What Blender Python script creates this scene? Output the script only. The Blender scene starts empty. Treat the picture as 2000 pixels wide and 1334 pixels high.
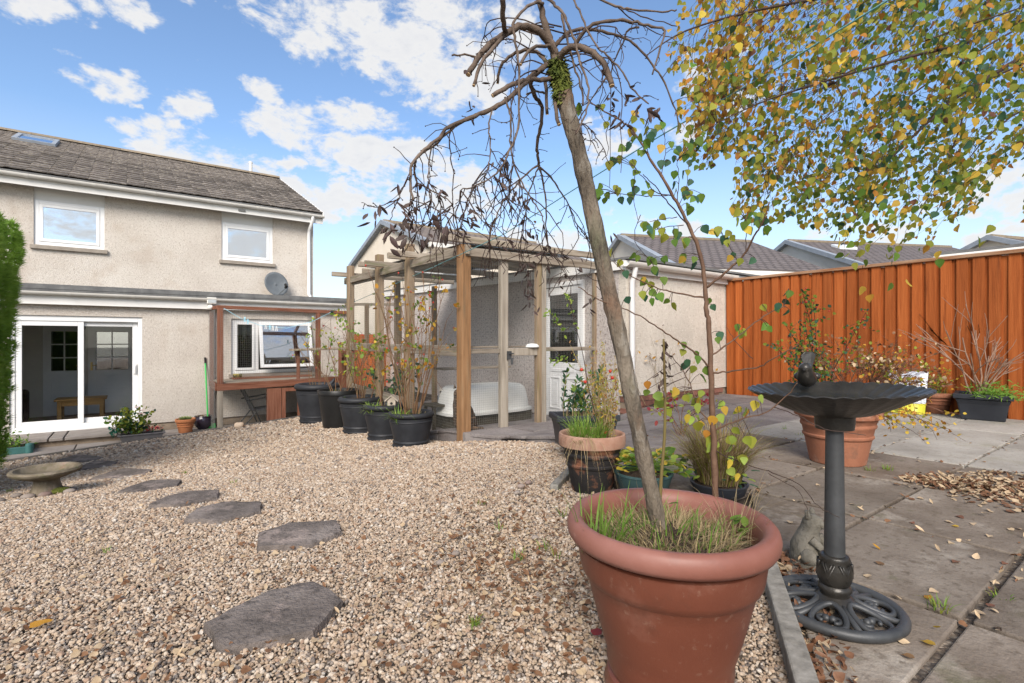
import bpy, math, random
import numpy as np
from mathutils import Vector, Matrix, Euler, noise as mnoise

random.seed(7)
rng = np.random.default_rng(7)
SC = bpy.context.scene
COL = SC.collection
rad = math.radians

# ------------------------------------------------------------------ camera
# x runs along the back wall of the house, y runs away along the fence, z is up, 0 = patio
AZ = rad(53.5)
CAM = Vector((0.0, 0.0, 0.83))
FWD = Vector((math.cos(AZ), math.sin(AZ), 0.0))
RGT = Vector((math.sin(AZ), -math.cos(AZ), 0.0))
cam = bpy.data.cameras.new('camera')
cam.sensor_width = 36.0
cam.lens = 18.0
cam.shift_y = -0.0015
cam.clip_start = 0.02
cam.clip_end = 900.0
camo = bpy.data.objects.new('camera', cam)
COL.objects.link(camo)
camo.location = CAM
camo.rotation_euler = (rad(90), 0, AZ - rad(90))
SC.camera = camo

# ------------------------------------------------------------------ exposure
SC.view_settings.view_transform = 'Standard'
SC.view_settings.look = 'None'
SC.view_settings.gamma = 1.0
SC.view_settings.use_curve_mapping = False
SC.view_settings.exposure = 1.36
SC.cycles.use_denoising = True
SC.cycles.max_bounces = 6
SC.cycles.diffuse_bounces = 3
SC.cycles.transparent_max_bounces = 16
SC.cycles.adaptive_threshold = 0.02

# ------------------------------------------------------------------ sun
SUN_DIR = Vector((-0.56, -0.64, 0.62)).normalized()       # towards the sun
SUN_EL = math.asin(SUN_DIR.z)
sun = bpy.data.lights.new('sun', 'SUN')
sun.energy = 2.0
sun.angle = rad(30)
sun.color = (1.0, 0.925, 0.84)
suno = bpy.data.objects.new('sun', sun)
COL.objects.link(suno)
suno.rotation_euler = SUN_DIR.to_track_quat('Z', 'Y').to_euler()
suno.location = (-6, -6, 12)


def ray(px, py):
    return FWD + RGT * ((px - 1000.0) / 1000.0) + Vector((0, 0, (664.0 - py) / 1000.0))


def at(px, py, depth):
    return CAM + ray(px, py) * depth


def onU(px, py, u):
    d = ray(px, py)
    return CAM + d * (u / d.x)


def onV(px, py, v):
    d = ray(px, py)
    return CAM + d * (v / d.y)


def onZ(px, py, z):
    d = ray(px, py)
    return CAM + d * ((z - CAM.z) / d.z)


# ------------------------------------------------------------------ world: sky with broken cloud
world = bpy.data.worlds.new('World')
SC.world = world
world.use_nodes = True
wt = world.node_tree
wt.nodes.clear()


class NT:
    """small helper to wire nodes"""
    def __init__(s, tree):
        s.t = tree

    def n(s, kind, **kw):
        nd = s.t.nodes.new(kind)
        for k, v in kw.items():
            setattr(nd, k, v)
        return nd

    def link(s, a, b):
        s.t.links.new(a, b)

    def setin(s, nd, key, val):
        if val is None:
            return
        if hasattr(val, 'is_output') or isinstance(val, bpy.types.NodeSocket):
            s.link(val, nd.inputs[key])
        else:
            nd.inputs[key].default_value = val

    def math(s, op, a, b=None, c=None, clamp=False):
        nd = s.n('ShaderNodeMath', operation=op)
        nd.use_clamp = clamp
        s.setin(nd, 0, a)
        s.setin(nd, 1, b)
        s.setin(nd, 2, c)
        return nd.outputs[0]

    def mix(s, fac, a, b):
        nd = s.n('ShaderNodeMix', data_type='RGBA')
        s.setin(nd, 0, fac)
        s.setin(nd, 6, a)
        s.setin(nd, 7, b)
        return nd.outputs[2]

    def ramp(s, fac, stops, interp='LINEAR'):
        nd = s.n('ShaderNodeValToRGB')
        cr = nd.color_ramp
        cr.interpolation = interp
        while len(cr.elements) > 1:
            cr.elements.remove(cr.elements[-1])
        cr.elements[0].position = stops[0][0]
        cr.elements[0].color = c4(stops[0][1])
        for p, c in stops[1:]:
            e = cr.elements.new(p)
            e.color = c4(c)
        s.setin(nd, 0, fac)
        return nd.outputs[0]

    def noise(s, vec, scale, detail=3.0, rough=0.55, dist=0.0):
        nd = s.n('ShaderNodeTexNoise')
        s.setin(nd, 'Vector', vec)
        nd.inputs['Scale'].default_value = scale
        nd.inputs['Detail'].default_value = detail
        nd.inputs['Roughness'].default_value = rough
        nd.inputs['Distortion'].default_value = dist
        return nd.outputs[0]


def c4(c):
    if isinstance(c, (int, float)):
        return (c, c, c, 1.0)
    return (c[0], c[1], c[2], 1.0) if len(c) == 3 else c


W = NT(wt)
sky = W.n('ShaderNodeTexSky', sky_type='NISHITA')
sky.sun_disc = False
sky.sun_elevation = SUN_EL
sky.sun_rotation = math.atan2(SUN_DIR.x, SUN_DIR.y)
sky.altitude = 100
sky.air_density = 1.0
sky.dust_density = 1.0
sky.ozone_density = 2.0
tc = W.n('ShaderNodeTexCoord')
sep = W.n('ShaderNodeSeparateXYZ')
W.link(tc.outputs['Generated'], sep.inputs[0])
dx, dy, dz = sep.outputs
wn1 = W.noise(tc.outputs['Generated'], 7.0, 5.0, 0.6)
wm = W.n('ShaderNodeMapping')
wm.inputs['Location'].default_value = (3.1, 7.7, 1.3)
W.link(tc.outputs['Generated'], wm.inputs[0])
wn2 = W.noise(wm.outputs[0], 7.0, 5.0, 0.6)
az = W.math('ADD', W.math('ARCTAN2', dy, dx), W.math('MULTIPLY', W.math('SUBTRACT', wn1, 0.5), 0.22))
el0 = W.math('ARCSINE', dz)
el = W.math('ADD', el0, W.math('MULTIPLY', W.math('SUBTRACT', wn2, 0.5), 0.14))
# cloud banks, each an azimuth / elevation with its spread
CL = [(700, 60, 150, 70, 1.15), (840, 70, 110, 110, 1.1), (620, 85, 70, 30, .9), (885, 165, 90, 42, 1.0), (1000, 60, 50, 60, .8),
      (214, 172, 64, 36, 1.0), (376, 186, 46, 34, 1.0), (518, 178, 30, 18, .85), (283, 208, 20, 12, .7),
      (600, 245, 105, 34, 1.0), (715, 235, 85, 38, .95), (350, 265, 45, 30, .8), (395, 300, 100, 42, 1.0),
      (565, 315, 30, 22, .8), (760, 312, 150, 42, 1.15), (880, 350, 110, 40, .9), (640, 392, 160, 42, 1.0), (820, 400, 160, 40, .8),
      (88, 12, 52, 34, .95), (226, 18, 60, 32, .95), (370, 14, 38, 16, .7), (715, 148, 22, 14, .7),
      (1180, 285, 70, 26, .8), (1385, 110, 60, 36, .85), (1340, 250, 40, 24, .7), (1470, 210, 50, 26, .7),
      (1900, 372, 110, 34, .95), (1990, 395, 60, 30, .8), (1950, 460, 120, 30, 1.0), (1680, 448, 120, 22, .7), (1100, 470, 160, 30, .6), (1330, 455, 90, 16, .5)]
dens = None
for (cx, cy, rx, ry, amp) in CL:
    d0 = ray(cx, cy).normalized()
    a0, e0 = math.atan2(d0.y, d0.x), math.asin(d0.z)
    d1 = ray(cx + rx, cy).normalized()
    d2 = ray(cx, cy + ry).normalized()
    ra = abs(math.atan2(d1.y, d1.x) - a0) * 1.25
    re = abs(math.asin(d2.z) - e0) * 1.25
    q1 = W.math('MULTIPLY', W.math('SUBTRACT', az, a0), 1.0 / ra)
    q2 = W.math('MULTIPLY', W.math('SUBTRACT', el, e0), 1.0 / re)
    r2 = W.math('ADD', W.math('MULTIPLY', q1, q1), W.math('MULTIPLY', q2, q2))
    v = W.math('MULTIPLY', W.math('SUBTRACT', 1.0, r2), amp)
    v = W.math('MAXIMUM', v, -1.0)
    dens = v if dens is None else W.math('MAXIMUM', dens, v)
# the rest of the sky carries the same kind of broken cloud
mp = W.n('ShaderNodeMapping')
mp.inputs['Scale'].default_value = (1.0, 1.0, 1.9)
W.link(tc.outputs['Generated'], mp.inputs[0])
big = W.noise(mp.outputs[0], 2.6, 2.0, 0.5)
gen = W.math('MULTIPLY', W.math('SUBTRACT', big, 0.43), 5.0)
# weight of the generic cloud: away from the part of the sky drawn above
da = W.math('ABSOLUTE', W.math('SUBTRACT', az, AZ))
off = W.math('MULTIPLY', W.math('SUBTRACT', da, 0.85), 6.0, clamp=True)
offe = W.math('MULTIPLY', W.math('SUBTRACT', el, 0.66), 8.0, clamp=True)
offw = W.math('MAXIMUM', off, offe)
gen = W.math('SUBTRACT', gen, W.math('MULTIPLY', W.math('SUBTRACT', 1.0, offw), 3.0))
dens = W.math('MAXIMUM', dens, gen)
fine = W.noise(mp.outputs[0], 13.0, 10.0, 0.64, 0.3)
med = W.noise(mp.outputs[0], 34.0, 7.0, 0.62, 0.2)
dd = W.math('ADD', dens, W.math('MULTIPLY', W.math('SUBTRACT', fine, 0.5), 4.2))
dd = W.math('ADD', dd, W.math('MULTIPLY', W.math('SUBTRACT', med, 0.5), 1.8))
mr = W.n('ShaderNodeMapRange', interpolation_type='SMOOTHSTEP')
W.link(dd, mr.inputs[0])
mr.inputs[1].default_value = -0.05
mr.inputs[2].default_value = 0.95
haze = W.math('MULTIPLY', W.math('SUBTRACT', 1.0, W.math('MULTIPLY', W.math('ABSOLUTE', el0), 1.0 / 0.34), clamp=True), 0.60)
alpha = W.math('MAXIMUM', W.math('MULTIPLY', mr.outputs[0], 0.95), haze)
# thick parts go grey, thin edges stay bright
shade = W.ramp(W.math('MULTIPLY', W.math('SUBTRACT', dd, 0.6), 0.55, clamp=True),
               [(0.0, (1.0, 0.99, 0.97)), (0.45, (0.93, 0.93, 0.94)), (1.0, (0.74, 0.76, 0.80))])
CLOUD_GAIN = 4.2
SKY_STRENGTH = 0.086
cl = W.n('ShaderNodeVectorMath', operation='SCALE')
W.link(shade, cl.inputs[0])
cl.inputs['Scale'].default_value = CLOUD_GAIN
lp = W.n('ShaderNodeVectorMath', operation='MULTIPLY')
W.link(sky.outputs[0], lp.inputs[0])
lp.inputs[1].default_value = (0.94, 1.0, 1.05)
skymix = W.mix(alpha, lp.outputs[0], cl.outputs[0])
bg = W.n('ShaderNodeBackground')
W.link(skymix, bg.inputs[0])
bg.inputs[1].default_value = SKY_STRENGTH
wo = W.n('ShaderNodeOutputWorld')
W.link(bg.outputs[0], wo.inputs[0])

# ------------------------------------------------------------------ ground heights


def sstep(a, b, x):
    t = min(1.0, max(0.0, (x - a) / (b - a)))
    return t * t * (3 - 2 * t)


GB = [(-3, 0.0), (1.2, -0.005), (2.2, -0.035), (3.4, -0.12), (4.7, -0.26), (5.4, -0.37), (7.0, -0.50), (9.1, -0.62), (10.6, -0.70), (14, -0.80)]


def gz(u, v):
    z = np.interp(v, [a for a, b in GB], [b for a, b in GB])
    z = z + 0.07 * (u - 2.5) * sstep(4.5, 10.0, v)
    return float(z) + 0.012 * mnoise.noise(Vector((u * 1.3, v * 1.3, 0.3)))


def pz(u, v):
    k = 1.0 - sstep(4.9, 5.7, u)
    z = -0.20 * sstep(2.9, 4.7, v) - 0.16 * sstep(5.0, 6.2, v)
    return z * k


def ground(px, py, fn=gz):
    d = ray(px, py)
    t = 0.3
    while t < 40:
        p = CAM + d * t
        if p.z < fn(p.x, p.y):
            break
        t += 0.02
    p = CAM + d * t
    return Vector((p.x, p.y, fn(p.x, p.y)))


# ------------------------------------------------------------------ objects and meshes


def worldoff(o):
    v = Vector((0, 0, 0))
    while o is not None:
        v += o.location
        o = o.parent
    return v


def thing(name, label, cat, loc=(0, 0, 0), group=None):
    o = bpy.data.objects.new(name, None)
    o.empty_display_size = 0.05
    COL.objects.link(o)
    o.location = loc
    return tag(o, label, cat, group)


def tag(o, label=None, cat=None, group=None, kind=None):
    if label:
        o['label'] = label
    if cat:
        o['category'] = cat
    if group:
        o['group'] = group
    if kind:
        o['kind'] = kind
    return o


def place(name, mesh, parent, loc, rot=None, scale=None, mat=None):
    """an object that shares mesh data; loc is in world space"""
    o = bpy.data.objects.new(name, mesh)
    COL.objects.link(o)
    if parent is not None:
        o.parent = parent
        o.location = Vector(loc) - worldoff(parent)
    else:
        o.location = loc
    if rot is not None:
        o.rotation_euler = rot
    if scale is not None:
        o.scale = scale
    if mat is not None:
        o.material_slots[0].link = 'OBJECT'
        o.material_slots[0].material = mat
    return o


class MB:
    def __init__(s):
        s.v, s.f, s.m = [], [], []

    def add(s, verts, faces, mi=0):
        b = len(s.v)
        s.v.extend([tuple(p) for p in verts])
        s.f.extend([tuple(b + i for i in f) for f in faces])
        s.m.extend([mi] * len(faces))
        return s

    def hexa(s, p, mi=0):
        return s.add(p, [(3, 2, 1, 0), (4, 5, 6, 7), (0, 1, 5, 4), (1, 2, 6, 5), (2, 3, 7, 6), (3, 0, 4, 7)], mi)

    def box(s, a, b, mi=0):
        x0, y0, z0 = a
        x1, y1, z1 = b
        return s.hexa([(x0, y0, z0), (x1, y0, z0), (x1, y1, z0), (x0, y1, z0), (x0, y0, z1), (x1, y0, z1), (x1, y1, z1), (x0, y1, z1)], mi)

    def bar(s, p, q, w, h, up=(0, 0, 1), mi=0):
        p, q = Vector(p), Vector(q)
        d = (q - p).normalized()
        sd = d.cross(Vector(up))
        if sd.length < 1e-4:
            sd = d.cross(Vector((1, 0, 0)))
        sd.normalize()
        u = sd.cross(d).normalized()
        a, b = sd * (w / 2), u * (h / 2)
        return s.hexa([p - a - b, p + a - b, q + a - b, q - a - b, p - a + b, p + a + b, q + a + b, q - a + b], mi)

    def tube(s, pts, r, n=6, cap=True, mi=0):
        pts = [Vector(p) for p in pts]
        if isinstance(r, (int, float)):
            r = [r] * len(pts)
        rings = []
        nrm = None
        for i, p in enumerate(pts):
            d = (pts[min(i + 1, len(pts) - 1)] - pts[max(i - 1, 0)])
            if d.length < 1e-9:
                d = Vector((0, 0, 1))
            d.normalize()
            if nrm is None:
                nrm = d.orthogonal().normalized()
            else:
                nrm = (nrm - d * nrm.dot(d))
                nrm = nrm.normalized() if nrm.length > 1e-6 else d.orthogonal().normalized()
            bn = d.cross(nrm)
            rings.append([p + (nrm * math.cos(2 * math.pi * k / n) + bn * math.sin(2 * math.pi * k / n)) * r[i] for k in range(n)])
        vs = [q for ring in rings for q in ring]
        fs = []
        for i in range(len(pts) - 1):
            for k in range(n):
                k2 = (k + 1) % n
                fs.append((i * n + k, i * n + k2, (i + 1) * n + k2, (i + 1) * n + k))
        if cap:
            fs.append(tuple(reversed(range(n))))
            fs.append(tuple(range((len(pts) - 1) * n, len(pts) * n)))
        return s.add(vs, fs, mi)

    def lathe(s, prof, c=(0, 0, 0), n=32, sx=1.0, sy=1.0, mi=0, wob=None):
        c = Vector(c)
        vs, fs = [], []
        for (r, z) in prof:
            for k in range(n):
                a = 2 * math.pi * k / n
                rr = r * (wob(a, r, z) if wob else 1.0)
                vs.append(c + Vector((rr * sx * math.cos(a), rr * sy * math.sin(a), z)))
        for i in range(len(prof) - 1):
            for k in range(n):
                k2 = (k + 1) % n
                fs.append((i * n + k, i * n + k2, (i + 1) * n + k2, (i + 1) * n + k))
        fs.append(tuple(reversed(range(n))))
        fs.append(tuple(range((len(prof) - 1) * n, len(prof) * n)))
        return s.add(vs, fs, mi)

    def prism(s, poly, z0, z1, mi=0):
        n = len(poly)
        f0 = z0 if callable(z0) else (lambda x, y: z0)
        f1 = z1 if callable(z1) else (lambda x, y: z1)
        vs = [(x, y, f0(x, y)) for x, y in poly] + [(x, y, f1(x, y)) for x, y in poly]
        fs = [tuple(reversed(range(n))), tuple(range(n, 2 * n))] + [(i, (i + 1) % n, n + (i + 1) % n, n + i) for i in range(n)]
        return s.add(vs, fs, mi)

    def ball(s, c, r, n=10, m=6, mi=0, sc=(1, 1, 1), rot=None):
        c = Vector(c)
        prof = []
        vs = [Vector((0, 0, -r))]
        for i in range(1, m):
            t = -math.pi / 2 + math.pi * i / m
            for k in range(n):
                a = 2 * math.pi * k / n
                vs.append(Vector((r * math.cos(t) * math.cos(a), r * math.cos(t) * math.sin(a), r * math.sin(t))))
        vs.append(Vector((0, 0, r)))
        fs = [(0, 1 + (k + 1) % n, 1 + k) for k in range(n)]
        for i in range(m - 2):
            for k in range(n):
                k2 = (k + 1) % n
                fs.append((1 + i * n + k, 1 + i * n + k2, 1 + (i + 1) * n + k2, 1 + (i + 1) * n + k))
        last = len(vs) - 1
        fs += [(last, 1 + (m - 2) * n + k, 1 + (m - 2) * n + (k + 1) % n) for k in range(n)]
        out = []
        for v in vs:
            v = Vector((v.x * sc[0], v.y * sc[1], v.z * sc[2]))
            if rot is not None:
                v = rot @ v
            out.append(c + v)
        return s.add(out, fs, mi)

    def mesh(s, name, mats, off=Vector((0, 0, 0)), smooth=None):
        me = bpy.data.meshes.new(name)
        o = tuple(off)
        me.from_pydata([(p[0] - o[0], p[1] - o[1], p[2] - o[2]) for p in s.v], [], s.f)
        if not isinstance(mats, (list, tuple)):
            mats = [mats]
        for m in mats:
            me.materials.append(m)
        if len(mats) > 1:
            me.polygons.foreach_set('material_index', s.m)
        if smooth is not None:
            me.shade_smooth()
            if smooth < 180:
                me.set_sharp_from_angle(angle=rad(smooth))
        me.update()
        return me

    def build(s, name, mats, parent=None, smooth=None, bev=None, kind=None):
        off = worldoff(parent) if parent is not None else Vector((0, 0, 0))
        me = s.mesh(name, mats, off, smooth)
        o = bpy.data.objects.new(name, me)
        COL.objects.link(o)
        if parent is not None:
            o.parent = parent
        if bev:
            b = o.modifiers.new('bevel', 'BEVEL')
            b.width = bev
            b.segments = 2
            b.limit_method = 'ANGLE'
            b.angle_limit = rad(40)
        if kind:
            o['kind'] = kind
        return o


def structure(o):
    o['kind'] = 'structure'
    return o


# ------------------------------------------------------------------ materials
MATS = {}


def mat(name, cols, scale=4.0, rough=0.8, bump=0.0, bscale=60.0, stretch=(1, 1, 1), detail=5.0, spec=0.3, metal=0.0, rand=0.0, nrough=0.6,
        bdist=0.01, trans=0.0, spots=None, coat=0.0, lo=0.3, hi=0.7, mode='Object', hrand=0.0):
    """cols: list of colours spread over a noise; rand: value change per object; spots: (colour, scale, amount)"""
    m = bpy.data.materials.new(name)
    m.use_nodes = True
    t = m.node_tree
    t.nodes.clear()
    N = NT(t)
    out = N.n('ShaderNodeOutputMaterial')
    b = N.n('ShaderNodeBsdfPrincipled')
    tcn = N.n('ShaderNodeTexCoord')
    mp = N.n('ShaderNodeMapping')
    mp.inputs['Scale'].default_value = stretch
    oi = N.n('ShaderNodeObjectInfo')
    if rand or hrand:
        sc = N.n('ShaderNodeVectorMath', operation='SCALE')
        cx = N.n('ShaderNodeCombineXYZ')
        for i in range(3):
            N.link(oi.outputs['Random'], cx.inputs[i])
        N.link(cx.outputs[0], sc.inputs[0])
        sc.inputs['Scale'].default_value = 37.0
        ad = N.n('ShaderNodeVectorMath', operation='ADD')
        N.link(tcn.outputs[mode], ad.inputs[0])
        N.link(sc.outputs[0], ad.inputs[1])
        vec0 = ad.outputs[0]
    else:
        vec0 = tcn.outputs[mode]
    N.link(vec0, mp.inputs[0])
    vec = mp.outputs[0]
    nz = N.noise(vec, scale, detail, nrough)
    k = len(cols)
    stops = [(lo + (hi - lo) * i / max(1, k - 1), cols[i]) for i in range(k)]
    col = N.ramp(nz, stops) if k > 1 else None
    if col is None:
        rgb = N.n('ShaderNodeRGB')
        rgb.outputs[0].default_value = c4(cols[0])
        col = rgb.outputs[0]
    if spots:
        for (sc_, ss, am) in (spots if isinstance(spots, list) else [spots]):
            n2 = N.noise(vec, ss, 6.0, 0.65)
            f = N.ramp(n2, [(am - .02, 0.0), (min(1.0, am + 0.15), .85)])
            col = N.mix(f, col, c4(sc_))
    if rand or hrand:
        hs = N.n('ShaderNodeHueSaturation')
        N.link(col, hs.inputs['Color'])
        if rand:
            N.link(N.math('MULTIPLY_ADD', oi.outputs['Random'], 2 * rand, 1.0 - rand), hs.inputs['Value'])
        if hrand:
            fr = N.math('FRACT', N.math('MULTIPLY', oi.outputs['Random'], 7.13))
            N.link(N.math('MULTIPLY_ADD', fr, 2 * hrand, 0.5 - hrand), hs.inputs['Hue'])
        col = hs.outputs[0]
    N.link(col, b.inputs['Base Color'])
    b.inputs['Roughness'].default_value = rough
    b.inputs['Specular IOR Level'].default_value = spec
    b.inputs['Metallic'].default_value = metal
    b.inputs['Coat Weight'].default_value = coat
    if bump:
        n3 = N.noise(vec, bscale, 4.0, 0.6)
        bp = N.n('ShaderNodeBump')
        bp.inputs['Strength'].default_value = bump
        bp.inputs['Distance'].default_value = bdist
        N.link(n3, bp.inputs['Height'])
        N.link(bp.outputs[0], b.inputs['Normal'])
    sh = b.outputs[0]
    if trans:
        tr = N.n('ShaderNodeBsdfTranslucent')
        N.link(col, tr.inputs[0])
        mx = N.n('ShaderNodeMixShader')
        mx.inputs[0].default_value = trans
        N.link(sh, mx.inputs[1])
        N.link(tr.outputs[0], mx.inputs[2])
        sh = mx.outputs[0]
    N.link(sh, out.inputs[0])
    MATS[name] = m
    return m


def glass(name, refl, tint=(0.9, 0.95, 0.95)):
    m = bpy.data.materials.new(name)
    m.use_nodes = True
    t = m.node_tree
    t.nodes.clear()
    N = NT(t)
    out = N.n('ShaderNodeOutputMaterial')
    tr = N.n('ShaderNodeBsdfTransparent')
    tr.inputs[0].default_value = c4(tint)
    gl = N.n('ShaderNodeBsdfGlossy')
    gl.inputs['Roughness'].default_value = 0.015
    gl.inputs[0].default_value = (0.95, 0.97, 1.0, 1)
    lw = N.n('ShaderNodeFresnel')
    lw.inputs[0].default_value = 1.5
    f = N.math('ADD', lw.outputs[0], refl, clamp=True)
    mx = N.n('ShaderNodeMixShader')
    N.link(f, mx.inputs[0])
    N.link(tr.outputs[0], mx.inputs[1])
    N.link(gl.outputs[0], mx.inputs[2])
    N.link(mx.outputs[0], out.inputs[0])
    return m


# roughcast / pebbledash
m_render = mat('roughcast', [(.52, .46, .40), (.60, .545, .48), (.65, .60, .535)], scale=1.1, rough=.95, bump=.9, bscale=55, bdist=.025, spec=.1,
               spots=[((.36, .30, .245), 26, .545), ((.80, .75, .68), 30, .565), ((.50, .42, .345), 1.3, .57)])
m_dash = mat('pebbledash', [(.45, .395, .365), (.56, .505, .47), (.63, .575, .535)], scale=1.4, rough=.95, bump=.9, bscale=80, bdist=.02, spec=.1,
             spots=[((.12, .095, .085), 30, .52), ((.70, .65, .61), 34, .545), ((.30, .18, .15), 26, .585)])
m_dash_lt = mat('pale_pebbledash', [(.52, .47, .40), (.64, .58, .50), (.70, .65, .57)], scale=1.2, rough=.95, bump=.9, bscale=60, bdist=.02, spec=.1,
                spots=[((.40, .34, .27), 26, .55), ((.80, .76, .69), 30, .56), ((.42, .37, .31), 2.6, .60)])
m_upvc = mat('white_upvc', [(.74, .74, .73), (.80, .80, .79)], scale=2, rough=.35, spec=.45)
m_gutter = mat('gutter_white', [(.66, .63, .57), (.76, .74, .69)], scale=3, rough=.45, spec=.4)
m_fascia = mat('fascia_white', [(.70, .68, .64), (.78, .77, .74)], scale=2, rough=.5)
m_felt = mat('roof_felt', [(.10, .10, .10), (.19, .19, .185)], scale=5, rough=.9, bump=.3)
m_tile = mat('brown_tile', [(.12, .104, .092), (.18, .158, .14), (.235, .209, .187)], scale=7, rough=.92, bump=.5, bscale=40, rand=.28, spec=.15,
             spots=[((.38, .34, .27), 14, .56), ((.08, .065, .055), 18, .57)])
m_lead = mat('lead', [(.22, .25, .29), (.30, .33, .37)], scale=6, rough=.6)
m_sill = mat('sill_concrete', [(.24, .205, .17), (.34, .30, .25)], scale=9, rough=.9, bump=.4)
m_stonebase = mat('base_course', [(.20, .155, .115), (.33, .26, .19)], scale=6, rough=.95, bump=.6)
m_slab_in = mat('step_slab', [(.22, .19, .17), (.31, .275, .245)], scale=5, rough=.9, bump=.4, rand=.12)
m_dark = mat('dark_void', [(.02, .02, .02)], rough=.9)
m_wallin = mat('inner_wall', [(.60, .565, .51), (.65, .615, .555)], rough=.9)
m_doorin = mat('inner_door', [(.80, .80, .79), (.84, .84, .83)], rough=.5)
m_oak = mat('oak', [(.36, .19, .06), (.50, .29, .10)], scale=5, stretch=(1, 1, 6), rough=.5)
m_leather = mat('brown_leather', [(.06, .032, .022), (.10, .055, .04)], rough=.45)
m_carpet = mat('inner_floor', [(.16, .10, .07), (.28, .20, .15)], scale=7, rough=.9)
m_brass = mat('brass', [(.55, .38, .12)], rough=.3, metal=.9)
m_glass = glass('door_glass', 0.0, (.97, .98, .98))
m_glass_up = glass('upper_glass', 0.62, (.7, .75, .75))
m_glass_k = glass('casement_glass', 0.42, (.62, .70, .80))
m_glass_g = glass('garage_glass', 0.06, (.35, .45, .45))
m_blind = mat('blind', [(.62, .62, .58)], rough=.8)
m_blk = mat('black_plastic', [(.016, .017, .02), (.030, .032, .037)], scale=6, rough=.55, spec=.35, bump=.06, bscale=90)
m_blk2 = mat('black_smooth_plastic', [(.010, .010, .010), (.018, .018, .018)], scale=6, rough=.38, spec=.4)
m_slate = mat('dark_planter', [(.020, .022, .028), (.035, .038, .046)], scale=4, rough=.5)
m_soil = mat('soil', [(.03, .02, .014), (.075, .05, .034)], scale=30, rough=1, bump=1, bscale=50, bdist=.02)
m_terra = mat('terracotta', [(.25, .098, .055), (.33, .14, .08)], scale=6, rough=.85, bump=.25, spots=[((.42, .27, .20), 5, .58), ((.17, .085, .055), 11, .57)])
m_terra2 = mat('orange_terracotta', [(.42, .155, .06), (.50, .20, .09)], scale=5, rough=.8, bump=.15)
m_plasterra = mat('terracotta_plastic', [(.115, .034, .019), (.14, .043, .024), (.165, .055, .033)], scale=2.6, rough=.45, spec=.45, bump=.05, bscale=160,
                  spots=[((.21, .09, .062), 5, .57), ((.10, .036, .022), 9, .58), ((.24, .14, .10), 46, .62)])
m_plasrim = mat('bleached_plastic_rim', [(.185, .066, .045), (.23, .092, .067), (.275, .125, .098)], scale=3.5, rough=.5, spec=.45, bump=.05, bscale=160,
                 spots=[((.17, .075, .058), 9, .60), ((.36, .22, .19), 30, .64)])
m_green = mat('green_plastic', [(.03, .10, .095), (.05, .15, .14)], scale=5, rough=.6)
m_greenpot = mat('weathered_green_pot', [(.028, .062, .064), (.055, .105, .105)], scale=5, rough=.7)
m_glaze = mat('purple_glaze', [(.022, .016, .026), (.04, .03, .048)], rough=.15, spec=.6)
m_broom = mat('green_broom', [(.05, .42, .10)], rough=.45)
m_iron = mat('bronze_iron', [(.022, .020, .017), (.038, .034, .029), (.055, .050, .043)], scale=9, rough=.36, spec=.5, metal=.35, bump=.15, bscale=70,
             spots=[((.085, .085, .085), 6, .60)])
m_iron_g = mat('grey_iron', [(.036, .038, .040), (.058, .060, .062), (.078, .080, .084)], scale=7, rough=.5, spec=.5, metal=.25, bump=.1, bscale=80)
m_concrete = mat('mossy_concrete', [(.085, .07, .045), (.165, .135, .095), (.235, .20, .155)], scale=7, rough=.95, bump=.6, spots=[((.08, .085, .03), 9, .56), ((.30, .17, .14), 4, .60)])
m_statue = mat('weathered_statue', [(.10, .09, .07), (.22, .20, .165)], scale=18, rough=.95, bump=.8, bscale=60)
m_moss = mat('moss', [(.05, .075, .012), (.12, .14, .025), (.20, .19, .05)], scale=22, rough=1, bump=1, bscale=80, bdist=.02)
m_white = mat('white_plastic_tub', [(.66, .66, .62), (.74, .74, .71)], scale=3, rough=.55)
m_wire = mat('galvanised_wire', [(.24, .24, .225)], rough=.5, metal=.4)
m_line = mat('turquoise_line', [(.10, .27, .28), (.15, .34, .35)], scale=90, rough=.6)
m_peg = mat('blue_peg', [(.35, .62, .72)], rough=.5)
m_peg2 = mat('white_peg', [(.70, .70, .68)], rough=.5)


def wood(name, cols, stretch, **kw):
    a = dict(scale=9, rough=.9, bump=.55, bscale=22, bdist=.008, spec=.12, detail=8)
    a.update(kw)
    return mat(name, cols, stretch=stretch, **a)


GREYW = [(.15, .115, .085), (.27, .225, .175), (.37, .32, .26)]
POSTW = [(.14, .098, .064), (.235, .17, .112), (.31, .235, .16)]
REDW = [(.13, .05, .03), (.205, .085, .052), (.26, .125, .082)]
m_grey_z = wood('weathered_post', POSTW, (3, 3, .22), rand=.12, spots=((.14, .135, .05), 4, .57))
m_orange_z = wood('corner_post_wood', [(.155, .085, .043), (.255, .14, .068), (.32, .19, .10)], (3, 3, .22), spots=((.16, .12, .075), 6, .56))
m_pale_z = wood('pale_post', [(.215, .18, .142), (.325, .28, .225), (.41, .36, .295)], (3, 3, .22), rand=.1)
m_grey_x = wood('weathered_beam_x', GREYW, (.25, 3, 3), rand=.15, spots=((.11, .12, .045), 5, .57))
m_grey_y = wood('weathered_beam_y', GREYW, (3, .25, 3), rand=.15, spots=((.11, .12, .045), 5, .56))
m_red_x = wood('red_rail_x', REDW, (.25, 3, 3), rand=.12)
m_red_y = wood('red_rail_y', REDW, (3, .25, 3), rand=.12)
m_red_z = wood('red_post', REDW, (3, 3, .25), rand=.12)
m_fence = wood('orange_fence_board', [(.27, .068, .015), (.35, .092, .021), (.41, .118, .030)], (4, 4, .20), rand=.19, rough=.75, spec=.2,
               spots=[((.13, .034, .010), 6, .585)])
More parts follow.
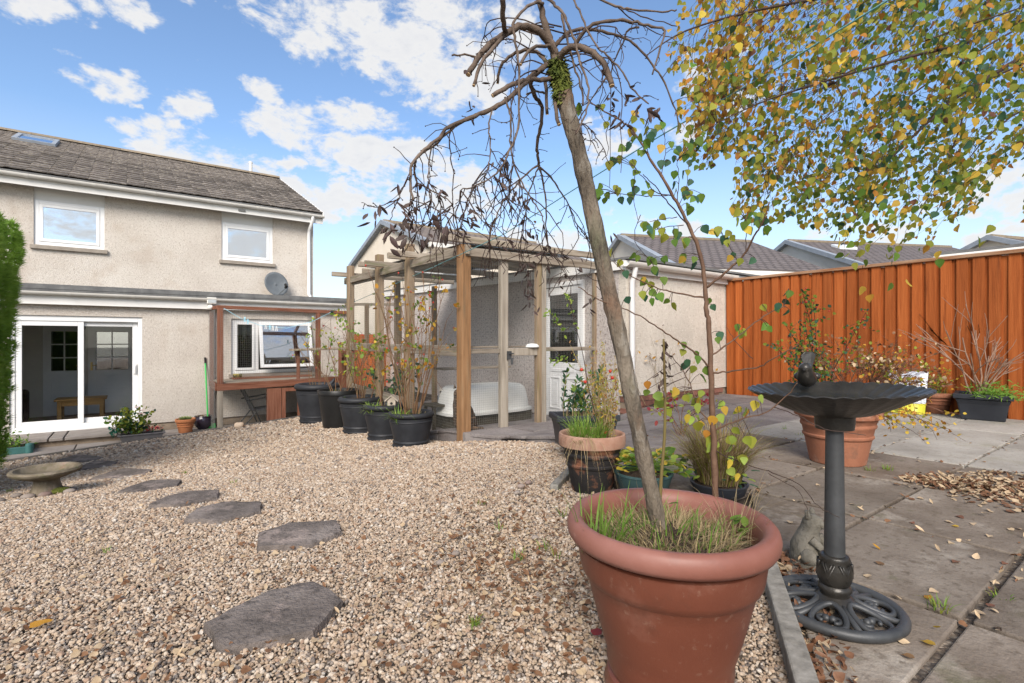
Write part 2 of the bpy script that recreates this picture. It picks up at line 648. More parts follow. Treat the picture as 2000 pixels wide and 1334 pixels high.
m_fencecap = wood('fence_cap_wood', [(.24, .10, .045), (.34, .19, .11), (.40, .27, .18)], (4, .3, 4), rand=.1)
m_edging = wood('grey_edging', [(.13, .12, .105), (.22, .205, .18), (.31, .29, .26)], (1, 1, 1), scale=24, rough=.95)
m_bark = mat('grey_brown_bark', [(.07, .055, .04), (.135, .108, .08), (.20, .165, .125)], scale=13, stretch=(1, 1, .4), rough=.9, bump=1.0, bscale=44, bdist=.02,
             spots=[((.16, .085, .05), 9, .55), ((.09, .095, .055), 7, .56), ((.045, .036, .028), 34, .55), ((.27, .245, .205), 22, .57)])
m_branch = mat('brown_branch', [(.055, .038, .028), (.11, .078, .057), (.165, .122, .093)], scale=16, rough=.85, bump=.6, bscale=60)
m_cut = mat('cut_wood', [(.45, .30, .16), (.52, .38, .22)], scale=30, rough=.9)
m_twig = mat('dark_twig', [(.035, .021, .017), (.07, .043, .033)], scale=30, rough=.8)
m_redtwig = mat('red_twig', [(.12, .055, .035), (.20, .10, .065)], scale=20, rough=.8)
m_sap = mat('sapling_bark', [(.085, .045, .027), (.145, .082, .05)], scale=24, rough=.7, bump=.4)
m_straw = mat('straw', [(.30, .22, .11), (.46, .36, .20)], scale=12, rough=.9, trans=.2)


def leafmat(name, cols, tr=.35, rough=.55, rand=.2, hrand=.015, sc=30):
    return mat(name, cols, scale=sc, rough=rough, trans=tr, rand=rand, hrand=hrand, spec=.25)


L_green = leafmat('leaf_green', [(.11, .20, .03), (.18, .29, .05)], tr=.5)
L_dkgreen = leafmat('leaf_blue_green', [(.030, .085, .045), (.06, .135, .075)], tr=.25)
L_olive = leafmat('leaf_olive', [(.26, .29, .035), (.36, .37, .06)], tr=.5)
L_yellow = leafmat('leaf_yellow', [(.56, .37, .04), (.66, .49, .08)], tr=.45)
L_orange = leafmat('leaf_orange', [(.42, .19, .025), (.50, .27, .04)])
L_brown = leafmat('leaf_dry_brown', [(.12, .056, .028), (.25, .13, .068)], tr=.1, sc=40)
L_tan = leafmat('leaf_tan', [(.38, .265, .155), (.54, .42, .28)], tr=.08, sc=40, hrand=.004)
L_dead = leafmat('leaf_dead', [(.055, .036, .032), (.105, .072, .062)], tr=.1, sc=50)
L_red = leafmat('leaf_crimson', [(.22, .03, .03), (.32, .06, .05)])
L_berry = mat('red_berry', [(.42, .03, .02), (.52, .06, .03)], rough=.35)
L_grass = leafmat('grass_green', [(.13, .24, .03), (.22, .33, .06)], sc=14)
L_conifer = leafmat('conifer', [(.09, .20, .025), (.18, .34, .045), (.27, .42, .08)], tr=.45, sc=2.2)
L_lime = leafmat('leaf_lime', [(.24, .34, .05), (.34, .42, .09)])
# =================================================================== setting
# ---- the ground far and wide
gb = MB()
gb.box((-160, -160, -1.75), (160, 160, -1.4))
m_far = mat('earth', [(.10, .085, .06), (.16, .14, .10)], scale=.6, rough=1)
structure(gb.build('ground', m_far))

# ---- gravel garden: one uneven sheet
GU0, GU1, GV0, GV1 = -6.0, 4.4, -3.0, 10.62
nu, nv = 90, 120
b = MB()
vs, fs = [], []
for j in range(nv + 1):
    for i in range(nu + 1):
        u = GU0 + (GU1 - GU0) * i / nu
        v = GV0 + (GV1 - GV0) * j / nv
        sink = 0.0
        vs.append((u, v, gz(u, v) - 0.016))
for j in range(nv):
    for i in range(nu):
        a = j * (nu + 1) + i
        fs.append((a, a + 1, a + nu + 2, a + nu + 1))
# a skirt so that the bank has a face towards the house
base = len(vs)
for i in range(nu + 1):
    u = GU0 + (GU1 - GU0) * i / nu
    vs.append((u, GV1 + .02, -1.1))
for i in range(nu):
    a = nv * (nu + 1) + i
    fs.append((a, a + 1, base + i + 1, base + i))
b.add(vs, fs)


def gravel_material():
    m = bpy.data.materials.new('gravel_bed')
    m.use_nodes = True
    t = m.node_tree
    t.nodes.clear()
    N = NT(t)
    out = N.n('ShaderNodeOutputMaterial')
    bs = N.n('ShaderNodeBsdfPrincipled')
    tcn = N.n('ShaderNodeTexCoord')
    vo = N.n('ShaderNodeTexVoronoi', feature='F1')
    vo.inputs['Scale'].default_value = 62
    N.link(tcn.outputs['Object'], vo.inputs['Vector'])
    sp = N.n('ShaderNodeSeparateColor')
    N.link(vo.outputs['Color'], sp.inputs[0])
    col = N.ramp(sp.outputs[0], [(0, (.08, .06, .045)), (.25, (.15, .11, .08)), (.5, (.22, .17, .125)), (.75, (.27, .22, .17)), (1, (.12, .10, .085))])
    edge = N.ramp(vo.outputs['Distance'], [(0.25, 1.0), (.7, .35)])
    mu = N.n('ShaderNodeMix', data_type='RGBA', blend_type='MULTIPLY')
    mu.inputs[0].default_value = .8
    N.link(col, mu.inputs[6])
    N.link(edge, mu.inputs[7])
    N.link(mu.outputs[2], bs.inputs['Base Color'])
    bs.inputs['Roughness'].default_value = .9
    bp = N.n('ShaderNodeBump')
    bp.inputs['Strength'].default_value = .8
    bp.inputs['Distance'].default_value = .01
    bp.invert = True
    N.link(vo.outputs['Distance'], bp.inputs['Height'])
    N.link(bp.outputs[0], bs.inputs['Normal'])
    N.link(bs.outputs[0], out.inputs[0])
    return m


structure(b.build('gravel', gravel_material(), smooth=180))

# ---- edge between gravel and patio, in plan (u as a function of v)
EDGE = [(-1.2, -1.0), (.59, 1.28), (1.0, 1.93), (1.35, 2.12), (2.0, 2.22), (2.7, 2.62), (3.55, 3.18), (4.2, 3.2), (4.86, 2.92), (9.6, 2.92)]


def edge_u(v):
    return float(np.interp(v, [a for a, b_ in EDGE], [b_ for a, b_ in EDGE]))


# ---- patio: bedding sheet, then slab by slab
b = MB()
pv = np.arange(-4.0, 12.3, .25)
pu = np.arange(0, 1.0001, 1 / 34)
vs, fs = [], []
for v in pv:
    e = edge_u(v) + .02
    for k in pu:
        u = e + (9.4 - e) * k
        vs.append((u, v, pz(u, v) - .030))
n1 = len(pu)
for j in range(len(pv) - 1):
    for i in range(n1 - 1):
        a = j * n1 + i
        fs.append((a, a + 1, a + n1 + 1, a + n1))
b.add(vs, fs)
m_bed = mat('patio_bedding', [(.025, .019, .014), (.05, .037, .027), (.085, .066, .05)], scale=14, rough=1, bump=.8, bscale=50)
patio = structure(b.build('patio', m_bed, smooth=180))
m_slab = mat('concrete_slab', [(.118, .093, .073), (.185, .152, .123), (.248, .21, .173)], scale=2.3, rough=.92, bump=.45, bscale=70, rand=.14, spec=.15, detail=9,
             spots=[((.10, .074, .054), 1.9, .54), ((.35, .31, .262), 3.4, .57), ((.10, .078, .058), 34, .55), ((.085, .085, .04), 4.5, .62)])
m_slab_pale = mat('pale_slab', [(.215, .195, .17), (.31, .288, .255), (.39, .365, .325)], scale=2.0, rough=.92, bump=.4, bscale=70, rand=.12, spec=.15, detail=9,
                  spots=[((.25, .235, .17), 1.9, .56), ((.19, .165, .135), 34, .57)])
m_slab_blue = mat('purple_grey_slab', [(.13, .112, .106), (.195, .172, .164), (.255, .228, .216)], scale=2.4, rough=.9, bump=.4, bscale=70, rand=.12, spec=.2, detail=9,
                  spots=[((.27, .245, .21), 2.6, .56), ((.075, .065, .058), 34, .56)])
UL = [-.6, .25, 1.1, 1.98, 2.74, 3.58, 4.42, 5.36, 6.22, 7.08, 7.40]
VL = [-3.3, -2.75, -2.2, -1.65, -1.15, -.64, -.10, .42, .94, 1.48, 2.0, 2.53, 3.06, 3.6, 4.13, 4.42, 4.94, 5.5, 6.05, 6.6, 7.2, 7.8, 8.4, 9.0]


def clip(poly, p, q):
    """keep the part of poly on the right-hand side of p->q (p lower v)"""
    out = []
    def side(a):
        return (q[0] - p[0]) * (a[1] - p[1]) - (q[1] - p[1]) * (a[0] - p[0])
    for i in range(len(poly)):
        a, c = poly[i], poly[(i + 1) % len(poly)]
        sa, sc = side(a), side(c)
        if sa <= 0:
            out.append(a)
        if sa * sc < 0:
            t = sa / (sa - sc)
            out.append((a[0] + (c[0] - a[0]) * t, a[1] + (c[1] - a[1]) * t))
    return out


for j in range(len(VL) - 1):
    for i in range(len(UL) - 1):
        g = .008 + .006 * random.random()
        u0, u1, v0, v1 = UL[i] + g, UL[i + 1] - g, VL[j] + g, VL[j + 1] - g
        if v1 > 4.42 and u1 > 5.12:
            if v0 > 4.4:
                if u0 > 5.05:
                    continue
                u1 = 5.05
            else:
                v1 = min(v1, 4.40)
        poly = [(u0, v0), (u1, v0), (u1, v1), (u0, v1)]
        vm = (v0 + v1) / 2
        strip = .13 if vm < 1.0 else .03
        for k in range(len(EDGE) - 1):
            (va, ua), (vb, ub) = EDGE[k], EDGE[k + 1]
            if va - .3 <= vm <= vb + .3:
                poly = clip(poly, (ua + strip, va), (ub + strip, vb))
                if len(poly) < 3:
                    break
        if len(poly) < 3:
            continue
        ar = abs(sum(poly[k][0] * poly[(k + 1) % len(poly)][1] - poly[(k + 1) % len(poly)][0] * poly[k][1] for k in range(len(poly)))) / 2
        if ar < .02:
            continue
        tilt = (random.uniform(-.004, .004), random.uniform(-.004, .004), random.uniform(-.003, .003))
        um, vm = sum(p[0] for p in poly) / len(poly), sum(p[1] for p in poly) / len(poly)
        top = lambda x, y: pz(x, y) + tilt[2] + tilt[0] * (x - um) + tilt[1] * (y - vm)
        sb = MB()
        sb.prism(poly, lambda x, y: top(x, y) - (.045 if y < 2.5 else .22), top)
        # colour by its bay: the bay by the fence has the pale slabs, the one by the garage the purple grey ones
        mm = m_slab
        if u0 > 4.3 and v1 < 2.6:
            mm = m_slab_pale
        elif u0 > 4.3 or v0 > 2.4:
            mm = m_slab_blue
        so = sb.build('slab', mm, patio, bev=.006)

# ---- paving along the house, lower than the garden
b = MB()
b.box((-8, 10.3, -1.16), (4.3, 12.6, -1.02))
low = structure(b.build('house_path', m_bed))
for i in range(13):
    u = -6.8 + i * .86
    for (v0, v1) in ((10.64, 11.24), (11.26, 11.86), (11.88, 12.36)):
        sb = MB()
        sb.box((u + .006, v0, -1.02), (u + .848, v1, -.975 + random.uniform(-.004, .004)))
        sb.build('slab', m_slab_in, low, bev=.006)

# ---- raised step below the sliding door
b = MB()
b.box((-2.6, 11.62, -1.0), (.16, 12.38, -.885))
step = structure(b.build('door_step', m_stonebase))
for u0, u1 in ((-2.62, -1.98), (-1.97, -1.15), (-1.14, -.95), (-.94, -.22), (-.21, .20)):
    sb = MB()
    sb.box((u0, 11.56, -.884), (u1 - .012, 12.385, -.835))
    sb.build('slab', m_slab_in, step, bev=.008)

# =================================================================== the house
VE, VH = 12.4, 13.4
house = thing('house', 'two storey roughcast house with brown tiled roof and flat roofed ground floor extension', 'house', (0, VE, -.98))
UA, UB = -9.0, 3.66          # upper wall
UX = 4.2                     # extension right end
ZF = -.80                    # floor
DU0, DU1, DZ1 = -1.74, .146, 1.275     # sliding door opening
KU0, KU1, KZ0, KZ1 = 1.69, 3.37, .05, 1.29


def wall_with_holes(b_, u0, u1, z0, z1, v0, v1, holes):
    us = sorted(set([u0, u1] + [h[0] for h in holes] + [h[1] for h in holes]))
    for a, c in zip(us[:-1], us[1:]):
        cuts = sorted([(h[2], h[3]) for h in holes if h[0] <= a + 1e-6 and h[1] >= c - 1e-6])
        z = z0
        for (h0, h1) in cuts:
            if h0 > z + 1e-6:
                b_.box((a, v0, z), (c, v1, h0))
            z = h1
        if z < z1 - 1e-6:
            b_.box((a, v0, z), (c, v1, z1))


b = MB()
wall_with_holes(b, UA, UX, -.82, 1.62, VE, VE + .28, [(DU0, DU1, -.82, DZ1), (KU0, KU1, KZ0, KZ1)])
b.box((UX - .28, VE + .28, -.98), (UX, VE + 3.0, 1.62))
b.build('extension_wall', m_render, house)
b = MB()
b.box((DU1 + .02, VE + .03, -.98), (UX - .01, VE + .30, -.82))
b.box((UA, VE + .03, -.98), (DU0 - .02, VE + .30, -.82))
b.build('base_course', m_stonebase, house)
# upper storey
W1 = (-1.54, -.47, 2.62, 3.55)
W2 = (1.63, 2.72, 2.62, 3.55)
b = MB()
wall_with_holes(b, UA, UB, 1.60, 3.90, VH, VH + .28, [(W1[0], W1[1], W1[2], 3.80), (W2[0], W2[1], W2[2], 3.80)])
b.box((UB - .28, VH + .28, -.98), (UB, VH + 8.6, 3.90))
# gable end
b.add([(UB - .28, VH, 3.9), (UB, VH, 3.9), (UB, VH + 8.8, 3.9), (UB - .28, VH + 8.8, 3.9), (UB - .28, VH + 4.4, 5.85), (UB, VH + 4.4, 5.85)],
      [(0, 4, 3), (1, 2, 5), (0, 1, 5, 4), (2, 3, 4, 5), (0, 3, 2, 1)])
b.build('upper_wall', m_render, house)


def window(u0, u1, z0, z1, v, gl, parent, split=None, back=True, name='window', fr=.075, sill=True):
    """white framed window in a wall whose face is at v"""
    fb = MB()
    fy0, fy1 = v + .05, v + .12
    fb.box((u0, fy0, z0), (u0 + fr, fy1, z1))
    fb.box((u1 - fr, fy0, z0), (u1, fy1, z1))
    fb.box((u0 + fr, fy0, z0), (u1 - fr, fy1, z0 + fr))
    fb.box((u0 + fr, fy0, z1 - fr), (u1 - fr, fy1, z1))
    w_ = fb.build(name, m_upvc, parent, bev=.006)
    return w_


def beadbox(b_, u0, u1, z0, z1, v0, v1, w):
    b_.box((u0, v0, z0), (u0 + w, v1, z1))
    b_.box((u1 - w, v0, z0), (u1, v1, z1))
    b_.box((u0 + w, v0, z0), (u1 - w, v1, z0 + w))
    b_.box((u0 + w, v0, z1 - w), (u1 - w, v1, z1))


for (u0, u1, z0, z1), big_ in ((W1, True), (W2, False)):
    w_ = window(u0, u1, z0 + .05, z1, VH - .02, m_glass_up, house)
    sb = MB()
    beadbox(sb, u0 + .078, u1 - .078, z0 + .128, z1 - .078, VH + .02, VH + .075, .055)
    sb.build('sash', m_upvc, w_, bev=.005)
    sb = MB()
    sb.box((u0 + .13, VH + .042, z0 + .18), (u1 - .13, VH + .05, z1 - .13))
    sb.build('pane', m_glass_up, w_)
    sb = MB()
    sb.box((u0 + .13, VH + .26, z0 + .10), (u1 - .13, VH + .27, z1 - .10))
    sb.build('curtain', m_blind, w_)
    sb = MB()
    sb.box((u0 - .05, VH - .06, z0 - .03), (u1 + .05, VH + .10, z0 + .048))
    sb.build('sill', m_sill, w_, bev=.006)
    sb = MB()
    sb.box((u0, VH + .035, z1 + .002), (u1, VH + .06, 3.80))
    sb.box((u0, VH + .03, z1 + .09), (u1, VH + .034, z1 + .10))
    sb.build('panel', m_fascia, w_)
# eaves
EV, EZ = 13.06, 3.90
b = MB()
b.box((UA, EV + .06, EZ - .17), (UB + .16, EV + .085, EZ + .02))
b.box((UA, EV + .086, EZ - .05), (UB + .16, VH - .001, EZ - .03))
b.build('fascia', m_fascia, house)


def gutter(name, u0, u1, v, z, r, parent):
    g = MB()
    n = 9
    vs, fs = [], []
    for uu in (u0, u1):
        for k in range(n + 1):
            a = math.pi + math.pi * k / n
            vs.append((uu, v + r * math.cos(a), z + r * math.sin(a)))
        for k in range(n, -1, -1):
            a = math.pi + math.pi * k / n
            vs.append((uu, v + (r - .006) * math.cos(a), z + (r - .006) * math.sin(a)))
    m_ = 2 * (n + 1)
    for k in range(m_):
        fs.append((k, (k + 1) % m_, m_ + (k + 1) % m_, m_ + k))
    fs.append(tuple(range(m_ - 1, -1, -1)))
    fs.append(tuple(range(m_, 2 * m_)))
    g.add(vs, fs)
    go = g.build(name, m_gutter, parent, smooth=40)
    return go


gt = gutter('gutter', UA, UB + .17, EV, EZ + .02, .062, house)
for k in range(12):
    gutter('gutter_bracket', -7.5 + k * .98, -7.45 + k * .98, EV, EZ + .018, .067, gt)
b = MB()
b.tube([(UB - .10, EV, EZ - .03), (UB - .10, EV, EZ - .12), (UB - .12, VH - .10, EZ - .32), (UB - .12, VH - .06, EZ - .42), (UB - .12, VH - .06, 1.98), (UB - .08, VH - .12, 1.86)], .040, 10)
b.build('downpipe', m_upvc, house, smooth=50)
# roof: deck, tiles, ridge, verge
RV, RZ = 17.75, 6.02
E0 = Vector((0, EV - .03, EZ + .075))
R0 = Vector((0, RV, RZ))
sl = (R0 - E0)
SL = sl.length
pit = math.atan2(sl.z, sl.y)
b = MB()
b.hexa([(UA, E0.y, E0.z - .06), (UB + .12, E0.y, E0.z - .06), (UB + .12, RV, RZ - .06), (UA, RV, RZ - .06),
        (UA, E0.y, E0.z - .02), (UB + .12, E0.y, E0.z - .02), (UB + .12, RV, RZ - .02), (UA, RV, RZ - .02)])
b.hexa([(UA, RV, RZ - .06), (UB + .12, RV, RZ - .06), (UB + .12, RV + 4.6, EZ), (UA, RV + 4.6, EZ),
        (UA, RV, RZ), (UB + .12, RV, RZ), (UB + .12, RV + 4.6, EZ + .06), (UA, RV + 4.6, EZ + .06)])
roof = b.build('roof', m_felt, house)
TW, NR = .30, 20
GA = SL / NR
tb = MB()
# one interlocking tile: flat pan with a raised roll at the side
tl = GA * 1.16
prof = [(0, .0), (.03, .010), (.08, .010), (.11, .004), (.290, .004), (.297, .0)]
vs, fs = [], []
for (y, lift) in ((0, .010), (tl, -.018)):
    for (x, z) in prof:
        vs.append((x, y, z + lift + .018))
    for (x, z) in reversed(prof):
        vs.append((x, y, z + lift - .004))
m_ = 2 * len(prof)
for k in range(m_):
    fs.append((k, (k + 1) % m_, m_ + (k + 1) % m_, m_ + k))
fs += [tuple(range(m_ - 1, -1, -1)), tuple(range(m_, 2 * m_))]
tb.add(vs, fs)
tile_me = tb.mesh('tile', m_tile, smooth=30)
NCOL = 24
for r_ in range(NR):
    p0 = E0 + sl * (r_ / NR)
    for c in range(NCOL if r_ < 12 else 1):
        uu = UB + .13 - (c + 1) * TW
        o = place('tile', tile_me, roof, (uu + random.uniform(-.004, .004), p0.y, p0.z + .004 + random.uniform(-.003, .004)), (pit + random.uniform(-.008, .008), 0, random.uniform(-.006, .006)))
# tiles beyond the frame's edge
sb = MB()
for r_ in range(NR):
    p0 = E0 + sl * (r_ / NR)
    for c in range(NCOL if r_ < 12 else 1, 42):
        uu = UB + .13 - (c + 1) * TW
        base_ = len(sb.v)
        rot = Matrix.Rotation(pit, 3, 'X')
        jz = random.uniform(-.003, .006)
        sb.add([rot @ Vector(v) + Vector((uu + random.uniform(-.004, .004), p0.y, p0.z + .004 + jz)) for v in tb.v], tb.f)
sb.build('far_tiles', m_tile, roof, kind='stuff')
m_ridge = mat('ridge_tile', [(.20, .16, .115), (.29, .235, .17)], scale=9, rough=.95, bump=.6, rand=.15)
for k in range(28):
    g = MB()
    uu = UB + .12 - k * .45
    n = 6
    vs, fs = [], []
    for x in (uu - .447, uu):
        for q in range(n + 1):
            a = math.pi * q / n
            vs.append((x, RV + .13 * math.cos(a), RZ + .005 + .085 * math.sin(a)))
    for q in range(n):
        fs.append((q, q + 1, n + 2 + q, n + 1 + q))
    fs += [tuple(range(n + 1)), tuple(range(2 * n + 1, n, -1))]
    g.add(vs, fs)
    g.build('ridge_tile', m_ridge, roof)
g = MB()
g.hexa([(UB + .125, E0.y, E0.z - .09), (UB + .15, E0.y, E0.z - .09), (UB + .15, RV, RZ - .09), (UB + .125, RV, RZ - .09),
        (UB + .125, E0.y, E0.z + .03), (UB + .15, E0.y, E0.z + .03), (UB + .15, RV, RZ + .03), (UB + .125, RV, RZ + .03)])
g.build('verge_board', m_fascia, roof)
# roof light
p = onV(72, 283, RV - .95)
kx, ky = p.x, RV - .95
tt = (ky - E0.y) / sl.y
kz = E0.z + sl.z * tt
wn = sl.normalized()
nrm = Vector((0, -wn.z, wn.y))


def onroof(du, ds, h):
    return Vector((kx + du, ky, kz)) + wn * ds + nrm * h


def slopebox(b_, u0, u1, s0, s1, h0, h1):
    b_.hexa([onroof(u0, s0, h0), onroof(u1, s0, h0), onroof(u1, s1, h0), onroof(u0, s1, h0), onroof(u0, s0, h1), onroof(u1, s0, h1), onroof(u1, s1, h1), onroof(u0, s1, h1)])


g = MB()
for q in ((-.38, -.30, -.5, .5), (.30, .38, -.5, .5), (-.30, .30, -.5, -.42), (-.30, .30, .42, .5)):
    slopebox(g, *q, .0, .10)
slo = g.build('rooflight', m_lead, roof)
g = MB()
slopebox(g, -.30, .30, -.42, .42, .05, .075)
g.build('pane', glass('rooflight_glass', .75, (.6, .65, .7)), slo)
g = MB()
g.tube([(3.0, RV + .25, RZ - .15), (3.0, RV + .25, RZ + .42)], .05, 10)
g.tube([(3.0, RV + .25, RZ + .42), (3.0, RV + .25, RZ + .46)], .06, 10)
g.build('vent_pipe', m_fascia, house, smooth=50)
g = MB()
px_, pz_ = 2.0, EZ - .06
g.box((px_ - .07, EV + .03, pz_ - .06), (px_ + .07, EV + .06, pz_ - .02))
g.build('bat_vent', m_felt, house)
# flat roof of the extension
b = MB()
b.box((UA, VE - .18, 1.70), (UX + .10, VH - .002, 1.78))
b.box((UA, VE - .19, 1.74), (UX + .11, VE - .12, 1.825))
b.build('flat_roof', m_felt, house)
b = MB()
b.box((UA, VE - .12, 1.47), (UX + .08, VE - .095, 1.695))
b.box((UA, VE - .094, 1.47), (UX + .08, VE - .002, 1.49))
b.build('fascia', m_fascia, house)
gt = gutter('gutter', UA, UX + .10, VE - .185, 1.69, .058, house)
for k in range(12):
    gutter('gutter_bracket', -5.6 + k * .93, -5.55 + k * .93, VE - .185, 1.688, .063, gt)
# sliding door
sd = MB()
for q in ((DU0, DU0 + .07, -.80, DZ1), (DU1 - .07, DU1, -.80, DZ1), (DU0 + .07, DU1 - .07, DZ1 - .10, DZ1), (DU0 + .07, DU1 - .07, -.80, -.72)):
    sd.box((q[0], VE + .03, q[2]), (q[1], VE + .15, q[3]))
sd.box((DU0 - .02, VE - .04, -.834), (DU1 + .02, VE + .15, -.802))
door = sd.build('sliding_door', m_upvc, house, bev=.006)
mid = -.79
for (a, c, vv) in ((DU0 + .072, mid + .05, .045), (mid - .04, DU1 - .072, .10)):
    g = MB()
    beadbox(g, a, c, -.718, DZ1 - .102, VE + vv, VE + vv + .045, .085)
    sash = g.build('sash', m_upvc, door, bev=.005)
    g = MB()
    g.box((a + .085, VE + vv + .018, -.633), (c - .085, VE + vv + .026, DZ1 - .187))
    g.build('pane', m_glass, door)
g = MB()
g.box((DU1 - .145, VE + .065, .17), (DU1 - .095, VE + .10, .36))
g.tube([(DU1 - .12, VE + .04, .20), (DU1 - .12, VE + .03, .24), (DU1 - .12, VE + .03, .30), (DU1 - .12, VE + .04, .34)], .012, 6)
g.build('handle', m_upvc, door)
# kitchen window with its right-hand light pushed open at the bottom
kw = window(KU0, KU1, KZ0 + .05, KZ1, VE, m_glass_k, house, name='kitchen_window', fr=.07)
km = onV(503, 680, VE).x
g = MB()
g.box((km - .05, VE + .05, KZ0 + .122), (km + .03, VE + .12, KZ1 - .072))
g.build('mullion', m_upvc, kw, bev=.005)
g = MB()
beadbox(g, KU0 + .072, km - .052, KZ0 + .124, KZ1 - .074, VE + .03, VE + .08, .05)
g.build('sash', m_upvc, kw, bev=.005)
g = MB()
g.box((KU0 + .12, VE + .05, KZ0 + .17), (km - .10, VE + .058, KZ1 - .12))
g.build('pane', glass('side_light_glass', .02, (.55, .6, .6)), kw)
g = MB()
g.box((KU0 - .05, VE - .06, KZ0 - .03), (KU1 + .05, VE + .10, KZ0 + .048))
g.build('sill', m_sill, kw, bev=.006)
# open light: hinged at the top, foot pushed out
hz, ang = KZ1 - .075, rad(13)
a0, a1, hh = km + .02, KU1 - .04, KZ1 - KZ0 - .22


def tilt(u, s, d):
    return (u, VE + .02 - math.sin(ang) * s - math.cos(ang) * d, hz - math.cos(ang) * s + math.sin(ang) * d)


def tiltbox(b_, u0, u1, s0, s1, d0, d1):
    b_.hexa([tilt(u0, s1, d0), tilt(u1, s1, d0), tilt(u1, s1, d1), tilt(u0, s1, d1), tilt(u0, s0, d0), tilt(u1, s0, d0), tilt(u1, s0, d1), tilt(u0, s0, d1)])


g = MB()
tiltbox(g, a0, a0 + .07, 0, hh, 0, .05)
tiltbox(g, a1 - .07, a1, 0, hh, 0, .05)
tiltbox(g, a0 + .07, a1 - .07, 0, .07, 0, .05)
tiltbox(g, a0 + .07, a1 - .07, hh - .07, hh, 0, .05)
g.build('open_sash', m_upvc, kw, bev=.005)
g = MB()
tiltbox(g, a0 + .07, a1 - .07, .07, hh - .07, .02, .028)
g.build('pane', m_glass_k, kw)
g = MB()
g.bar((a0 + .05, VE + .06, KZ0 + .45), tilt(a0 + .05, hh - .25, .0), .02, .006)
g.build('stay', m_wire, kw)
# room behind the sliding door
b = MB()
RB = VE + 2.25
b.box((-3.4, RB, -.8), (1.0, RB + .1, 1.62))
b.box((1.0, VE + .29, -.8), (1.1, RB, 1.62))
b.box((-3.4, VE + .29, 1.58), (1.0, RB, 1.61))
b.build('room', m_wallin, house)
b = MB()
b.box((-3.4, VE + .16, -.90), (1.0, RB, -.80))
b.build('room_floor', m_carpet, house)
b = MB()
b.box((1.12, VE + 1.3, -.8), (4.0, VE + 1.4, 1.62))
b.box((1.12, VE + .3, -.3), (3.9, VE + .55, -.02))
b.build('kitchen_dark_backing', m_dark, house)  # near-black backing: the unlit kitchen's darkness is put into the colour
g = MB()
g.box((KU0 + .08, VE + .2, KZ1 - .35), (KU1 - .06, VE + .21, KZ1 - .02))
g.build('roller_blind', m_blind, house)
for (xa, xb, side_) in ((84, 166, 1), (172, 264, -1)):
    pa, pb = onV(xa, 700, RB - .04).x, onV(xb, 700, RB - .04).x
    g = MB()
    z0_, z1_ = -.79, 1.16
    gz0, gz1 = .16, 1.02
    # stiles and rails, leaving the glazed upper part open
    w_ = pb - pa
    g.box((pa, RB - .05, z0_), (pb, RB - .012, gz0))
    g.box((pa, RB - .05, gz0), (pa + .13, RB - .012, z1_))
    g.box((pb - .13, RB - .05, gz0), (pb, RB - .012, z1_))
    g.box((pa + .13, RB - .05, gz1), (pb - .13, RB - .012, z1_))
    um = (pa + pb) / 2
    g.box((um - .013, RB - .05, gz0), (um + .013, RB - .02, gz1))
    for q in (1, 2):
        zz = gz0 + (gz1 - gz0) * q / 3
        g.box((pa + .13, RB - .049, zz - .013), (um - .013, RB - .02, zz + .013))
        g.box((um + .013, RB - .049, zz - .013), (pb - .13, RB - .02, zz + .013))
    for (z_a, z_b) in ((-.62, -.32), (-.25, .06)):
        beadbox(g, pa + .13, pb - .13, z_a, z_b, RB - .058, RB - .0501, .02)
    idr = g.build('inner_door', m_doorin, house, bev=.004)
    g = MB()
    for c in (0, 1):
        for q in range(3):
            ua_ = pa + .13 if c == 0 else um + .013
            ub_ = um - .013 if c == 0 else pb - .13
            g.box((ua_, RB - .034, gz0 + (gz1 - gz0) * q / 3 + .013), (ub_, RB - .028, gz0 + (gz1 - gz0) * (q + 1) / 3 - .013))
    g.build('glazing', glass('inner_glass' + str(xa), .5 if side_ < 0 else .08, (.12, .12, .11)), idr)
    g = MB()
    hu = pb - .06 if side_ > 0 else pa + .06
    g.box((hu - .02, RB - .062, .16), (hu + .02, RB - .0501, .34))
    g.tube([(hu, RB - .07, .27), (hu - .09 * side_, RB - .075, .27)], .01, 6)
    g.build('handle', m_brass, idr)

# coffee table, armchair in the room
tp = onV(160, 800, VE + 1.0)
ct = thing('coffee_table', 'small oak coffee table with cut out sides seen through the sliding door', 'table', (tp.x, VE + 1.0, -.80))
g = MB()
g.box((tp.x - .40, VE + .72, -.36), (tp.x + .40, VE + 1.28, -.325))
g.build('table_top', m_oak, ct, bev=.008)
for sx in (-1, 1):
    for sy in (-1, 1):
        g = MB()
        cx, cy = tp.x + sx * .32, VE + 1.0 + sy * .22
        g.box((cx - .035, cy - .035, -.80), (cx + .035, cy + .035, -.361))
        g.build('leg', m_oak, ct, bev=.004)
g = MB()
g.box((tp.x - .284, VE + .75, -.46), (tp.x + .284, VE + .80, -.362))
g.box((tp.x - .284, VE + .75, -.798), (tp.x + .284, VE + 1.25, -.72))
g.box((tp.x - .284, VE + 1.20, -.46), (tp.x + .284, VE + 1.25, -.362))
g.build('rail', m_oak, ct, bev=.004)
ap = onV(40, 790, VE + .75)
ac = thing('armchair', 'dark brown leather armchair behind the sliding door', 'armchair', (ap.x - .35, VE + .9, -.80))
ax, ay = ap.x - .35, VE + .95
for (nm, q) in (('seat', ((ax - .35, ay - .38, -.74), (ax + .30, ay + .30, -.36))), ('backrest', ((ax - .5, ay - .4, -.74), (ax - .3, ay + .4, .12))),
                ('arm', ((ax - .30, ay - .55, -.76), (ax + .40, ay - .39, -.14))), ('arm', ((ax - .30, ay + .31, -.76), (ax + .40, ay + .48, -.14)))):
    g = MB()
    g.box(*q)
    g.build(nm, m_leather, ac, bev=.06)
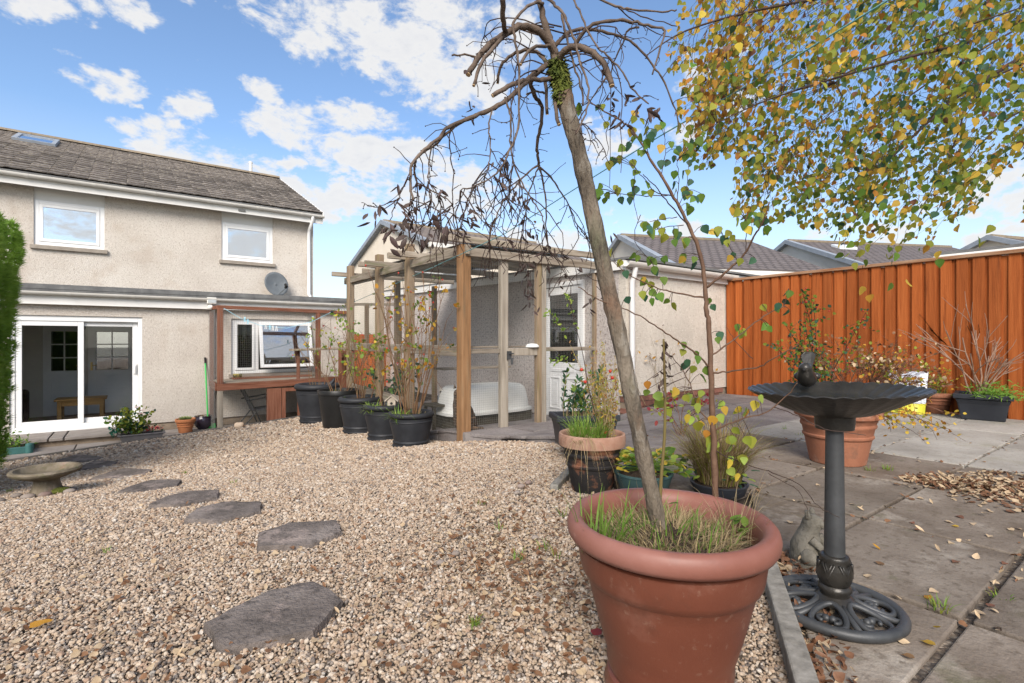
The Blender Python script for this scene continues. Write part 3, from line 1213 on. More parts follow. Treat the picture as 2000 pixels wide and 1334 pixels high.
for sx in (-.25, .32):
    for sy in (-.45, .40):
        g = MB()
        g.box((ax + sx - .03, ay + sy - .03, -.80), (ax + sx + .03, ay + sy + .03, -.74))
        g.build('foot', m_oak, ac)

# satellite dish on the upper wall
dp = onV(538, 556, VH - .28)
dish = thing('satellite_dish', 'round grey satellite dish fixed to the upper house wall', 'satellite dish', dp)
g = MB()
ax_ = Vector((.25, -1, .28)).normalized()
q4 = ax_.to_track_quat('Z', 'Y')
vs, fs = [], []
n = 28
for i in range(6):
    r = .285 * i / 5
    for k in range(n):
        a = 2 * math.pi * k / n
        vs.append(dp + q4 @ Vector((r * math.cos(a), r * 1.06 * math.sin(a), .055 * (i / 5) ** 2)))
for i in range(5):
    for k in range(n):
        k2 = (k + 1) % n
        fs.append((i * n + k, i * n + k2, (i + 1) * n + k2, (i + 1) * n + k))
g.add(vs, fs)
m_dish = mat('dish_grey', [(.115, .13, .14), (.16, .175, .185)], scale=8, rough=.6)
do = g.build('reflector', m_dish, dish, smooth=180)
sm = do.modifiers.new('thick', 'SOLIDIFY')
sm.thickness = .008
g = MB()
tip = dp + ax_ * .30 + Vector((.10, 0, -.16))
g.tube([dp + q4 @ Vector((0, -.28, .05)), tip], .012, 6)
g.build('arm', m_dish, dish)
g = MB()
g.tube([tip - ax_ * .02, tip + ax_ * .02 + Vector((0, 0, .02)), tip + Vector((.0, .05, .08))], [.03, .035, .03], 8)
g.build('receiver', m_dark, dish, smooth=50)
g = MB()
g.tube([dp, Vector((dp.x, VH - .10, dp.z - .02)), Vector((dp.x, VH + .01, dp.z - .02))], .022, 8)
g.build('bracket', m_dish, dish)
# security light on the extension fascia
sp_ = onV(413, 588, VE - .16)
sl_ = thing('security_light', 'small white floodlight with round sensor on the extension fascia', 'light', sp_)
g = MB()
g.box((sp_.x - .085, VE - .23, sp_.z - .06), (sp_.x + .085, VE - .122, sp_.z + .07))
lo_ = g.build('lamp_housing', m_gutter, sl_, bev=.01)
g = MB()
g.box((sp_.x - .07, VE - .236, sp_.z - .04), (sp_.x + .07, VE - .2305, sp_.z + .055))
g.build('lens', mat('lamp_lens', [(.45, .48, .48)], rough=.2), sl_)
g = MB()
g.ball((sp_.x - .02, VE - .18, sp_.z - .13), .055, 12, 8)
g.tube([(sp_.x - .02, VE - .17, sp_.z - .09), (sp_.x - .02, VE - .17, sp_.z - .05)], .02, 8)
g.build('sensor', m_gutter, sl_, smooth=180)

# =================================================================== garage
GU, GV = 5.1, 4.43
GE = 12.2
garage = thing('garage', 'low pebbledash garage with white side door and brick corner', 'garage', (GU, GV, -.45))
zt0, zt1 = 1.79, 1.97        # wall head: front, back
dv0, dv1 = onU(1142, 700, GU).y, onU(1062, 700, GU).y
dzb, dzt = -.375, 1.68
b = MB()


def zh(v):
    return zt0 + (zt1 - zt0) * (v - GV) / (GE - GV)


def side_piece(b_, v0, v1, z0, z1a, z1b, th=.12):
    b_.hexa([(GU, v0, z0), (GU + th, v0, z0), (GU + th, v1, z0), (GU, v1, z0), (GU, v0, z1a), (GU + th, v0, z1a), (GU + th, v1, z1b), (GU, v1, z1b)])


side_piece(b, GV + .121, dv0, -.5, zh(GV), zh(dv0))
side_piece(b, dv1, GE - .28, -.5, zh(dv1), zh(GE))
side_piece(b, dv0, dv1, dzt, zh(dv0), zh(dv1))
b.build('side_wall', m_dash, garage)
b = MB()
b.box((GU, GV, .10), (10.2, GV + .12, zt0))
b.build('front_wall', m_dash_lt, garage)
# brick footing below the front wall
m_brick = mat('red_brick', [(.17, .075, .055), (.25, .12, .09)], scale=10, rough=.95, bump=.5, rand=.25)
bb = MB()
bb.box((0, 0, 0), (.215, .10, .065))
brick_me = bb.mesh('brick', m_brick)
foot = MB()
foot.box((GU + .02, GV + .02, -.45), (10.2, GV + .11, .098))
ft = foot.build('footing', m_stonebase, garage)
for r_ in range(3):
    for c in range(13):
        uu = GU + .005 + c * .225 + (.11 if r_ % 2 else 0)
        if uu > 7.2:
            continue
        place('brick', brick_me, ft, (uu, GV - .002 + random.uniform(0, .004), -.125 + r_ * .075))
# brick quoin at the far end
m_quoin = mat('buff_brick', [(.30, .215, .165), (.40, .30, .24)], scale=9, rough=.95, bump=.4, rand=.16)
qb = MB()
qb.box((0, 0, 0), (.12, .27, .125))
quoin_me = qb.mesh('brick', m_quoin)
for r_ in range(17):
    place('brick', quoin_me, garage, (GU - .004, GE - .28, -.5 + r_ * .135))
b = MB()
th = .03
for (x0, x1, za, zb, vv0, vv1) in ((GU - .05, GU - .02, zt0 - .055, zt0 + .07, GV - .02, GE + .06),):
    b.hexa([(x0, vv0, za), (x1, vv0, za), (x1, vv1, zt1 - .055), (x0, vv1, zt1 - .055), (x0, vv0, zb), (x1, vv0, zb), (x1, vv1, zt1 + .07), (x0, vv1, zt1 + .07)])
b.build('fascia', m_fascia, garage)
b = MB()
b.hexa([(GU - .06, GV - .10, zt0 + .072), (10.3, GV - .10, zt0 + .072), (10.3, GE + .1, zt1 + .072), (GU - .06, GE + .1, zt1 + .072),
        (GU - .06, GV - .10, zt0 + .10), (10.3, GV - .10, zt0 + .10), (10.3, GE + .1, zt1 + .10), (GU - .06, GE + .1, zt1 + .10)])
b.build('roof_sheet', m_felt, garage)
b = MB()
b.hexa([(GU - .03, GE + .061, -.5), (10.2, GE + .061, -.5), (10.2, GE + .1, -.5), (GU - .03, GE + .1, -.5), (GU - .03, GE + .061, zt1), (10.2, GE + .061, zt1), (10.2, GE + .1, zt1), (GU - .03, GE + .1, zt1)])
b.build('rear_wall', m_dash, garage)
b = MB()
b.box((GU - .05, GV - .05, zt0 - .10), (10.2, GV - .02, zt0 + .06))
b.build('front_fascia', m_fascia, garage)
gutter('gutter', GU - .12, 7.5, GV - .11, zt0 + .03, .065, garage)
b = MB()
b.tube([(GU + .06, GV - .11, zt0 - .03), (GU + .06, GV - .09, zt0 - .15), (GU + .06, GV - .06, zt0 - .2), (GU + .06, GV - .06, -.14)], .034, 10)
b.build('downpipe', m_upvc, garage, smooth=50)
# side door
g = MB()
fr = .06
g.box((GU - .03, dv0, dzb), (GU + .09, dv0 + fr, dzt))
g.box((GU - .03, dv1 - fr, dzb), (GU + .09, dv1, dzt))
g.box((GU - .03, dv0 + fr, dzt - fr), (GU + .09, dv1 - fr, dzt))
g.box((GU - .05, dv0, dzb - .04), (GU + .10, dv1, dzb))
gd = g.build('side_door', m_upvc, garage, bev=.006)
g = MB()
a, c = dv0 + fr + .004, dv1 - fr - .004
zm = .50
g.box((GU - .01, a, dzb + .005), (GU + .04, c, zm))
g.box((GU - .01, a, zm), (GU + .04, a + .07, dzt - fr - .004))
g.box((GU - .01, c - .07, zm), (GU + .04, c, dzt - fr - .004))
g.box((GU - .01, a + .07, dzt - fr - .12), (GU + .04, c - .10, dzt - fr - .004))
g.build('leaf', m_upvc, gd, bev=.004)
for (q0, q1) in ((a + .10, (a + c) / 2 - .05), ((a + c) / 2 + .05, c - .10)):
    g = MB()
    for (y0, y1, z0, z1) in ((q0, q0 + .02, dzb + .18, .28), (q1 - .02, q1, dzb + .18, .28), (q0 + .02, q1 - .02, dzb + .18, dzb + .20), (q0 + .02, q1 - .02, .26, .28)):
        g.box((GU - .022, y0, z0), (GU - .0101, y1, z1))
    g.box((GU - .016, q0 + .06, dzb + .24), (GU - .0101, q1 - .06, .22))
    g.build('panel', m_upvc, gd, bev=.004)
g = MB()
g.box((GU - .018, a + .12, .36), (GU - .0101, c - .12, .40))
g.build('letter_bar', m_upvc, gd)
g = MB()
g.box((GU + .01, a + .07, zm), (GU + .018, c - .07, dzt - fr - .10))
g.build('pane', m_glass_g, gd)
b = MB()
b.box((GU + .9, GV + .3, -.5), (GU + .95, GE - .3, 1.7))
b.build('inside', m_dark, garage)  # black sheet painted as the shade of the garage behind the door pane

# gate and board fence between garage and house
gate = thing('board_gate', 'orange boarded gate between garage and house', 'gate', (4.62, 12.25, -.95))
gb_ = MB()
gb_.box((0, 0, 0), (.115, .02, 1.92))
gate_me = gb_.mesh('board', m_fence)
for k in range(8):
    place('board', gate_me, gate, (4.18 + k * .12, 12.25, -.95))
g = MB()
g.box((4.18, 12.271, -.6), (5.1, 12.31, -.5))
g.box((4.18, 12.271, .5), (5.1, 12.31, .6))
g.build('rail', m_red_x, gate)

# =================================================================== fence
FU = 7.43
fence = thing('board_fence', 'tall orange stained timber fence of overlapping vertical boards', 'fence', (FU, 1.5, -.05))
fb = MB()
fb.box((-.010, 0, 0), (.010, .098, 1.775))
over_me = fb.mesh('board', m_fence)
fb = MB()
fb.box((-.010, 0, 0), (.010, .108, 1.765))
under_me = fb.mesh('board', m_fence)
k = 0
v = GV - .13
while v > -3.2:
    place('board', over_me, fence, (FU - .0185, v + random.uniform(-.006, .006), -.035 + random.uniform(-.008, .008)), (random.uniform(-.004, .004), random.uniform(-.004, .004), random.uniform(-.02, .02)))
    place('board', under_me, fence, (FU + .003, v - .082, -.035 + random.uniform(-.01, .01)), (random.uniform(-.003, .003), random.uniform(-.003, .003), random.uniform(-.02, .02)))
    v -= .138 + random.uniform(-.007, .007)
vv = GV - .04
for k in range(4):
    g = MB()
    L_ = 1.83
    g.box((FU - .055, vv - L_, 1.735), (FU + .065, vv - .006, 1.772 + .002 * k))
    g.build('cap_rail', m_fencecap, fence, bev=.005)
    vv -= L_
for z in (.25, .9, 1.55):
    g = MB()
    g.box((FU + .016, -3.2, z), (FU + .06, GV - .02, z + .07))
    g.build('rail', m_red_y, fence)
for k in range(5):
    g = MB()
    g.box((FU + .062, GV - .2 - k * 1.8, -.1), (FU + .15, GV - .11 - k * 1.8, 1.70))
    g.build('post', m_red_z, fence)

# =================================================================== houses beyond
m_cream = mat('cream_render', [(.66, .58, .47), (.74, .66, .55)], scale=1, rough=.9)
m_palewall = mat('pale_render', [(.48, .46, .42), (.58, .56, .52)], scale=1.2, rough=.95, bump=.3)


def tilemat(name, cols, ax):
    m = mat(name, cols, scale=3, rough=.9)
    t = m.node_tree
    N = NT(t)
    bs = [n for n in t.nodes if n.type == 'BSDF_PRINCIPLED'][0]
    tcn = N.n('ShaderNodeTexCoord')
    br = N.n('ShaderNodeTexBrick')
    N.link(tcn.outputs['UV'], br.inputs['Vector'])
    br.inputs['Scale'].default_value = 1.0
    br.inputs['Brick Width'].default_value = .33
    br.inputs['Row Height'].default_value = .32
    br.inputs['Mortar Size'].default_value = .045
    br.inputs['Mortar Smooth'].default_value = .6
    br.offset = 0.5
    src = bs.inputs['Base Color'].links[0].from_socket
    mu = N.mix(N.math('MULTIPLY', br.outputs['Fac'], .55), src, c4((.045, .04, .04)))
    N.link(mu, bs.inputs['Base Color'])
    bp = N.n('ShaderNodeBump')
    bp.invert = True
    bp.inputs['Strength'].default_value = 1
    bp.inputs['Distance'].default_value = .05
    N.link(br.outputs['Fac'], bp.inputs['Height'])
    N.link(bp.outputs[0], bs.inputs['Normal'])
    return m


m_rt1 = tilemat('far_brown_tiles', [(.17, .135, .115), (.24, .20, .17)], 0)
m_rt2 = tilemat('far_grey_tiles', [(.125, .105, .10), (.175, .15, .145)], 0)


def gable_house(label, c0, adir, length, half, zb, ze, zr, mwall, mroof, slate, extra=None):
    """c0: foot of the gable's middle in plan; adir: direction of the ridge"""
    ad = Vector((adir[0], adir[1], 0)).normalized()
    sdv = Vector((ad.y, -ad.x, 0))          # to the near side
    c0 = Vector((c0[0], c0[1], 0))
    h = thing('house', label, 'house', (c0.x, c0.y, zb))

    def P(a, s_, z):
        q = c0 + ad * a + sdv * s_
        return (q.x, q.y, z)
    g = MB()
    g.add([P(0, half, zb), P(0, -half, zb), P(0, -half, ze), P(0, 0, zr), P(0, half, ze), P(length, half, zb), P(length, -half, zb), P(length, -half, ze), P(length, 0, zr), P(length, half, ze)],
          [(0, 1, 2, 3, 4), (9, 8, 7, 6, 5), (0, 4, 9, 5), (1, 6, 7, 2)])
    g.build('wall', mwall, h)
    ov = .25
    k_ = (zr - ze) / half
    for sgn in (1, -1):
        g = MB()
        zo = ze - ov * k_
        a0_, a1_ = -.18, length + .18
        lo_, hi_ = (half + ov) * sgn, 0.0
        g.add([P(a0_, lo_, zo), P(a1_, lo_, zo), P(a1_, hi_, zr), P(a0_, hi_, zr), P(a0_, lo_, zo + .09), P(a1_, lo_, zo + .09), P(a1_, hi_, zr + .09), P(a0_, hi_, zr + .09)],
              [(3, 2, 1, 0), (4, 5, 6, 7), (0, 1, 5, 4), (1, 2, 6, 5), (2, 3, 7, 6), (3, 0, 4, 7)])
        ro = g.build('roof', mroof, h)
        uvl = ro.data.uv_layers.new(name='UVMap')
        L2 = math.hypot(half + ov, zr - zo)
        cs = {0: (0, 0), 1: (length, 0), 2: (length, L2), 3: (0, L2)}
        for pl in ro.data.polygons:
            for li in pl.loop_indices:
                uvl.data[li].uv = cs[ro.data.loops[li].vertex_index % 4]
        g = MB()
        g.hexa([P(a0_ - .04, lo_, zo - .06), P(a0_ + .22, lo_, zo - .06), P(a0_ + .22, hi_, zr - .06), P(a0_ - .04, hi_, zr - .06),
                P(a0_ - .04, lo_, zo + .13), P(a0_ + .22, lo_, zo + .13), P(a0_ + .22, hi_, zr + .13), P(a0_ - .04, hi_, zr + .13)])
        g.build('verge', slate, ro)
    g = MB()
    q = half + ov + .03
    zo = ze - ov * k_
    g.hexa([P(0, q - .05, zo - .16), P(length, q - .05, zo - .16), P(length, q + .06, zo - .16), P(0, q + .06, zo - .16),
            P(0, q - .05, zo + .02), P(length, q - .05, zo + .02), P(length, q + .06, zo + .02), P(0, q + .06, zo + .02)])
    g.build('gutter', m_gutter, h)
    g = MB()
    g.bar(P(-.1, 0, zr + .10), P(length + .1, 0, zr + .10), .22, .10)
    g.build('ridge', m_ridge, h)
    if extra:
        extra(h, P, half, ze, zr, k_)
    return h


# the cream gable past the garage
U1 = 9.0
ap1 = onU(752, 436, U1)
ev1 = onU(692, 518, U1)
half1 = ev1.y - ap1.y
gable_house('cream gabled house with brown roof standing behind the garage', (U1, ap1.y), (1, 0), 8.5, half1, -1.0, ev1.z, ap1.z, m_cream, m_rt1, m_lead)
# grey roof over the garage gutter: ridge traced from its two ends
r0 = at(1216, 464, 21.0)
r1 = at(1462, 476, 21.0 * 200 / 188)
dr = (r1 - r0)
le = dr.length


def house_from_ridge(label, r0, r1, half, drop, mw, slate, extra=None, L=None):
    d = Vector((r1.x - r0.x, r1.y - r0.y, 0))
    return gable_house(label, (r0.x, r0.y), (d.x, d.y), L or d.length, half, -1.0, r0.z - drop, r0.z, mw, m_rt2, slate, extra)


house_from_ridge('pale gabled house with grey roof right behind the garage gutter', r0, r1, 4.0, 1.75, m_palewall, m_lead)
r0 = at(1541, 474, 24.0)
r1 = at(1800, 484, 24.0 * 190 / 180)


def skyl(h, P, half, ze, zr, k_):
    g = MB()
    s0, s1, a0_, a1_ = 1.0, 1.5, 1.35, 2.25
    z = lambda s_: zr - s_ * k_ + .10
    g.hexa([P(a0_, s1, z(s1)), P(a1_, s1, z(s1)), P(a1_, s0, z(s0)), P(a0_, s0, z(s0)), P(a0_, s1, z(s1) + .1), P(a1_, s1, z(s1) + .1), P(a1_, s0, z(s0) + .1), P(a0_, s0, z(s0) + .1)])
    g.build('rooflight', mat('far_glass', [(.75, .78, .8)], rough=.3), h)


house_from_ridge('pale gabled house with grey roof and a small rooflight above the orange fence', r0, r1, 4.4, 1.8, m_palewall, m_lead, skyl, L=9)
r0 = at(1935, 466, 20.0)
r1 = at(2200, 490, 20.0 * 198 / 176)
house_from_ridge('cream gabled house with dark verge at the open end of the orange fence', r0, r1, 3.6, 1.5, m_cream, m_lead, L=9)
# low outbuilding just past the fence
shed = thing('outbuilding', 'low outbuilding with pale eaves showing over the orange fence', 'outbuilding', (8.3, 0, -.2))
g = MB()
g.box((8.3, -4, -.5), (11, 1.95, 1.82))
g.build('wall', m_palewall, shed)
g = MB()
g.box((8.16, -4, 1.80), (8.28, 2.05, 1.90))
g.build('gutter', m_gutter, shed, bev=.02)
g = MB()
g.hexa([(8.2, -4, 1.905), (11.2, -4, 2.2), (11.2, 2.08, 2.2), (8.2, 2.08, 1.905), (8.2, -4, 1.94), (11.2, -4, 2.24), (11.2, 2.08, 2.24), (8.2, 2.08, 1.94)])
g.build('roof', m_felt, shed)
# =================================================================== cat run (pergola with wire netting)


def netting(b_, o, ex, ey, w, h, step=.026, r=.0007):
    """wire grid on the rectangle from o along ex (w) and ey (h)"""
    o, ex, ey = Vector(o), Vector(ex).normalized(), Vector(ey).normalized()
    n1, n2 = int(w / step), int(h / step)
    for i in range(n1 + 1):
        p = o + ex * (w * i / n1)
        b_.tube([p, p + ey * h], r, 3, cap=False)
    for j in range(n2 + 1):
        p = o + ey * (h * j / n2)
        b_.tube([p, p + ex * w], r, 3, cap=False)


RU, RVV = 3.0, 4.97
run = thing('cat_run', 'weathered timber pergola run closed with wire netting beside the garage', 'pergola', (RU, RVV, -.25))


def beam(name, p, q, w, h, m, parent, bev=.006, up=(0, 0, 1)):
    g = MB()
    g.bar(p, q, w, h, up)
    return g.build(name, m, parent, bev=bev)


def post(u, v, z0, z1, w, m, parent, w2=None):
    g = MB()
    w2 = w2 or w
    g.box((u - w / 2, v - w2 / 2, z0), (u + w / 2, v + w2 / 2, z1))
    return g.build('post', m, parent, bev=.006)


post(RU, RVV, -.34, 1.90, .12, m_orange_z, run)
for (x, vv, zt) in ((806, 6.38, 2.12), (741, 7.43, 2.12), (685, 8.72, 2.10)):
    post(RU, vv, -.45, zt, .10, m_grey_z, run, .12)
f1 = [onV(983, 700, RVV), onV(1055, 700, RVV), onV(1163, 700, RVV)]
post(f1[0].x, RVV, -.22, 1.79, .11, m_pale_z, run, .06)
post(f1[1].x - .035, RVV, -.22, 1.79, .07, m_grey_z, run, .07)
post(f1[1].x + .045, RVV, -.22, 1.79, .08, m_pale_z, run, .05)
post(f1[2].x, RVV, -.25, 1.86, .09, m_grey_z, run, .05)
# back posts and inner frame
for (u, v) in ((4.6, 8.7), (4.9, 6.9)):
    post(u, v, -.45, 1.85, .08, m_grey_z, run)
post(3.86, 8.72, -.45, 1.9, .09, m_grey_z, run)
# beams
beam('beam', (RU, RVV - .10, 1.84), (RU, 8.98, 1.86), .05, .11, m_grey_y, run)
beam('beam', (RU + .10, RVV - .05, 1.82), (RU + .10, 8.85, 1.84), .045, .09, m_grey_y, run)
beam('front_rail', (RU - .02, RVV - .05, 1.82), (GU - .02, RVV - .05, 1.84), .045, .10, m_grey_x, run)
# rafters lying across, sticking out past the side beam
for (px, py, vv) in ((861, 476, RVV - .02), (757, 506, 6.42), (773, 503, 6.20), (700, 521, 7.47), (712, 519, 7.22), (648, 537, 8.76)):
    p = onV(px, py, vv)
    z = 1.955 if vv < 5.2 else 1.955
    z += random.uniform(-.012, .008)
    beam('rafter', (p.x, vv, z), (GU - .05, vv + random.uniform(-.03, .03), z + random.uniform(0, .03)), .045, .078, m_grey_x, run)
for vv in (5.7, 8.1):
    beam('rafter', (RU - .02, vv, 1.945), (GU - .05, vv, 1.96), .045, .09, m_grey_x, run)
# mid rails, shelves
beam('mid_rail', (RU + .06, RVV + .01, .70), (f1[0].x - .055, RVV + .01, .70), .04, .055, m_grey_x, run)
beam('mid_rail', (f1[0].x + .055, RVV - .01, .685), (f1[1].x - .07, RVV - .01, .685), .05, .09, m_pale_z, run)
beam('mid_rail', (f1[1].x + .085, RVV - .01, .715), (GU - .02, RVV - .01, .715), .035, .05, m_grey_x, run)
beam('mid_rail', (RU, RVV + .06, .70), (RU, 8.66, .72), .05, .12, m_grey_y, run)
beam('bottom_rail', (RU + .02, 6.45, -.08), (RU + .02, 8.66, -.02), .03, .22, m_grey_y, run)
g = MB()
g.box((RU + .03, RVV + .04, .735), (f1[1].x - .05, RVV + .34, .757))
g.build('shelf', m_grey_x, run, bev=.004)
g = MB()
g.box((RU + .03, RVV + .36, .737), (RU + .32, 8.60, .759))
g.build('shelf', m_grey_y, run, bev=.004)
g = MB()
g.box((3.35, 6.1, .42), (4.5, 6.4, .445))
g.build('shelf', m_grey_x, run, bev=.004)
# corrugated clear sheet edge across the top
g = MB()
g.hexa([(RU + .25, 5.4, 2.012), (GU - .1, 5.4, 2.03), (GU - .1, 8.6, 2.06), (RU + .25, 8.6, 2.05), (RU + .25, 5.4, 2.018), (GU - .1, 5.4, 2.036), (GU - .1, 8.6, 2.066), (RU + .25, 8.6, 2.056)])
m_sheet = glass('clear_sheet', .10, (.80, .84, .84))
g.build('roof_sheet', m_sheet, run)
# netting panels
g = MB()
netting(g, (RU + .06, RVV - .03, -.26), (1, 0, 0), (0, 0, 1), GU - RU - .1, 2.05)
g.build('front_netting', m_wire, run, kind='stuff')
g = MB()
netting(g, (RU - .03, RVV + .06, -.30), (0, 1, 0), (0, 0, 1), 3.65, 2.08, step=.032)
g.build('side_netting', m_wire, run, kind='stuff')
# latch
g = MB()
lp_ = onV(996, 694, RVV - .06)
g.box((lp_.x - .03, RVV - .055, lp_.z - .05), (lp_.x + .03, RVV - .035, lp_.z + .05))
g.tube([(lp_.x - .02, RVV - .07, lp_.z + .02), (lp_.x + .05, RVV - .07, lp_.z + .02)], .008, 6)
g.tube([(lp_.x + .03, RVV - .06, lp_.z - .03), (lp_.x + .03, RVV - .06, lp_.z - .11)], .018, 6)
g.build('latch', m_iron_g, run, bev=.002)
# white dish on the shelf
dp_ = onV(1028, 672, RVV + .1)
dsh = MB()
dsh.lathe([(.055, 0), (.075, .012), (.070, .035), (.05, .05), (.02, .055)], (dp_.x, RVV - .02, .731), 16, 1.3, .8)
tag(dsh.build('dish', m_white, None, smooth=60), 'small white upturned dish on the run shelf', 'dish')

# =================================================================== window catio against the house
WV = 11.38
ca = thing('window_catio', 'red brown timber window enclosure with wire netting round the kitchen window', 'enclosure', (2.5, WV, -.98))
c0 = onV(430, 700, WV).x
c1 = onV(621, 700, WV).x
c2 = onV(664, 700, WV).x
zt = 1.44
zs = -.09
post(c0, WV, zs + .07, zt, .10, m_red_z, ca)
post(c0, WV, -.98, zs - .07, .095, m_pale_z, ca)
post(c1, WV, zs + .07, zt - .03, .085, m_red_z, ca)
post(c0 - .04, VE - .06, -.98, zt, .07, m_red_z, ca)
post(c2 + .02, WV, -.98, .78, .09, m_red_z, ca)
post(onV(583, 700, WV).x, WV + .02, zs + .07, .62, .06, m_red_z, ca)
beam('top_rail', (c0 - .05, WV, zt + .03), (c2 + .25, WV, zt + .0), .06, .07, m_red_x, ca)
beam('top_rail', (c0 - .02, WV + .05, zt + .03), (c0 - .02, VE - .02, zt + .06), .05, .07, m_red_y, ca)
beam('top_rail', (c1, WV + .05, zt), (c1, VE - .02, zt + .04), .05, .06, m_red_y, ca)
beam('shelf_rail', (c0 - .05, WV - .02, zs), (c2, WV - .02, zs + .05), .06, .135, m_red_x, ca)
beam('shelf_rail', (c0 - .06, WV + .02, zs), (c0 - .06, VE - .02, zs + .02), .05, .135, m_red_y, ca)
g = MB()
g.box((c0 - .02, WV + .015, zs + .066), (c2, VE - .02, zs + .088))
g.build('shelf', m_grey_x, ca, bev=.003)
g = MB()
g.box((KU0, VE - .30, zs + .09), (KU1 - .1, VE - .065, zs + .125))
g.build('shelf', m_red_x, ca, bev=.003)
# lower cupboard fronts
d1a = onV(521, 800, WV).x
d1b = onV(549, 800, WV).x
g = MB()
g.box((d1a, WV - .03, -.98), (d1b, WV + .03, zs - .07))
g.build('post', m_red_z, ca, bev=.004)
for (xa, xb) in ((550, 588), (592, 640)):
    ua, ub = onV(xa, 800, WV).x, onV(xb, 800, WV).x
    g = MB()
    beadbox(g, ua, ub, -.90, zs - .075, WV - .035, WV + .005, .075)
    g.build('hatch', m_red_z, ca, bev=.004)
g = MB()
hx = onV(589, 808, WV).x
g.tube([(hx - .06, WV - .05, -.66), (hx + .06, WV - .05, -.66)], .012, 6)
g.box((hx - .05, WV - .045, -.69), (hx + .05, WV - .036, -.63))
g.build('bolt', m_wire, ca)
g = MB()
netting(g, (c0, WV - .055, zs + .07), (1, 0, 0), (0, 0, 1), c2 - c0 - .5, zt - zs - .07, step=.034, r=.0010)
netting(g, (c0 - .09, WV, -.95), (0, 1, 0), (0, 0, 1), VE - WV - .03, zt + .93, step=.034, r=.0010)
netting(g, (c0, WV - .055, -.95), (1, 0, 0), (0, 0, 1), d1a - c0, .8, step=.034, r=.0010)
netting(g, (c0, WV, zt + .065), (1, 0, 0), (0, 1, 0), c2 - c0, VE - WV - .03, step=.05, r=.0010)
g.build('netting', m_wire, ca, kind='stuff')
# overhead walkway from catio to run
wk = thing('cat_walkway', 'dark timber shelf walkway linking the window enclosure to the run', 'walkway', (3.4, 10.2, .62))
beam('board', (c1 - .45, WV + .05, .62), (RU + .5, 8.8, .70), .28, .045, m_grey_y, wk)
beam('upright', (3.42, 10.3, -.62), (3.42, 10.3, .62), .09, .07, m_red_z, wk, up=(0, 1, 0))
beam('upright', (3.62, 9.6, .72), (3.62, 9.6, 1.52), .07, .07, m_grey_z, wk, up=(0, 1, 0))
beam('upright', (4.3, 9.6, .72), (4.3, 9.6, 1.52), .07, .07, m_grey_z, wk, up=(0, 1, 0))
beam('rail', (3.2, 9.6, 1.50), (4.4, 9.6, 1.55), .05, .05, m_grey_x, wk)
# yellow dotted toy on the catio shelf
tp_ = onV(464, 743, VE - .2)
g = MB()
g.tube([(tp_.x - .08, VE - .2, zs + .165), (tp_.x + .08, VE - .2, zs + .165)], .04, 12)
m_toy = mat('dotted_toy', [(.55, .45, .12), (.10, .08, .03)], scale=16, lo=.45, hi=.55, rough=.7)
tag(g.build('cat_toy', m_toy, None, smooth=60), 'yellow and black dotted cat toy on the enclosure shelf', 'toy')

# folding chair under the catio
cu, cv = 1.98, 11.72
ch = thing('folding_chair', 'black mesh folding garden chair standing under the window enclosure', 'chair', (cu, cv, -.975))
cz = -.975
sl_m = mat('chair_mesh', [(.03, .032, .036), (.05, .052, .058)], scale=60, rough=.8)
g = MB()
g.hexa([(cu - .02, cv - .24, cz + .36), (cu + .42, cv - .24, cz + .40), (cu + .42, cv + .24, cz + .40), (cu - .02, cv + .24, cz + .36),
        (cu - .02, cv - .24, cz + .375), (cu + .42, cv - .24, cz + .415), (cu + .42, cv + .24, cz + .415), (cu - .02, cv + .24, cz + .375)])
g.build('seat', sl_m, ch)
g = MB()
g.hexa([(cu - .02, cv - .24, cz + .38), (cu + .0, cv - .24, cz + .38), (cu + .0, cv + .24, cz + .38), (cu - .02, cv + .24, cz + .38),
        (cu - .24, cv - .24, cz + .92), (cu - .22, cv - .24, cz + .92), (cu - .22, cv + .24, cz + .92), (cu - .24, cv + .24, cz + .92)])
g.build('backrest', sl_m, ch)
for sy in (-.27, .27):
    g = MB()
    g.tube([(cu - .26, cv + sy, cz + .95), (cu + .02, cv + sy, cz + .36), (cu + .16, cv + sy, cz)], .013, 6)
    g.build('leg', m_blk2, ch)
    g = MB()
    g.tube([(cu + .46, cv + sy, cz), (cu + .36, cv + sy, cz + .40), (cu + .30, cv + sy, cz + .62)], .013, 6)
    g.build('leg', m_blk2, ch)
    g = MB()
    g.tube([(cu - .16, cv + sy, cz + .58), (cu + .30, cv + sy, cz + .64), (cu + .42, cv + sy, cz + .63)], .016, 6)
    g.build('armrest', m_blk2, ch)
    g = MB()
    g.tube([(cu - .24, cv + sy, cz), (cu + .04, cv + sy, cz + .36)], .013, 6)
    g.build('leg', m_blk2, ch)

# broom against the wall
bp0 = onV(404, 818, VE - .28)
bp1 = onV(401, 700, VE - .03)
br = thing('broom', 'bright green broom handle leaning on the roughcast wall', 'broom', (bp0.x, VE - .28, -.97))
g = MB()
g.tube([(bp0.x + .02, VE - .30, -.90), (bp1.x, VE - .03, bp1.z - .1)], .016, 8)
g.build('handle', m_broom, br)
g = MB()
g.tube([(bp1.x, VE - .03, bp1.z - .1), (bp1.x - .004, VE - .02, bp1.z + .02)], .019, 8)
g.build('grip', m_blk2, br)
g = MB()
g.box((bp0.x - .13, VE - .34, -.975), (bp0.x + .15, VE - .27, -.88))
g.build('head', m_broom, br, bev=.01)

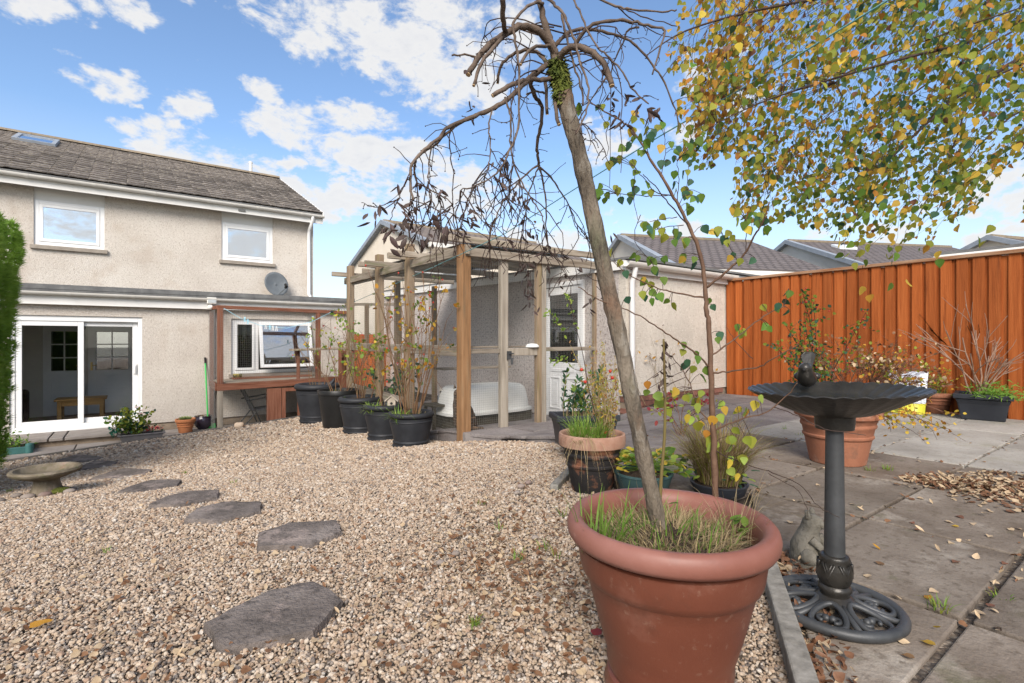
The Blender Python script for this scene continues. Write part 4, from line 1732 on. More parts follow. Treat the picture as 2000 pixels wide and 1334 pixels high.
# =================================================================== inside the run
# upturned white tub on a dark crate
tu = onV(960, 790, 6.05)
tx, ty = onV(945, 790, 6.0).x, 6.0
tz = -.36
crate = thing('wooden_crate', 'low dark wooden base under the upturned white tub', 'crate', (tx, ty, tz))
g = MB()
g.box((tx - .62, ty - .30, tz - .02), (tx + .62, ty - .26, tz + .20))
g.box((tx - .62, ty + .26, tz - .02), (tx + .62, ty + .30, tz + .20))
g.box((tx - .62, ty - .26, tz - .02), (tx - .58, ty + .26, tz + .20))
g.box((tx + .58, ty - .26, tz - .02), (tx + .62, ty + .26, tz + .20))
m_dkwood = wood('dark_base_wood', [(.05, .042, .032), (.09, .08, .06)], (1, 1, 1))
g.build('frame', m_dkwood, crate)
g = MB()
g.box((tx - .575, ty - .255, tz + .14), (tx + .575, ty + .255, tz + .165))
g.build('lid', m_dkwood, crate)
g = MB()
n = 40


def tub_ring(hx_, hy_, z, pw=4.0, dent=0):
    out = []
    for k in range(n):
        a = 2 * math.pi * k / n
        c, s_ = math.cos(a), math.sin(a)
        r = (abs(c) ** pw + abs(s_) ** pw) ** (-1 / pw)
        out.append(Vector((tx + hx_ * r * c, ty + hy_ * r * s_ - dent * (1 if abs(c) < .45 and s_ < 0 else 0), z)))
    return out


rings = [tub_ring(.70, .36, tz + .20), tub_ring(.705, .365, tz + .235), tub_ring(.66, .33, tz + .245), tub_ring(.64, .31, tz + .40, dent=.02),
         tub_ring(.61, .285, tz + .52, dent=.03), tub_ring(.56, .24, tz + .565, 3.5, .02), tub_ring(.40, .15, tz + .58, 3), tub_ring(.05, .03, tz + .575, 2)]
vs = [p for r in rings for p in r]
fs = []
for i in range(len(rings) - 1):
    for k in range(n):
        k2 = (k + 1) % n
        fs.append((i * n + k, i * n + k2, (i + 1) * n + k2, (i + 1) * n + k))
fs.append(tuple(range((len(rings) - 1) * n, len(rings) * n)))
g.add(vs, fs)
tag(g.build('plastic_tub', m_white, None, smooth=60), 'big white plastic tub lying upside down inside the run', 'tub')

# little table with a pair of owl ornaments
ow = onU(873, 790, RU + .45)
ow = Vector((RU + .42, onU(873, 790, RU + .42).y, 0))
tz2 = -.02
tbl = thing('low_shelf_table', 'low dark wooden stand carrying the owl ornaments', 'table', (ow.x, ow.y, -.36))
g = MB()
g.box((ow.x - .30, ow.y - .16, tz2 - .03), (ow.x + .30, ow.y + .16, tz2))
g.build('table_top', m_dkwood, tbl, bev=.004)
for sx in (-.26, .26):
    for sy in (-.12, .12):
        g = MB()
        g.box((ow.x + sx - .02, ow.y + sy - .02, -.37), (ow.x + sx + .02, ow.y + sy + .02, tz2 - .03))
        g.build('leg', m_dkwood, tbl)
m_owl = mat('owl_cream', [(.34, .28, .22), (.52, .47, .40), (.20, .17, .15)], scale=30, rough=.8, bump=.5)
m_owlb = mat('owl_blue_grey', [(.16, .18, .21), (.27, .29, .32)], scale=30, rough=.8)
od = RGT
for k, (s_, lb, mw) in enumerate(((-1, 'cream owl ornament with blue grey wing, one of a pair on the stand', m_owlb), (1, 'cream owl ornament with tan wing, one of a pair on the stand', m_owl))):
    c = Vector((ow.x, ow.y, tz2)) + od * (.058 * s_)
    t_ = thing('owl_ornament', lb, 'ornament', c)
    g = MB()
    g.lathe([(.025, 0), (.045, .01), (.056, .05), (.055, .09), (.042, .12), (.046, .14), (.048, .16), (.036, .185), (.012, .195)], c, 16)
    g.build('body', m_owl, t_, smooth=60)
    for e in (-1, 1):
        g = MB()
        q = c + od * (.03 * e) + Vector((0, 0, .18))
        g.tube([q, q + od * (.012 * e) + Vector((0, 0, .035))], [.014, .003], 6)
        g.build('ear', m_owl, t_)
        g = MB()
        g.ball(c - FWD * .042 + od * (.018 * e) + Vector((0, 0, .155)), .012, 8, 6)
        g.build('eye', m_dark, t_, smooth=180)
        g = MB()
        g.ball(c - FWD * .012 + od * (.046 * e) + Vector((0, 0, .07)), .03, 8, 8, sc=(.7, .7, 1.6))
        g.build('wing', mw, t_, smooth=180)

# tabby cat sitting behind the corner post, seen from behind
cc = at(903, 800, 6.0)
cz0 = pz(cc.x, cc.y) - .01
cat_o = thing('cat', 'tabby cat sitting behind the corner post of the run', 'cat', (cc.x, cc.y, cz0))
m_tabby = mat('tabby_fur', [(.10, .065, .042), (.022, .018, .015), (.13, .085, .055)], scale=7, stretch=(1, 1, 3.2), rough=.95, lo=.42, hi=.62)
me = bpy.data.meshes.new('body')
L = RGT
B_ = FWD
def cp(r, f, z):
    return tuple(RGT * r + FWD * f + Vector((0, 0, z)))
sk = [(cp(.05, 0, .10), .105), (cp(.02, .03, .20), .10), (cp(-.03, .06, .30), .078), (cp(-.055, .08, .37), .055), (cp(-.065, .10, .43), .058), (cp(-.075, .14, .43), .035),
      (cp(.13, -.01, .07), .07), (cp(.15, .09, .03), .035),          # right haunch, foot
      (cp(-.04, -.02, .07), .065), (cp(-.07, .09, .03), .035),       # left haunch, foot
      (cp(-.02, .13, .20), .04), (cp(-.02, .16, .10), .026), (cp(-.02, .18, .02), .026),
      (cp(-.09, .13, .20), .04), (cp(-.10, .16, .10), .026), (cp(-.10, .18, .02), .026),
      (cp(.12, -.10, .04), .028), (cp(.19, -.08, .025), .022), (cp(.25, -.02, .02), .016)]
ed = [(0, 1), (1, 2), (2, 3), (3, 4), (4, 5), (0, 6), (6, 7), (0, 8), (8, 9), (2, 10), (10, 11), (11, 12), (2, 13), (13, 14), (14, 15), (0, 16), (16, 17), (17, 18)]
me.from_pydata([p for p, r in sk], ed, [])
me.materials.append(m_tabby)
co = bpy.data.objects.new('body', me)
COL.objects.link(co)
co.parent = cat_o
md = co.modifiers.new('skin', 'SKIN')
for i, (p, r) in enumerate(sk):
    me.skin_vertices[0].data[i].radius = (r, r)
me.skin_vertices[0].data[0].use_root = True
md.use_smooth_shade = True
sd_ = co.modifiers.new('sub', 'SUBSURF')
sd_.levels = 2
sd_.render_levels = 2
for e in (-1, 1):
    g = MB()
    q = Vector((cc.x, cc.y, cz0)) + Vector(cp(-.065 + .033 * e, .10, .47))
    g.tube([q, q + Vector(cp(.008 * e, .005, .05))], [.022, .003], 5)
    g.build('ear', m_tabby, cat_o)
# =================================================================== stepping stones
m_step = mat('stepping_stone', [(.085, .072, .064), (.15, .126, .112), (.22, .187, .167)], scale=5, rough=.9, bump=1.0, bscale=60, bdist=.012, rand=.12, spec=.2, detail=9,
             spots=[((.37, .295, .26), 4.0, .55), ((.06, .05, .044), 26, .54)])
STONES = [([(398, 1215), (522, 1152), (612, 1132), (670, 1170), (612, 1231), (441, 1262)], 'large dark six sided stepping stone with chipped pink edge, nearest the big pot'),
          ([(504, 1040), (562, 1020), (659, 1015), (668, 1036), (608, 1062), (504, 1066)], 'pale edged stepping stone second along from the big terracotta pot'),
          ([(360, 1011), (382, 993), (432, 980), (511, 979), (509, 997), (425, 1017)], 'grey stepping stone third along from the big terracotta pot'),
          ([(290, 984), (317, 972), (374, 959), (428, 956), (425, 970), (360, 984)], 'grey stepping stone fourth along from the big terracotta pot'),
          ([(229, 959), (259, 948), (302, 940), (355, 936), (346, 948), (274, 960)], 'grey stepping stone fifth along, next but one to the concrete birdbath'),
          ([(176, 934), (216, 921), (252, 916), (297, 917), (288, 925), (230, 935)], 'grey stepping stone beside the concrete birdbath'),
          ([(151, 914), (169, 907), (230, 901), (216, 909), (155, 917)], 'sunken stepping stone just past the concrete birdbath'),
          ([(108, 899), (151, 894), (202, 892), (173, 899), (119, 902)], 'last stepping stone of the row, half covered by gravel near the door step')]
STONE_POLY = []
for pts, lb in STONES:
    cx = sum(p[0] for p in pts) / len(pts)
    cy = sum(p[1] for p in pts) / len(pts)
    c = ground(cx, cy)
    z = c.z + .004 + .0095 * (c - CAM).dot(FWD)
    poly = [onZ(px, py, z) for px, py in pts]
    STONE_POLY.append([(p.x, p.y) for p in poly])
    # refine the outline so that the edge is chipped
    out = []
    for i in range(len(poly)):
        a, q = poly[i], poly[(i + 1) % len(poly)]
        for k in range(5):
            t = k / 5
            p = a.lerp(q, t)
            j = 0 if k == 0 else .006
            cen = Vector((c.x, c.y, z))
            p = p + (p - cen).normalized() * random.uniform(-j, j * 1.2)
            out.append(p)
    n = len(out)
    if (out[1] - out[0]).cross(out[n // 2] - out[0]).z < 0:
        out.reverse()
    cen = Vector((c.x, c.y, z))
    g = MB()
    ring = lambda s_, zz: [Vector((cen.x + (p.x - cen.x) * s_, cen.y + (p.y - cen.y) * s_, zz)) for p in out]
    rs = [ring(1.0, z - .06), ring(1.01, z - .018), ring(.985, z - .003), ring(.9, z + .001), ring(.5, z + .002)]
    vs = [(p.x, p.y, p.z + (random.uniform(-.002, .002) if i > 0 else 0)) for i, r in enumerate(rs) for p in r] + [(cen.x, cen.y, z + .001)]
    fs = []
    for i in range(len(rs) - 1):
        for k in range(n):
            k2 = (k + 1) % n
            fs.append((i * n + k, i * n + k2, (i + 1) * n + k2, (i + 1) * n + k))
    for k in range(n):
        fs.append(((len(rs) - 1) * n + k, (len(rs) - 1) * n + (k + 1) % n, len(vs) - 1))
    g.add(vs, fs)
    ob = g.build('stepping_stone', m_step, None, smooth=50)
    tag(ob, lb, 'stepping stone', 'stepping stones across the gravel')

# =================================================================== edgings
ed1 = MB()
a, c = Vector((1.25 - .93, .53 - .60, .004)), Vector((1.985, 1.03, .006))
ed1.bar(a, c, .055, .075)
tag(ed1.build('timber_edging', m_edging, None, bev=.006), 'long grey weathered timber edging between the gravel and the slabs', 'edging')
p0, p1 = ground(1082, 957), ground(1118, 918)
ed2 = MB()
ed2.bar(p0 + Vector((0, 0, .0)), p1 + Vector((0, 0, .0)), .05, .06)
tag(ed2.build('timber_edging', m_edging, None, bev=.006), 'short sunken grey edging by the flaking painted pot', 'edging')
# sleepers holding the gravel along the house path
m_sleeper = wood('dark_sleeper', [(.06, .052, .045), (.12, .105, .09), (.17, .15, .13)], (.4, 3, 3), rand=.2)
u = -5.2
k = 0
while u < 3.6:
    L_ = random.uniform(.7, 1.3)
    z0, z1 = gz(u, 10.6), gz(u + L_, 10.6)
    g = MB()
    g.bar((u + .01, 10.66 + random.uniform(-.02, .02), z0 - .07 + random.uniform(-.01, .015)), (u + L_ - .01, 10.66 + random.uniform(-.02, .02), z1 - .07 + random.uniform(-.01, .015)), .11, .17)
    ob = g.build('timber_sleeper', m_sleeper, None, bev=.012)
    tag(ob, 'dark timber sleeper holding back the gravel along the house path', 'edging', 'sleepers along the house path')
    u += L_
    k += 1

# =================================================================== pots


def ringprof(r, z, rr):
    """a rolled ring on a pot profile"""
    return [(r, z - rr), (r + rr * .75, z - rr * .7), (r + rr, z), (r + rr * .75, z + rr * .7), (r, z + rr)]


def plantpot(name, label, cat, c, R, H, rb, m, parts='rolled', soil=.05, n=44, group=None, msoil=None, sx=1.0):
    c = Vector(c)
    t = thing(name, label, cat, c, group)
    th = .014
    if parts == 'big':
        prof = [(rb * .92, 0), (rb + .012, .002), (rb + .016, .02), (rb + .008, .045), (rb, .05), (rb + .010, .075)]
        prof += [(rb + (R * .80 - rb) * (k / 8) ** .85, .075 + (H * .66 - .075) * k / 8) for k in range(1, 9)]
        prof += [(R * .815, H * .672), (R * .845, H * .69), (R * .865, H * .72), (R * .885, H * .80), (R * .895, H * .845)]
        body = prof + [(R * .80, H * .86), (R * .76, H * .7), (rb - th, .05), (rb * .5, .03)]
        rim = [(R * .895, H * .876), (R * .965, H * .882), (R * .993, H * .908), (R, H * .943), (R * .985, H * .978), (R * .95, H), (R * .90, H), (R * .855, H * .985), (R * .825, H * .945), (R * .81, H * .88), (R * .80, H * .70)]
    elif parts == 'rolled':
        prof = [(rb * .95, 0), (rb + .006, .003)] + ringprof(rb + .004, H * .05, .014) + [(rb + .004, H * .11)] + ringprof(rb + .006, H * .16, .007)
        prof += [(rb + (R * .90 - rb) * k / 5, H * (.2 + .48 * k / 5)) for k in range(6)]
        prof += ringprof(R * .905, H * .745, .009) + [(R * .92, H * .83)]
        body = prof + [(R * .85, H * .84), (R * .83, H * .5), (rb - th, .03), (rb * .5, .02)]
        rr = H * .075
        rim = [(R * .92, H * .84)] + [(R - rr + rr * math.cos(a), H - rr + rr * math.sin(a)) for a in np.linspace(-2.0, 2.6, 10)] + [(R - 2 * rr, H * .72)]
    elif parts == 'plain':
        body = [(rb * .96, 0), (rb, .005), (rb + (R - rb) * .85, H * .88), (R * .86, H * .88), (rb - th, .02), (rb * .5, .015)]
        rim = [(rb + (R - rb) * .85, H * .885), (R, H * .89), (R, H * .985), (R * .985, H), (R * .93, H), (R * .88, H * .8)]
    else:      # classic terracotta with a band
        body = [(rb * .96, 0), (rb, .006), (rb + (R * .9 - rb) * .45, H * .42), (rb + (R * .9 - rb) * .5 + .008, H * .45), (rb + (R * .9 - rb) * .53 + .008, H * .48), (rb + (R * .9 - rb) * .55, H * .50),
                (rb + (R * .9 - rb) * .66, H * .6), (rb + (R * .9 - rb) * .7 + .008, H * .63), (rb + (R * .9 - rb) * .73 + .008, H * .66), (rb + (R * .9 - rb) * .78, H * .69), (R * .90, H * .78), (R * .84, H * .80), (rb - th, .03), (rb * .5, .02)]
        rim = [(R * .90, H * .785), (R * .985, H * .79), (R, H * .83), (R, H * .95), (R * .985, H * .99), (R * .95, H), (R * .90, H * .985), (R * .87, H * .95), (R * .84, H * .75)]
    g = MB()
    g.lathe(body, c, n, sx, sx)
    g.build('body', m, t, smooth=32)
    g = MB()
    g.lathe(rim, c, n, sx, sx)
    g.f.pop()
    g.f.pop()
    g.m = g.m[:-2]
    g.build('rim', m_plasrim if parts == 'big' else m, t, smooth=50)
    g = MB()
    rs = R * .835
    zs_ = H - soil
    vs, fs = [], []
    nr, na = 6, 28
    for i in range(nr + 1):
        for q in range(na):
            aa = 2 * math.pi * q / na
            r = rs * i / nr
            z = zs_ + .02 * (1 - (i / nr) ** 2) + random.uniform(-.006, .006)
            vs.append(c + Vector((r * math.cos(aa), r * math.sin(aa), z)))
    for i in range(nr):
        for q in range(na):
            q2 = (q + 1) % na
            fs.append((i * na + q, i * na + q2, (i + 1) * na + q2, (i + 1) * na + q))
    g.add(vs, fs)
    g.build('soil', msoil or m_soil, t, smooth=180)
    return t


BIGPOT = at(1306, 900, 1.232)
BIGPOT.z = -.012
plantpot('plant_pot', 'huge reddish brown plastic planter with thick rolled rim holding the weeping tree', 'plant pot', BIGPOT, .243, .420, .137, m_plasterra, 'big', soil=.065, n=72)

# five black pots along the run
BP = []
specs = [(803, 875, 5, 'black double ringed pot with rose hips, nearest the corner post', 'rolled', .265, .40), (750, 862, 4, 'black ringed pot with the little wooden bird house', 'rolled', .235, .41),
         (704, 848, 3, 'black ringed pot in the middle of the row of roses', 'rolled', .25, .41), (662, 838, 2, 'smooth glossy black nursery pot between two ringed pots', 'plain', .235, .43),
         (620, 828, 1, 'black ringed pot at the house end of the row of roses', 'rolled', .25, .44)]
for (px, py, k, lb, kind, R, H) in specs:
    uu = 2.52 + (0.03 * k if k != 4 else .22)
    p = onU(px, py, uu)
    z = gz(p.x, p.y)
    # slide along the viewing ray until the pot's foot meets the gravel
    for _ in range(6):
        z = gz(p.x, p.y)
        q = onZ(px, py - 6, z)
        p = Vector((q.x, q.y, z))
    BP.append(plantpot('rose_pot', lb, 'plant pot', (p.x, p.y, z - .012), R * (p - CAM).dot(FWD) / 5.9, H * (p - CAM).dot(FWD) / 5.9, .74 * R * (p - CAM).dot(FWD) / 5.9,
                       m_blk if kind == 'rolled' else m_blk2, kind, group='black rose pots beside the run', soil=.05))

# flaking painted terracotta pot
m_flake = mat('flaking_black_paint', [(.018, .016, .016), (.03, .027, .026)], scale=8, rough=.7, bump=.3,
              spots=[((.36, .145, .075), 7.5, .535)])
pp = ground(1156, 955)
PPOT = plantpot('painted_pot', 'terracotta pot with black paint flaking off, full of grass', 'plant pot', (pp.x, pp.y, pp.z - .01), .192, .335, .115, m_flake, 'classic', soil=.04)
for ch_ in PPOT.children:
    if ch_.name.startswith('rim'):
        ch_.data.materials[0] = mat('worn_terracotta_rim', [(.34, .17, .11), (.47, .30, .22)], scale=9, rough=.9, bump=.3)
    if ch_.name.startswith('body'):
        pass

# black oblong trough behind it


def trough(name, label, cat, c, w, d, H, m, rot=0, soil=.04, taper=.8):
    c = Vector(c)
    t = thing(name, label, cat, c)
    R_ = Matrix.Rotation(rot, 3, 'Z')

    def P(x, y, z):
        return c + R_ @ Vector((x, y, z))
    g = MB()
    k = taper
    def ring_(w_, d_, z):
        return [P(-w_ / 2, -d_ / 2, z), P(w_ / 2, -d_ / 2, z), P(w_ / 2, d_ / 2, z), P(-w_ / 2, d_ / 2, z)]
    def stack(rs):
        vs = [p for r in rs for p in r]
        fs = [(3, 2, 1, 0)]
        for i in range(len(rs) - 1):
            for q in range(4):
                fs.append((i * 4 + q, i * 4 + (q + 1) % 4, i * 4 + 4 + (q + 1) % 4, i * 4 + 4 + q))
        return vs, fs
    g.add(*stack([ring_(w * k, d * k, 0), ring_(w * (k + .9) / 1.9 * .99, d * (k + .9) / 1.9 * .99, H * .62), ring_(w * .93, d * .93, H * .80), ring_(w * .86, d * .86, H * .80)]))
    g.build('body', m, t, bev=.012)
    g = MB()
    g.add(*stack([ring_(w * .93, d * .90, H * .805), ring_(w, d, H * .82), ring_(w, d, H), ring_(w * .88, d * .84, H), ring_(w * .85, d * .8, H * .6)]))
    g.build('rim', m, t, bev=.006)
    g = MB()
    g.box((-w * .43, -d * .42, H - soil - .03), (w * .43, d * .42, H - soil))
    g.v = [tuple(c + R_ @ Vector(p)) for p in g.v]
    g.build('soil', m_soil, t)
    return t


tq = at(1140, 846, 4.05)
TROUGH = Vector((tq.x, tq.y, pz(tq.x, tq.y)))
trough('black_trough', 'black oblong trough with a small leafy shrub behind the flaking pot', 'planter', TROUGH, .50, .30, .25, m_slate, rot=rad(-28))

# green pot with strawberry leaves, tussock pot
gp = onZ(1262, 962, 0.0)
GREENPOT = Vector((gp.x + .04, gp.y + .05, pz(gp.x, gp.y)))
plantpot('green_pot', 'weathered green pot of yellowing leaves behind the big planter', 'plant pot', GREENPOT, .16, .10, .13, m_greenpot, 'plain', soil=.02)
gp = onZ(1404, 962, 0.0)
TUSPOT = Vector((gp.x, gp.y, 0))
plantpot('tussock_pot', 'low dark pot of dry tussock grass behind the sapling', 'plant pot', TUSPOT, .15, .06, .13, m_slate, 'plain', soil=.015)

# large terracotta pot behind the birdbath
bp_ = onZ(1640, 905, 0.0)
TPOT = Vector((bp_.x + .04, bp_.y + .03, 0))
plantpot('terracotta_pot', 'large banded terracotta pot with a twiggy shrub behind the metal birdbath', 'plant pot', TPOT, .262, .40, .165, m_terra, 'classic', soil=.05)
# by the fence
sp0 = onZ(1826, 806, 0.0)
SPOT = Vector((sp0.x, sp0.y, 0))
plantpot('terracotta_pot', 'small worn terracotta pot standing against the orange fence', 'plant pot', SPOT, .17, .235, .115, m_terra, 'classic', soil=.03)
sq = onZ(1948, 822, 0.0)
SQPOT = Vector((sq.x + .05, sq.y + .12, 0))
trough('square_planter', 'black square tub with bare twigs against the orange fence', 'planter', SQPOT, .46, .46, .27, m_slate, rot=rad(10), taper=.74)
# compost bag
bg0 = onZ(1762, 800, 0.0)
bgc = Vector((7.05, onU(1762, 800, 7.05).y, 0))
m_bag = mat('printed_bag', [(.72, .73, .76), (.60, .63, .70), (.20, .22, .28)], scale=14, rough=.35, lo=.4, hi=.68, spec=.5)
m_bagy = mat('yellow_bag_print', [(.62, .56, .05), (.52, .50, .05)], scale=8, rough=.35)
bag = thing('compost_bag', 'crumpled white plastic bag with yellow foot leaning on the fence', 'bag', bgc)
for (nm, z0, z1, mm, bul) in (('top', .1155, .47, m_bag, .07), ('foot', .0, .115, m_bagy, .10)):
    g = MB()
    nx, nz = 12, 8
    for sgn in (1, -1):
        vs, fs = [], []
        for j in range(nz + 1):
            for i in range(nx + 1):
                y = (i / nx - .5) * .40
                z = z0 + (z1 - z0) * j / nz
                edge = (1 - (2 * i / nx - 1) ** 4)
                thick = bul * edge * (1 - .75 * (z / .5) ** 2) + .006
                w_ = mnoise.noise(Vector((y * 14, z * 14, sgn * 3))) * .016 * edge
                vs.append((bgc.x + .04 + z * .25 - sgn * thick + w_, bgc.y + y, z + .0005))
        for j in range(nz):
            for i in range(nx):
                a = j * (nx + 1) + i
                fs.append((a, a + 1, a + nx + 2, a + nx + 1))
        g.add(vs, fs)
    g.build(nm, mm, bag, smooth=180)

# pots by the house
hp = onZ(363, 846, -.975)
plantpot('terracotta_pot', 'orange terracotta pot of succulents on the path by the house wall', 'plant pot', (hp.x, hp.y + .1, -.975), .175, .27, .11, m_terra2, 'classic', soil=.03)
HP1 = Vector((hp.x, hp.y + .1, -.975))
hp = onZ(394, 842, -.975)
HP2 = Vector((hp.x + .06, hp.y + .32, -.975))
t = thing('glazed_pot', 'shiny dark purple glazed round pot on the house path', 'plant pot', HP2)
g = MB()
g.lathe([(.09, 0), (.10, .01), (.15, .07), (.175, .14), (.17, .20), (.155, .235), (.165, .25), (.16, .262), (.145, .25), (.14, .2), (.12, .2), (.02, .205)], HP2, 36)
g.build('body', m_glaze, t, smooth=50)
g = MB()
g.lathe([(.02, .235), (.143, .23), (.143, .21), (.02, .2)], HP2, 24)
g.build('soil', m_soil, t)
tr_ = onZ(277, 853, -.90)
TRG = Vector((tr_.x, tr_.y, -.99))
trough('flower_trough', 'grey trough with a flowering shrub beside the door step', 'planter', (TRG.x, TRG.y + .1, -.975), .70, .26, .13, mat('grey_trough', [(.10, .095, .095), (.15, .14, .14)], rough=.7), rot=0)
gl_ = ground(15, 890)
GPL = Vector((gl_.x - .25, gl_.y + .12, gl_.z))
gpt = thing('green_planter', 'low green plastic planter with a corner knob below the hedge', 'planter', GPL)
gk = ground(57, 886)
g = MB()
g.bar(Vector((gk.x - 1.0, gk.y + .0, gk.z + .06)), Vector((gk.x, gk.y, gk.z + .06)), .05, .11)
g.bar(Vector((gk.x - .01, gk.y + .02, gk.z + .06)), Vector((gk.x - .01, gk.y + .5, gk.z + .05)), .05, .11)
g.build('side', m_green, gpt, bev=.008)
g = MB()
g.tube([(gk.x, gk.y, gk.z - .02), (gk.x, gk.y, gk.z + .13), (gk.x, gk.y, gk.z + .15), (gk.x, gk.y, gk.z + .165)], [.05, .05, .045, .02], 14)
g.build('corner_post', m_green, gpt, smooth=50)
g = MB()
g.box((gk.x - 1.0, gk.y + .03, gk.z), (gk.x - .04, gk.y + .5, gk.z + .08))
g.build('soil', m_soil, gpt)

# =================================================================== metal birdbath
BB = at(1630, 1190, 1.572)
BB = Vector((BB.x, BB.y, .002))
bath = thing('metal_birdbath', 'dark metal pedestal birdbath with fluted shell bowl and scrollwork base', 'birdbath', BB)
# ornate base: outer ring, inner loops and scrolls
g = MB()
ringp = [BB + Vector((.172 * math.cos(a), .172 * math.sin(a), .014)) for a in np.linspace(0, 2 * math.pi, 61)]
g.tube(ringp, .0155, 10, cap=False)
g.build('base_ring', m_iron_g, bath, smooth=180)
for k in range(6):
    a0 = 2 * math.pi * k / 6 + .25
    e1 = Vector((math.cos(a0), math.sin(a0), 0))
    e2 = Vector((-math.sin(a0), math.cos(a0), 0))
    g = MB()
    loop = []
    for q in range(25):
        t = 2 * math.pi * q / 24
        r = .105 - .055 * math.cos(t)
        loop.append(BB + e1 * r + e2 * (.042 * math.sin(t) * (1.0 + .35 * math.cos(t + math.pi))) + Vector((0, 0, .014 + .03 * max(0, (.13 - r)) / .1)))
    g.tube(loop, .0085, 8, cap=False)
    for s_ in (-1, 1):
        sp = []
        for q in range(12):
            t = q / 11
            an = t * 4.6
            rr = .020 * (1 - .72 * t)
            sp.append(BB + e1 * (.118 + rr * math.cos(an) - .012) + e2 * (s_ * (.004 + .014 + rr * math.sin(an) - .004)) + Vector((0, 0, .016)))
        g.tube(sp, .0065, 6)
        g.ball(sp[-1], .0115, 10, 6)
    g.build('scroll', m_iron_g, bath, smooth=180)
for k in range(6):
    a0 = 2 * math.pi * (k + .5) / 6 + .25
    e1 = Vector((math.cos(a0), math.sin(a0), 0))
    g = MB()
    g.tube([BB + e1 * .045 + Vector((0, 0, .034)), BB + e1 * .09 + Vector((0, 0, .024)), BB + e1 * .17 + Vector((0, 0, .014))], [.009, .008, .009], 8)
    g.build('spoke', m_iron_g, bath, smooth=180)
g = MB()
g.lathe([(.04, .022), (.058, .026), (.060, .036), (.046, .046), (.040, .050), (.041, .058), (.046, .066), (.044, .076), (.038, .082)], BB, 32)
g.build('foot', m_iron, bath, smooth=45)
g = MB()
g.lathe([(.038, .08), (.044, .092), (.048, .115), (.045, .14), (.040, .158), (.041, .164), (.037, .170), (.030, .171)], BB, 48,
        wob=lambda a, r, z: 1 + (.035 * max(0, math.cos(6 * a)) if .09 < z < .15 else 0))
g.build('collar', m_iron, bath, smooth=60)
for k in range(6):
    a0 = 2 * math.pi * k / 6
    e1, e2 = Vector((math.cos(a0), math.sin(a0), 0)), Vector((-math.sin(a0), math.cos(a0), 0))
    g = MB()
    q = BB + e1 * .0465
    g.tube([q + e2 * -.017 + Vector((0, 0, .152)) - e1 * .004, q + Vector((0, 0, .105)), q + e2 * .017 + Vector((0, 0, .152)) - e1 * .004], .0035, 6)
    g.tube([q + e2 * -.009 + Vector((0, 0, .150)) - e1 * .003, q + Vector((0, 0, .125)), q + e2 * .009 + Vector((0, 0, .150)) - e1 * .003], .003, 6)
    g.build('leaf_relief', m_iron, bath, smooth=180)
g = MB()
g.lathe([(.0285, .168), (.0268, .30), (.0240, .555)], BB, 24, wob=lambda a, r, z: 1 + .02 * math.cos(12 * a))
g.build('column', m_iron_g, bath, smooth=40)
g = MB()
g.lathe([(.030, .553), (.052, .556), (.054, .575), (.055, .595), (.050, .600), (.02, .602)], BB, 32)
g.build('neck', m_iron, bath, smooth=45)
# shell bowl
g = MB()
NF, n = 34, 204
prof = [(.02, .600), (.06, .600), (.10, .612), (.15, .636), (.20, .664), (.236, .686), (.241, .690), (.238, .693), (.232, .690), (.195, .671), (.145, .646), (.095, .626), (.05, .618), (.01, .617)]
vs, fs = [], []
tl_ = Vector((RGT.x, RGT.y, 0))
for i, (r, z) in enumerate(prof):
    for k in range(n):
        a = 2 * math.pi * k / n
        ff = max(0, (r - .05) / .19)
        fl = abs(math.sin(NF * a / 2)) - .5
        rr = r + .0045 * fl * ff
        zz = z - .014 * ff ** .5 + (.0045 * fl * ff)
        p = BB + Vector((rr * math.cos(a), rr * math.sin(a), zz))
        p.z += (p - BB).dot(tl_) * .035
        vs.append(p)
for i in range(len(prof) - 1):
    for k in range(n):
        k2 = (k + 1) % n
        fs.append((i * n + k, i * n + k2, (i + 1) * n + k2, (i + 1) * n + k))
fs.append(tuple(reversed(range(n))))
fs.append(tuple(range((len(prof) - 1) * n, len(prof) * n)))
g.add(vs, fs)
g.build('bowl', m_iron, bath, smooth=70)
g = MB()
wd = []
for k in range(40):
    a = 2 * math.pi * k / 40
    wd.append(BB + Vector((.165 * math.cos(a), .165 * math.sin(a), .652)))
g.add(wd, [tuple(range(40))])
m_water = mat('dark_water', [(.02, .02, .018)], rough=.03, spec=.8)
g.build('water', m_water, bath)
# bird on the back rim
bc = BB + FWD * .17 + RGT * .012 + Vector((0, 0, .672))
bd = thing('bird_ornament', 'small cast metal bird with raised tail perched on the birdbath rim', 'ornament', bc)
h1 = (-FWD * .8 - RGT * .6).normalized()
g = MB()
g.tube([bc - h1 * .05 + Vector((0, 0, .028)), bc - h1 * .035 + Vector((0, 0, .026)), bc - h1 * .01 + Vector((0, 0, .026)), bc + h1 * .018 + Vector((0, 0, .034)), bc + h1 * .026 + Vector((0, 0, .05)), bc + h1 * .034 + Vector((0, 0, .062)), bc + h1 * .046 + Vector((0, 0, .062)), bc + h1 * .053 + Vector((0, 0, .06))],
       [.010, .022, .031, .029, .022, .021, .015, .004], 14)
g.build('body', m_iron, bd, smooth=180)
g = MB()
g.tube([bc + h1 * .045 + Vector((0, 0, .060)), bc + h1 * .066 + Vector((0, 0, .055))], [.008, .001], 6)
g.build('beak', m_iron, bd)
g = MB()
tb_, tt_ = bc - h1 * .03 + Vector((0, 0, .035)), bc - h1 * .05 + Vector((0, 0, .115))
e2 = RGT
vs = [tb_ - e2 * .008, tb_ + e2 * .008, tt_ + e2 * .026 - Vector((0, 0, .012)), tt_ + e2 * .012, tt_ - e2 * .012, tt_ - e2 * .026 - Vector((0, 0, .012))]
off_ = h1 * .006
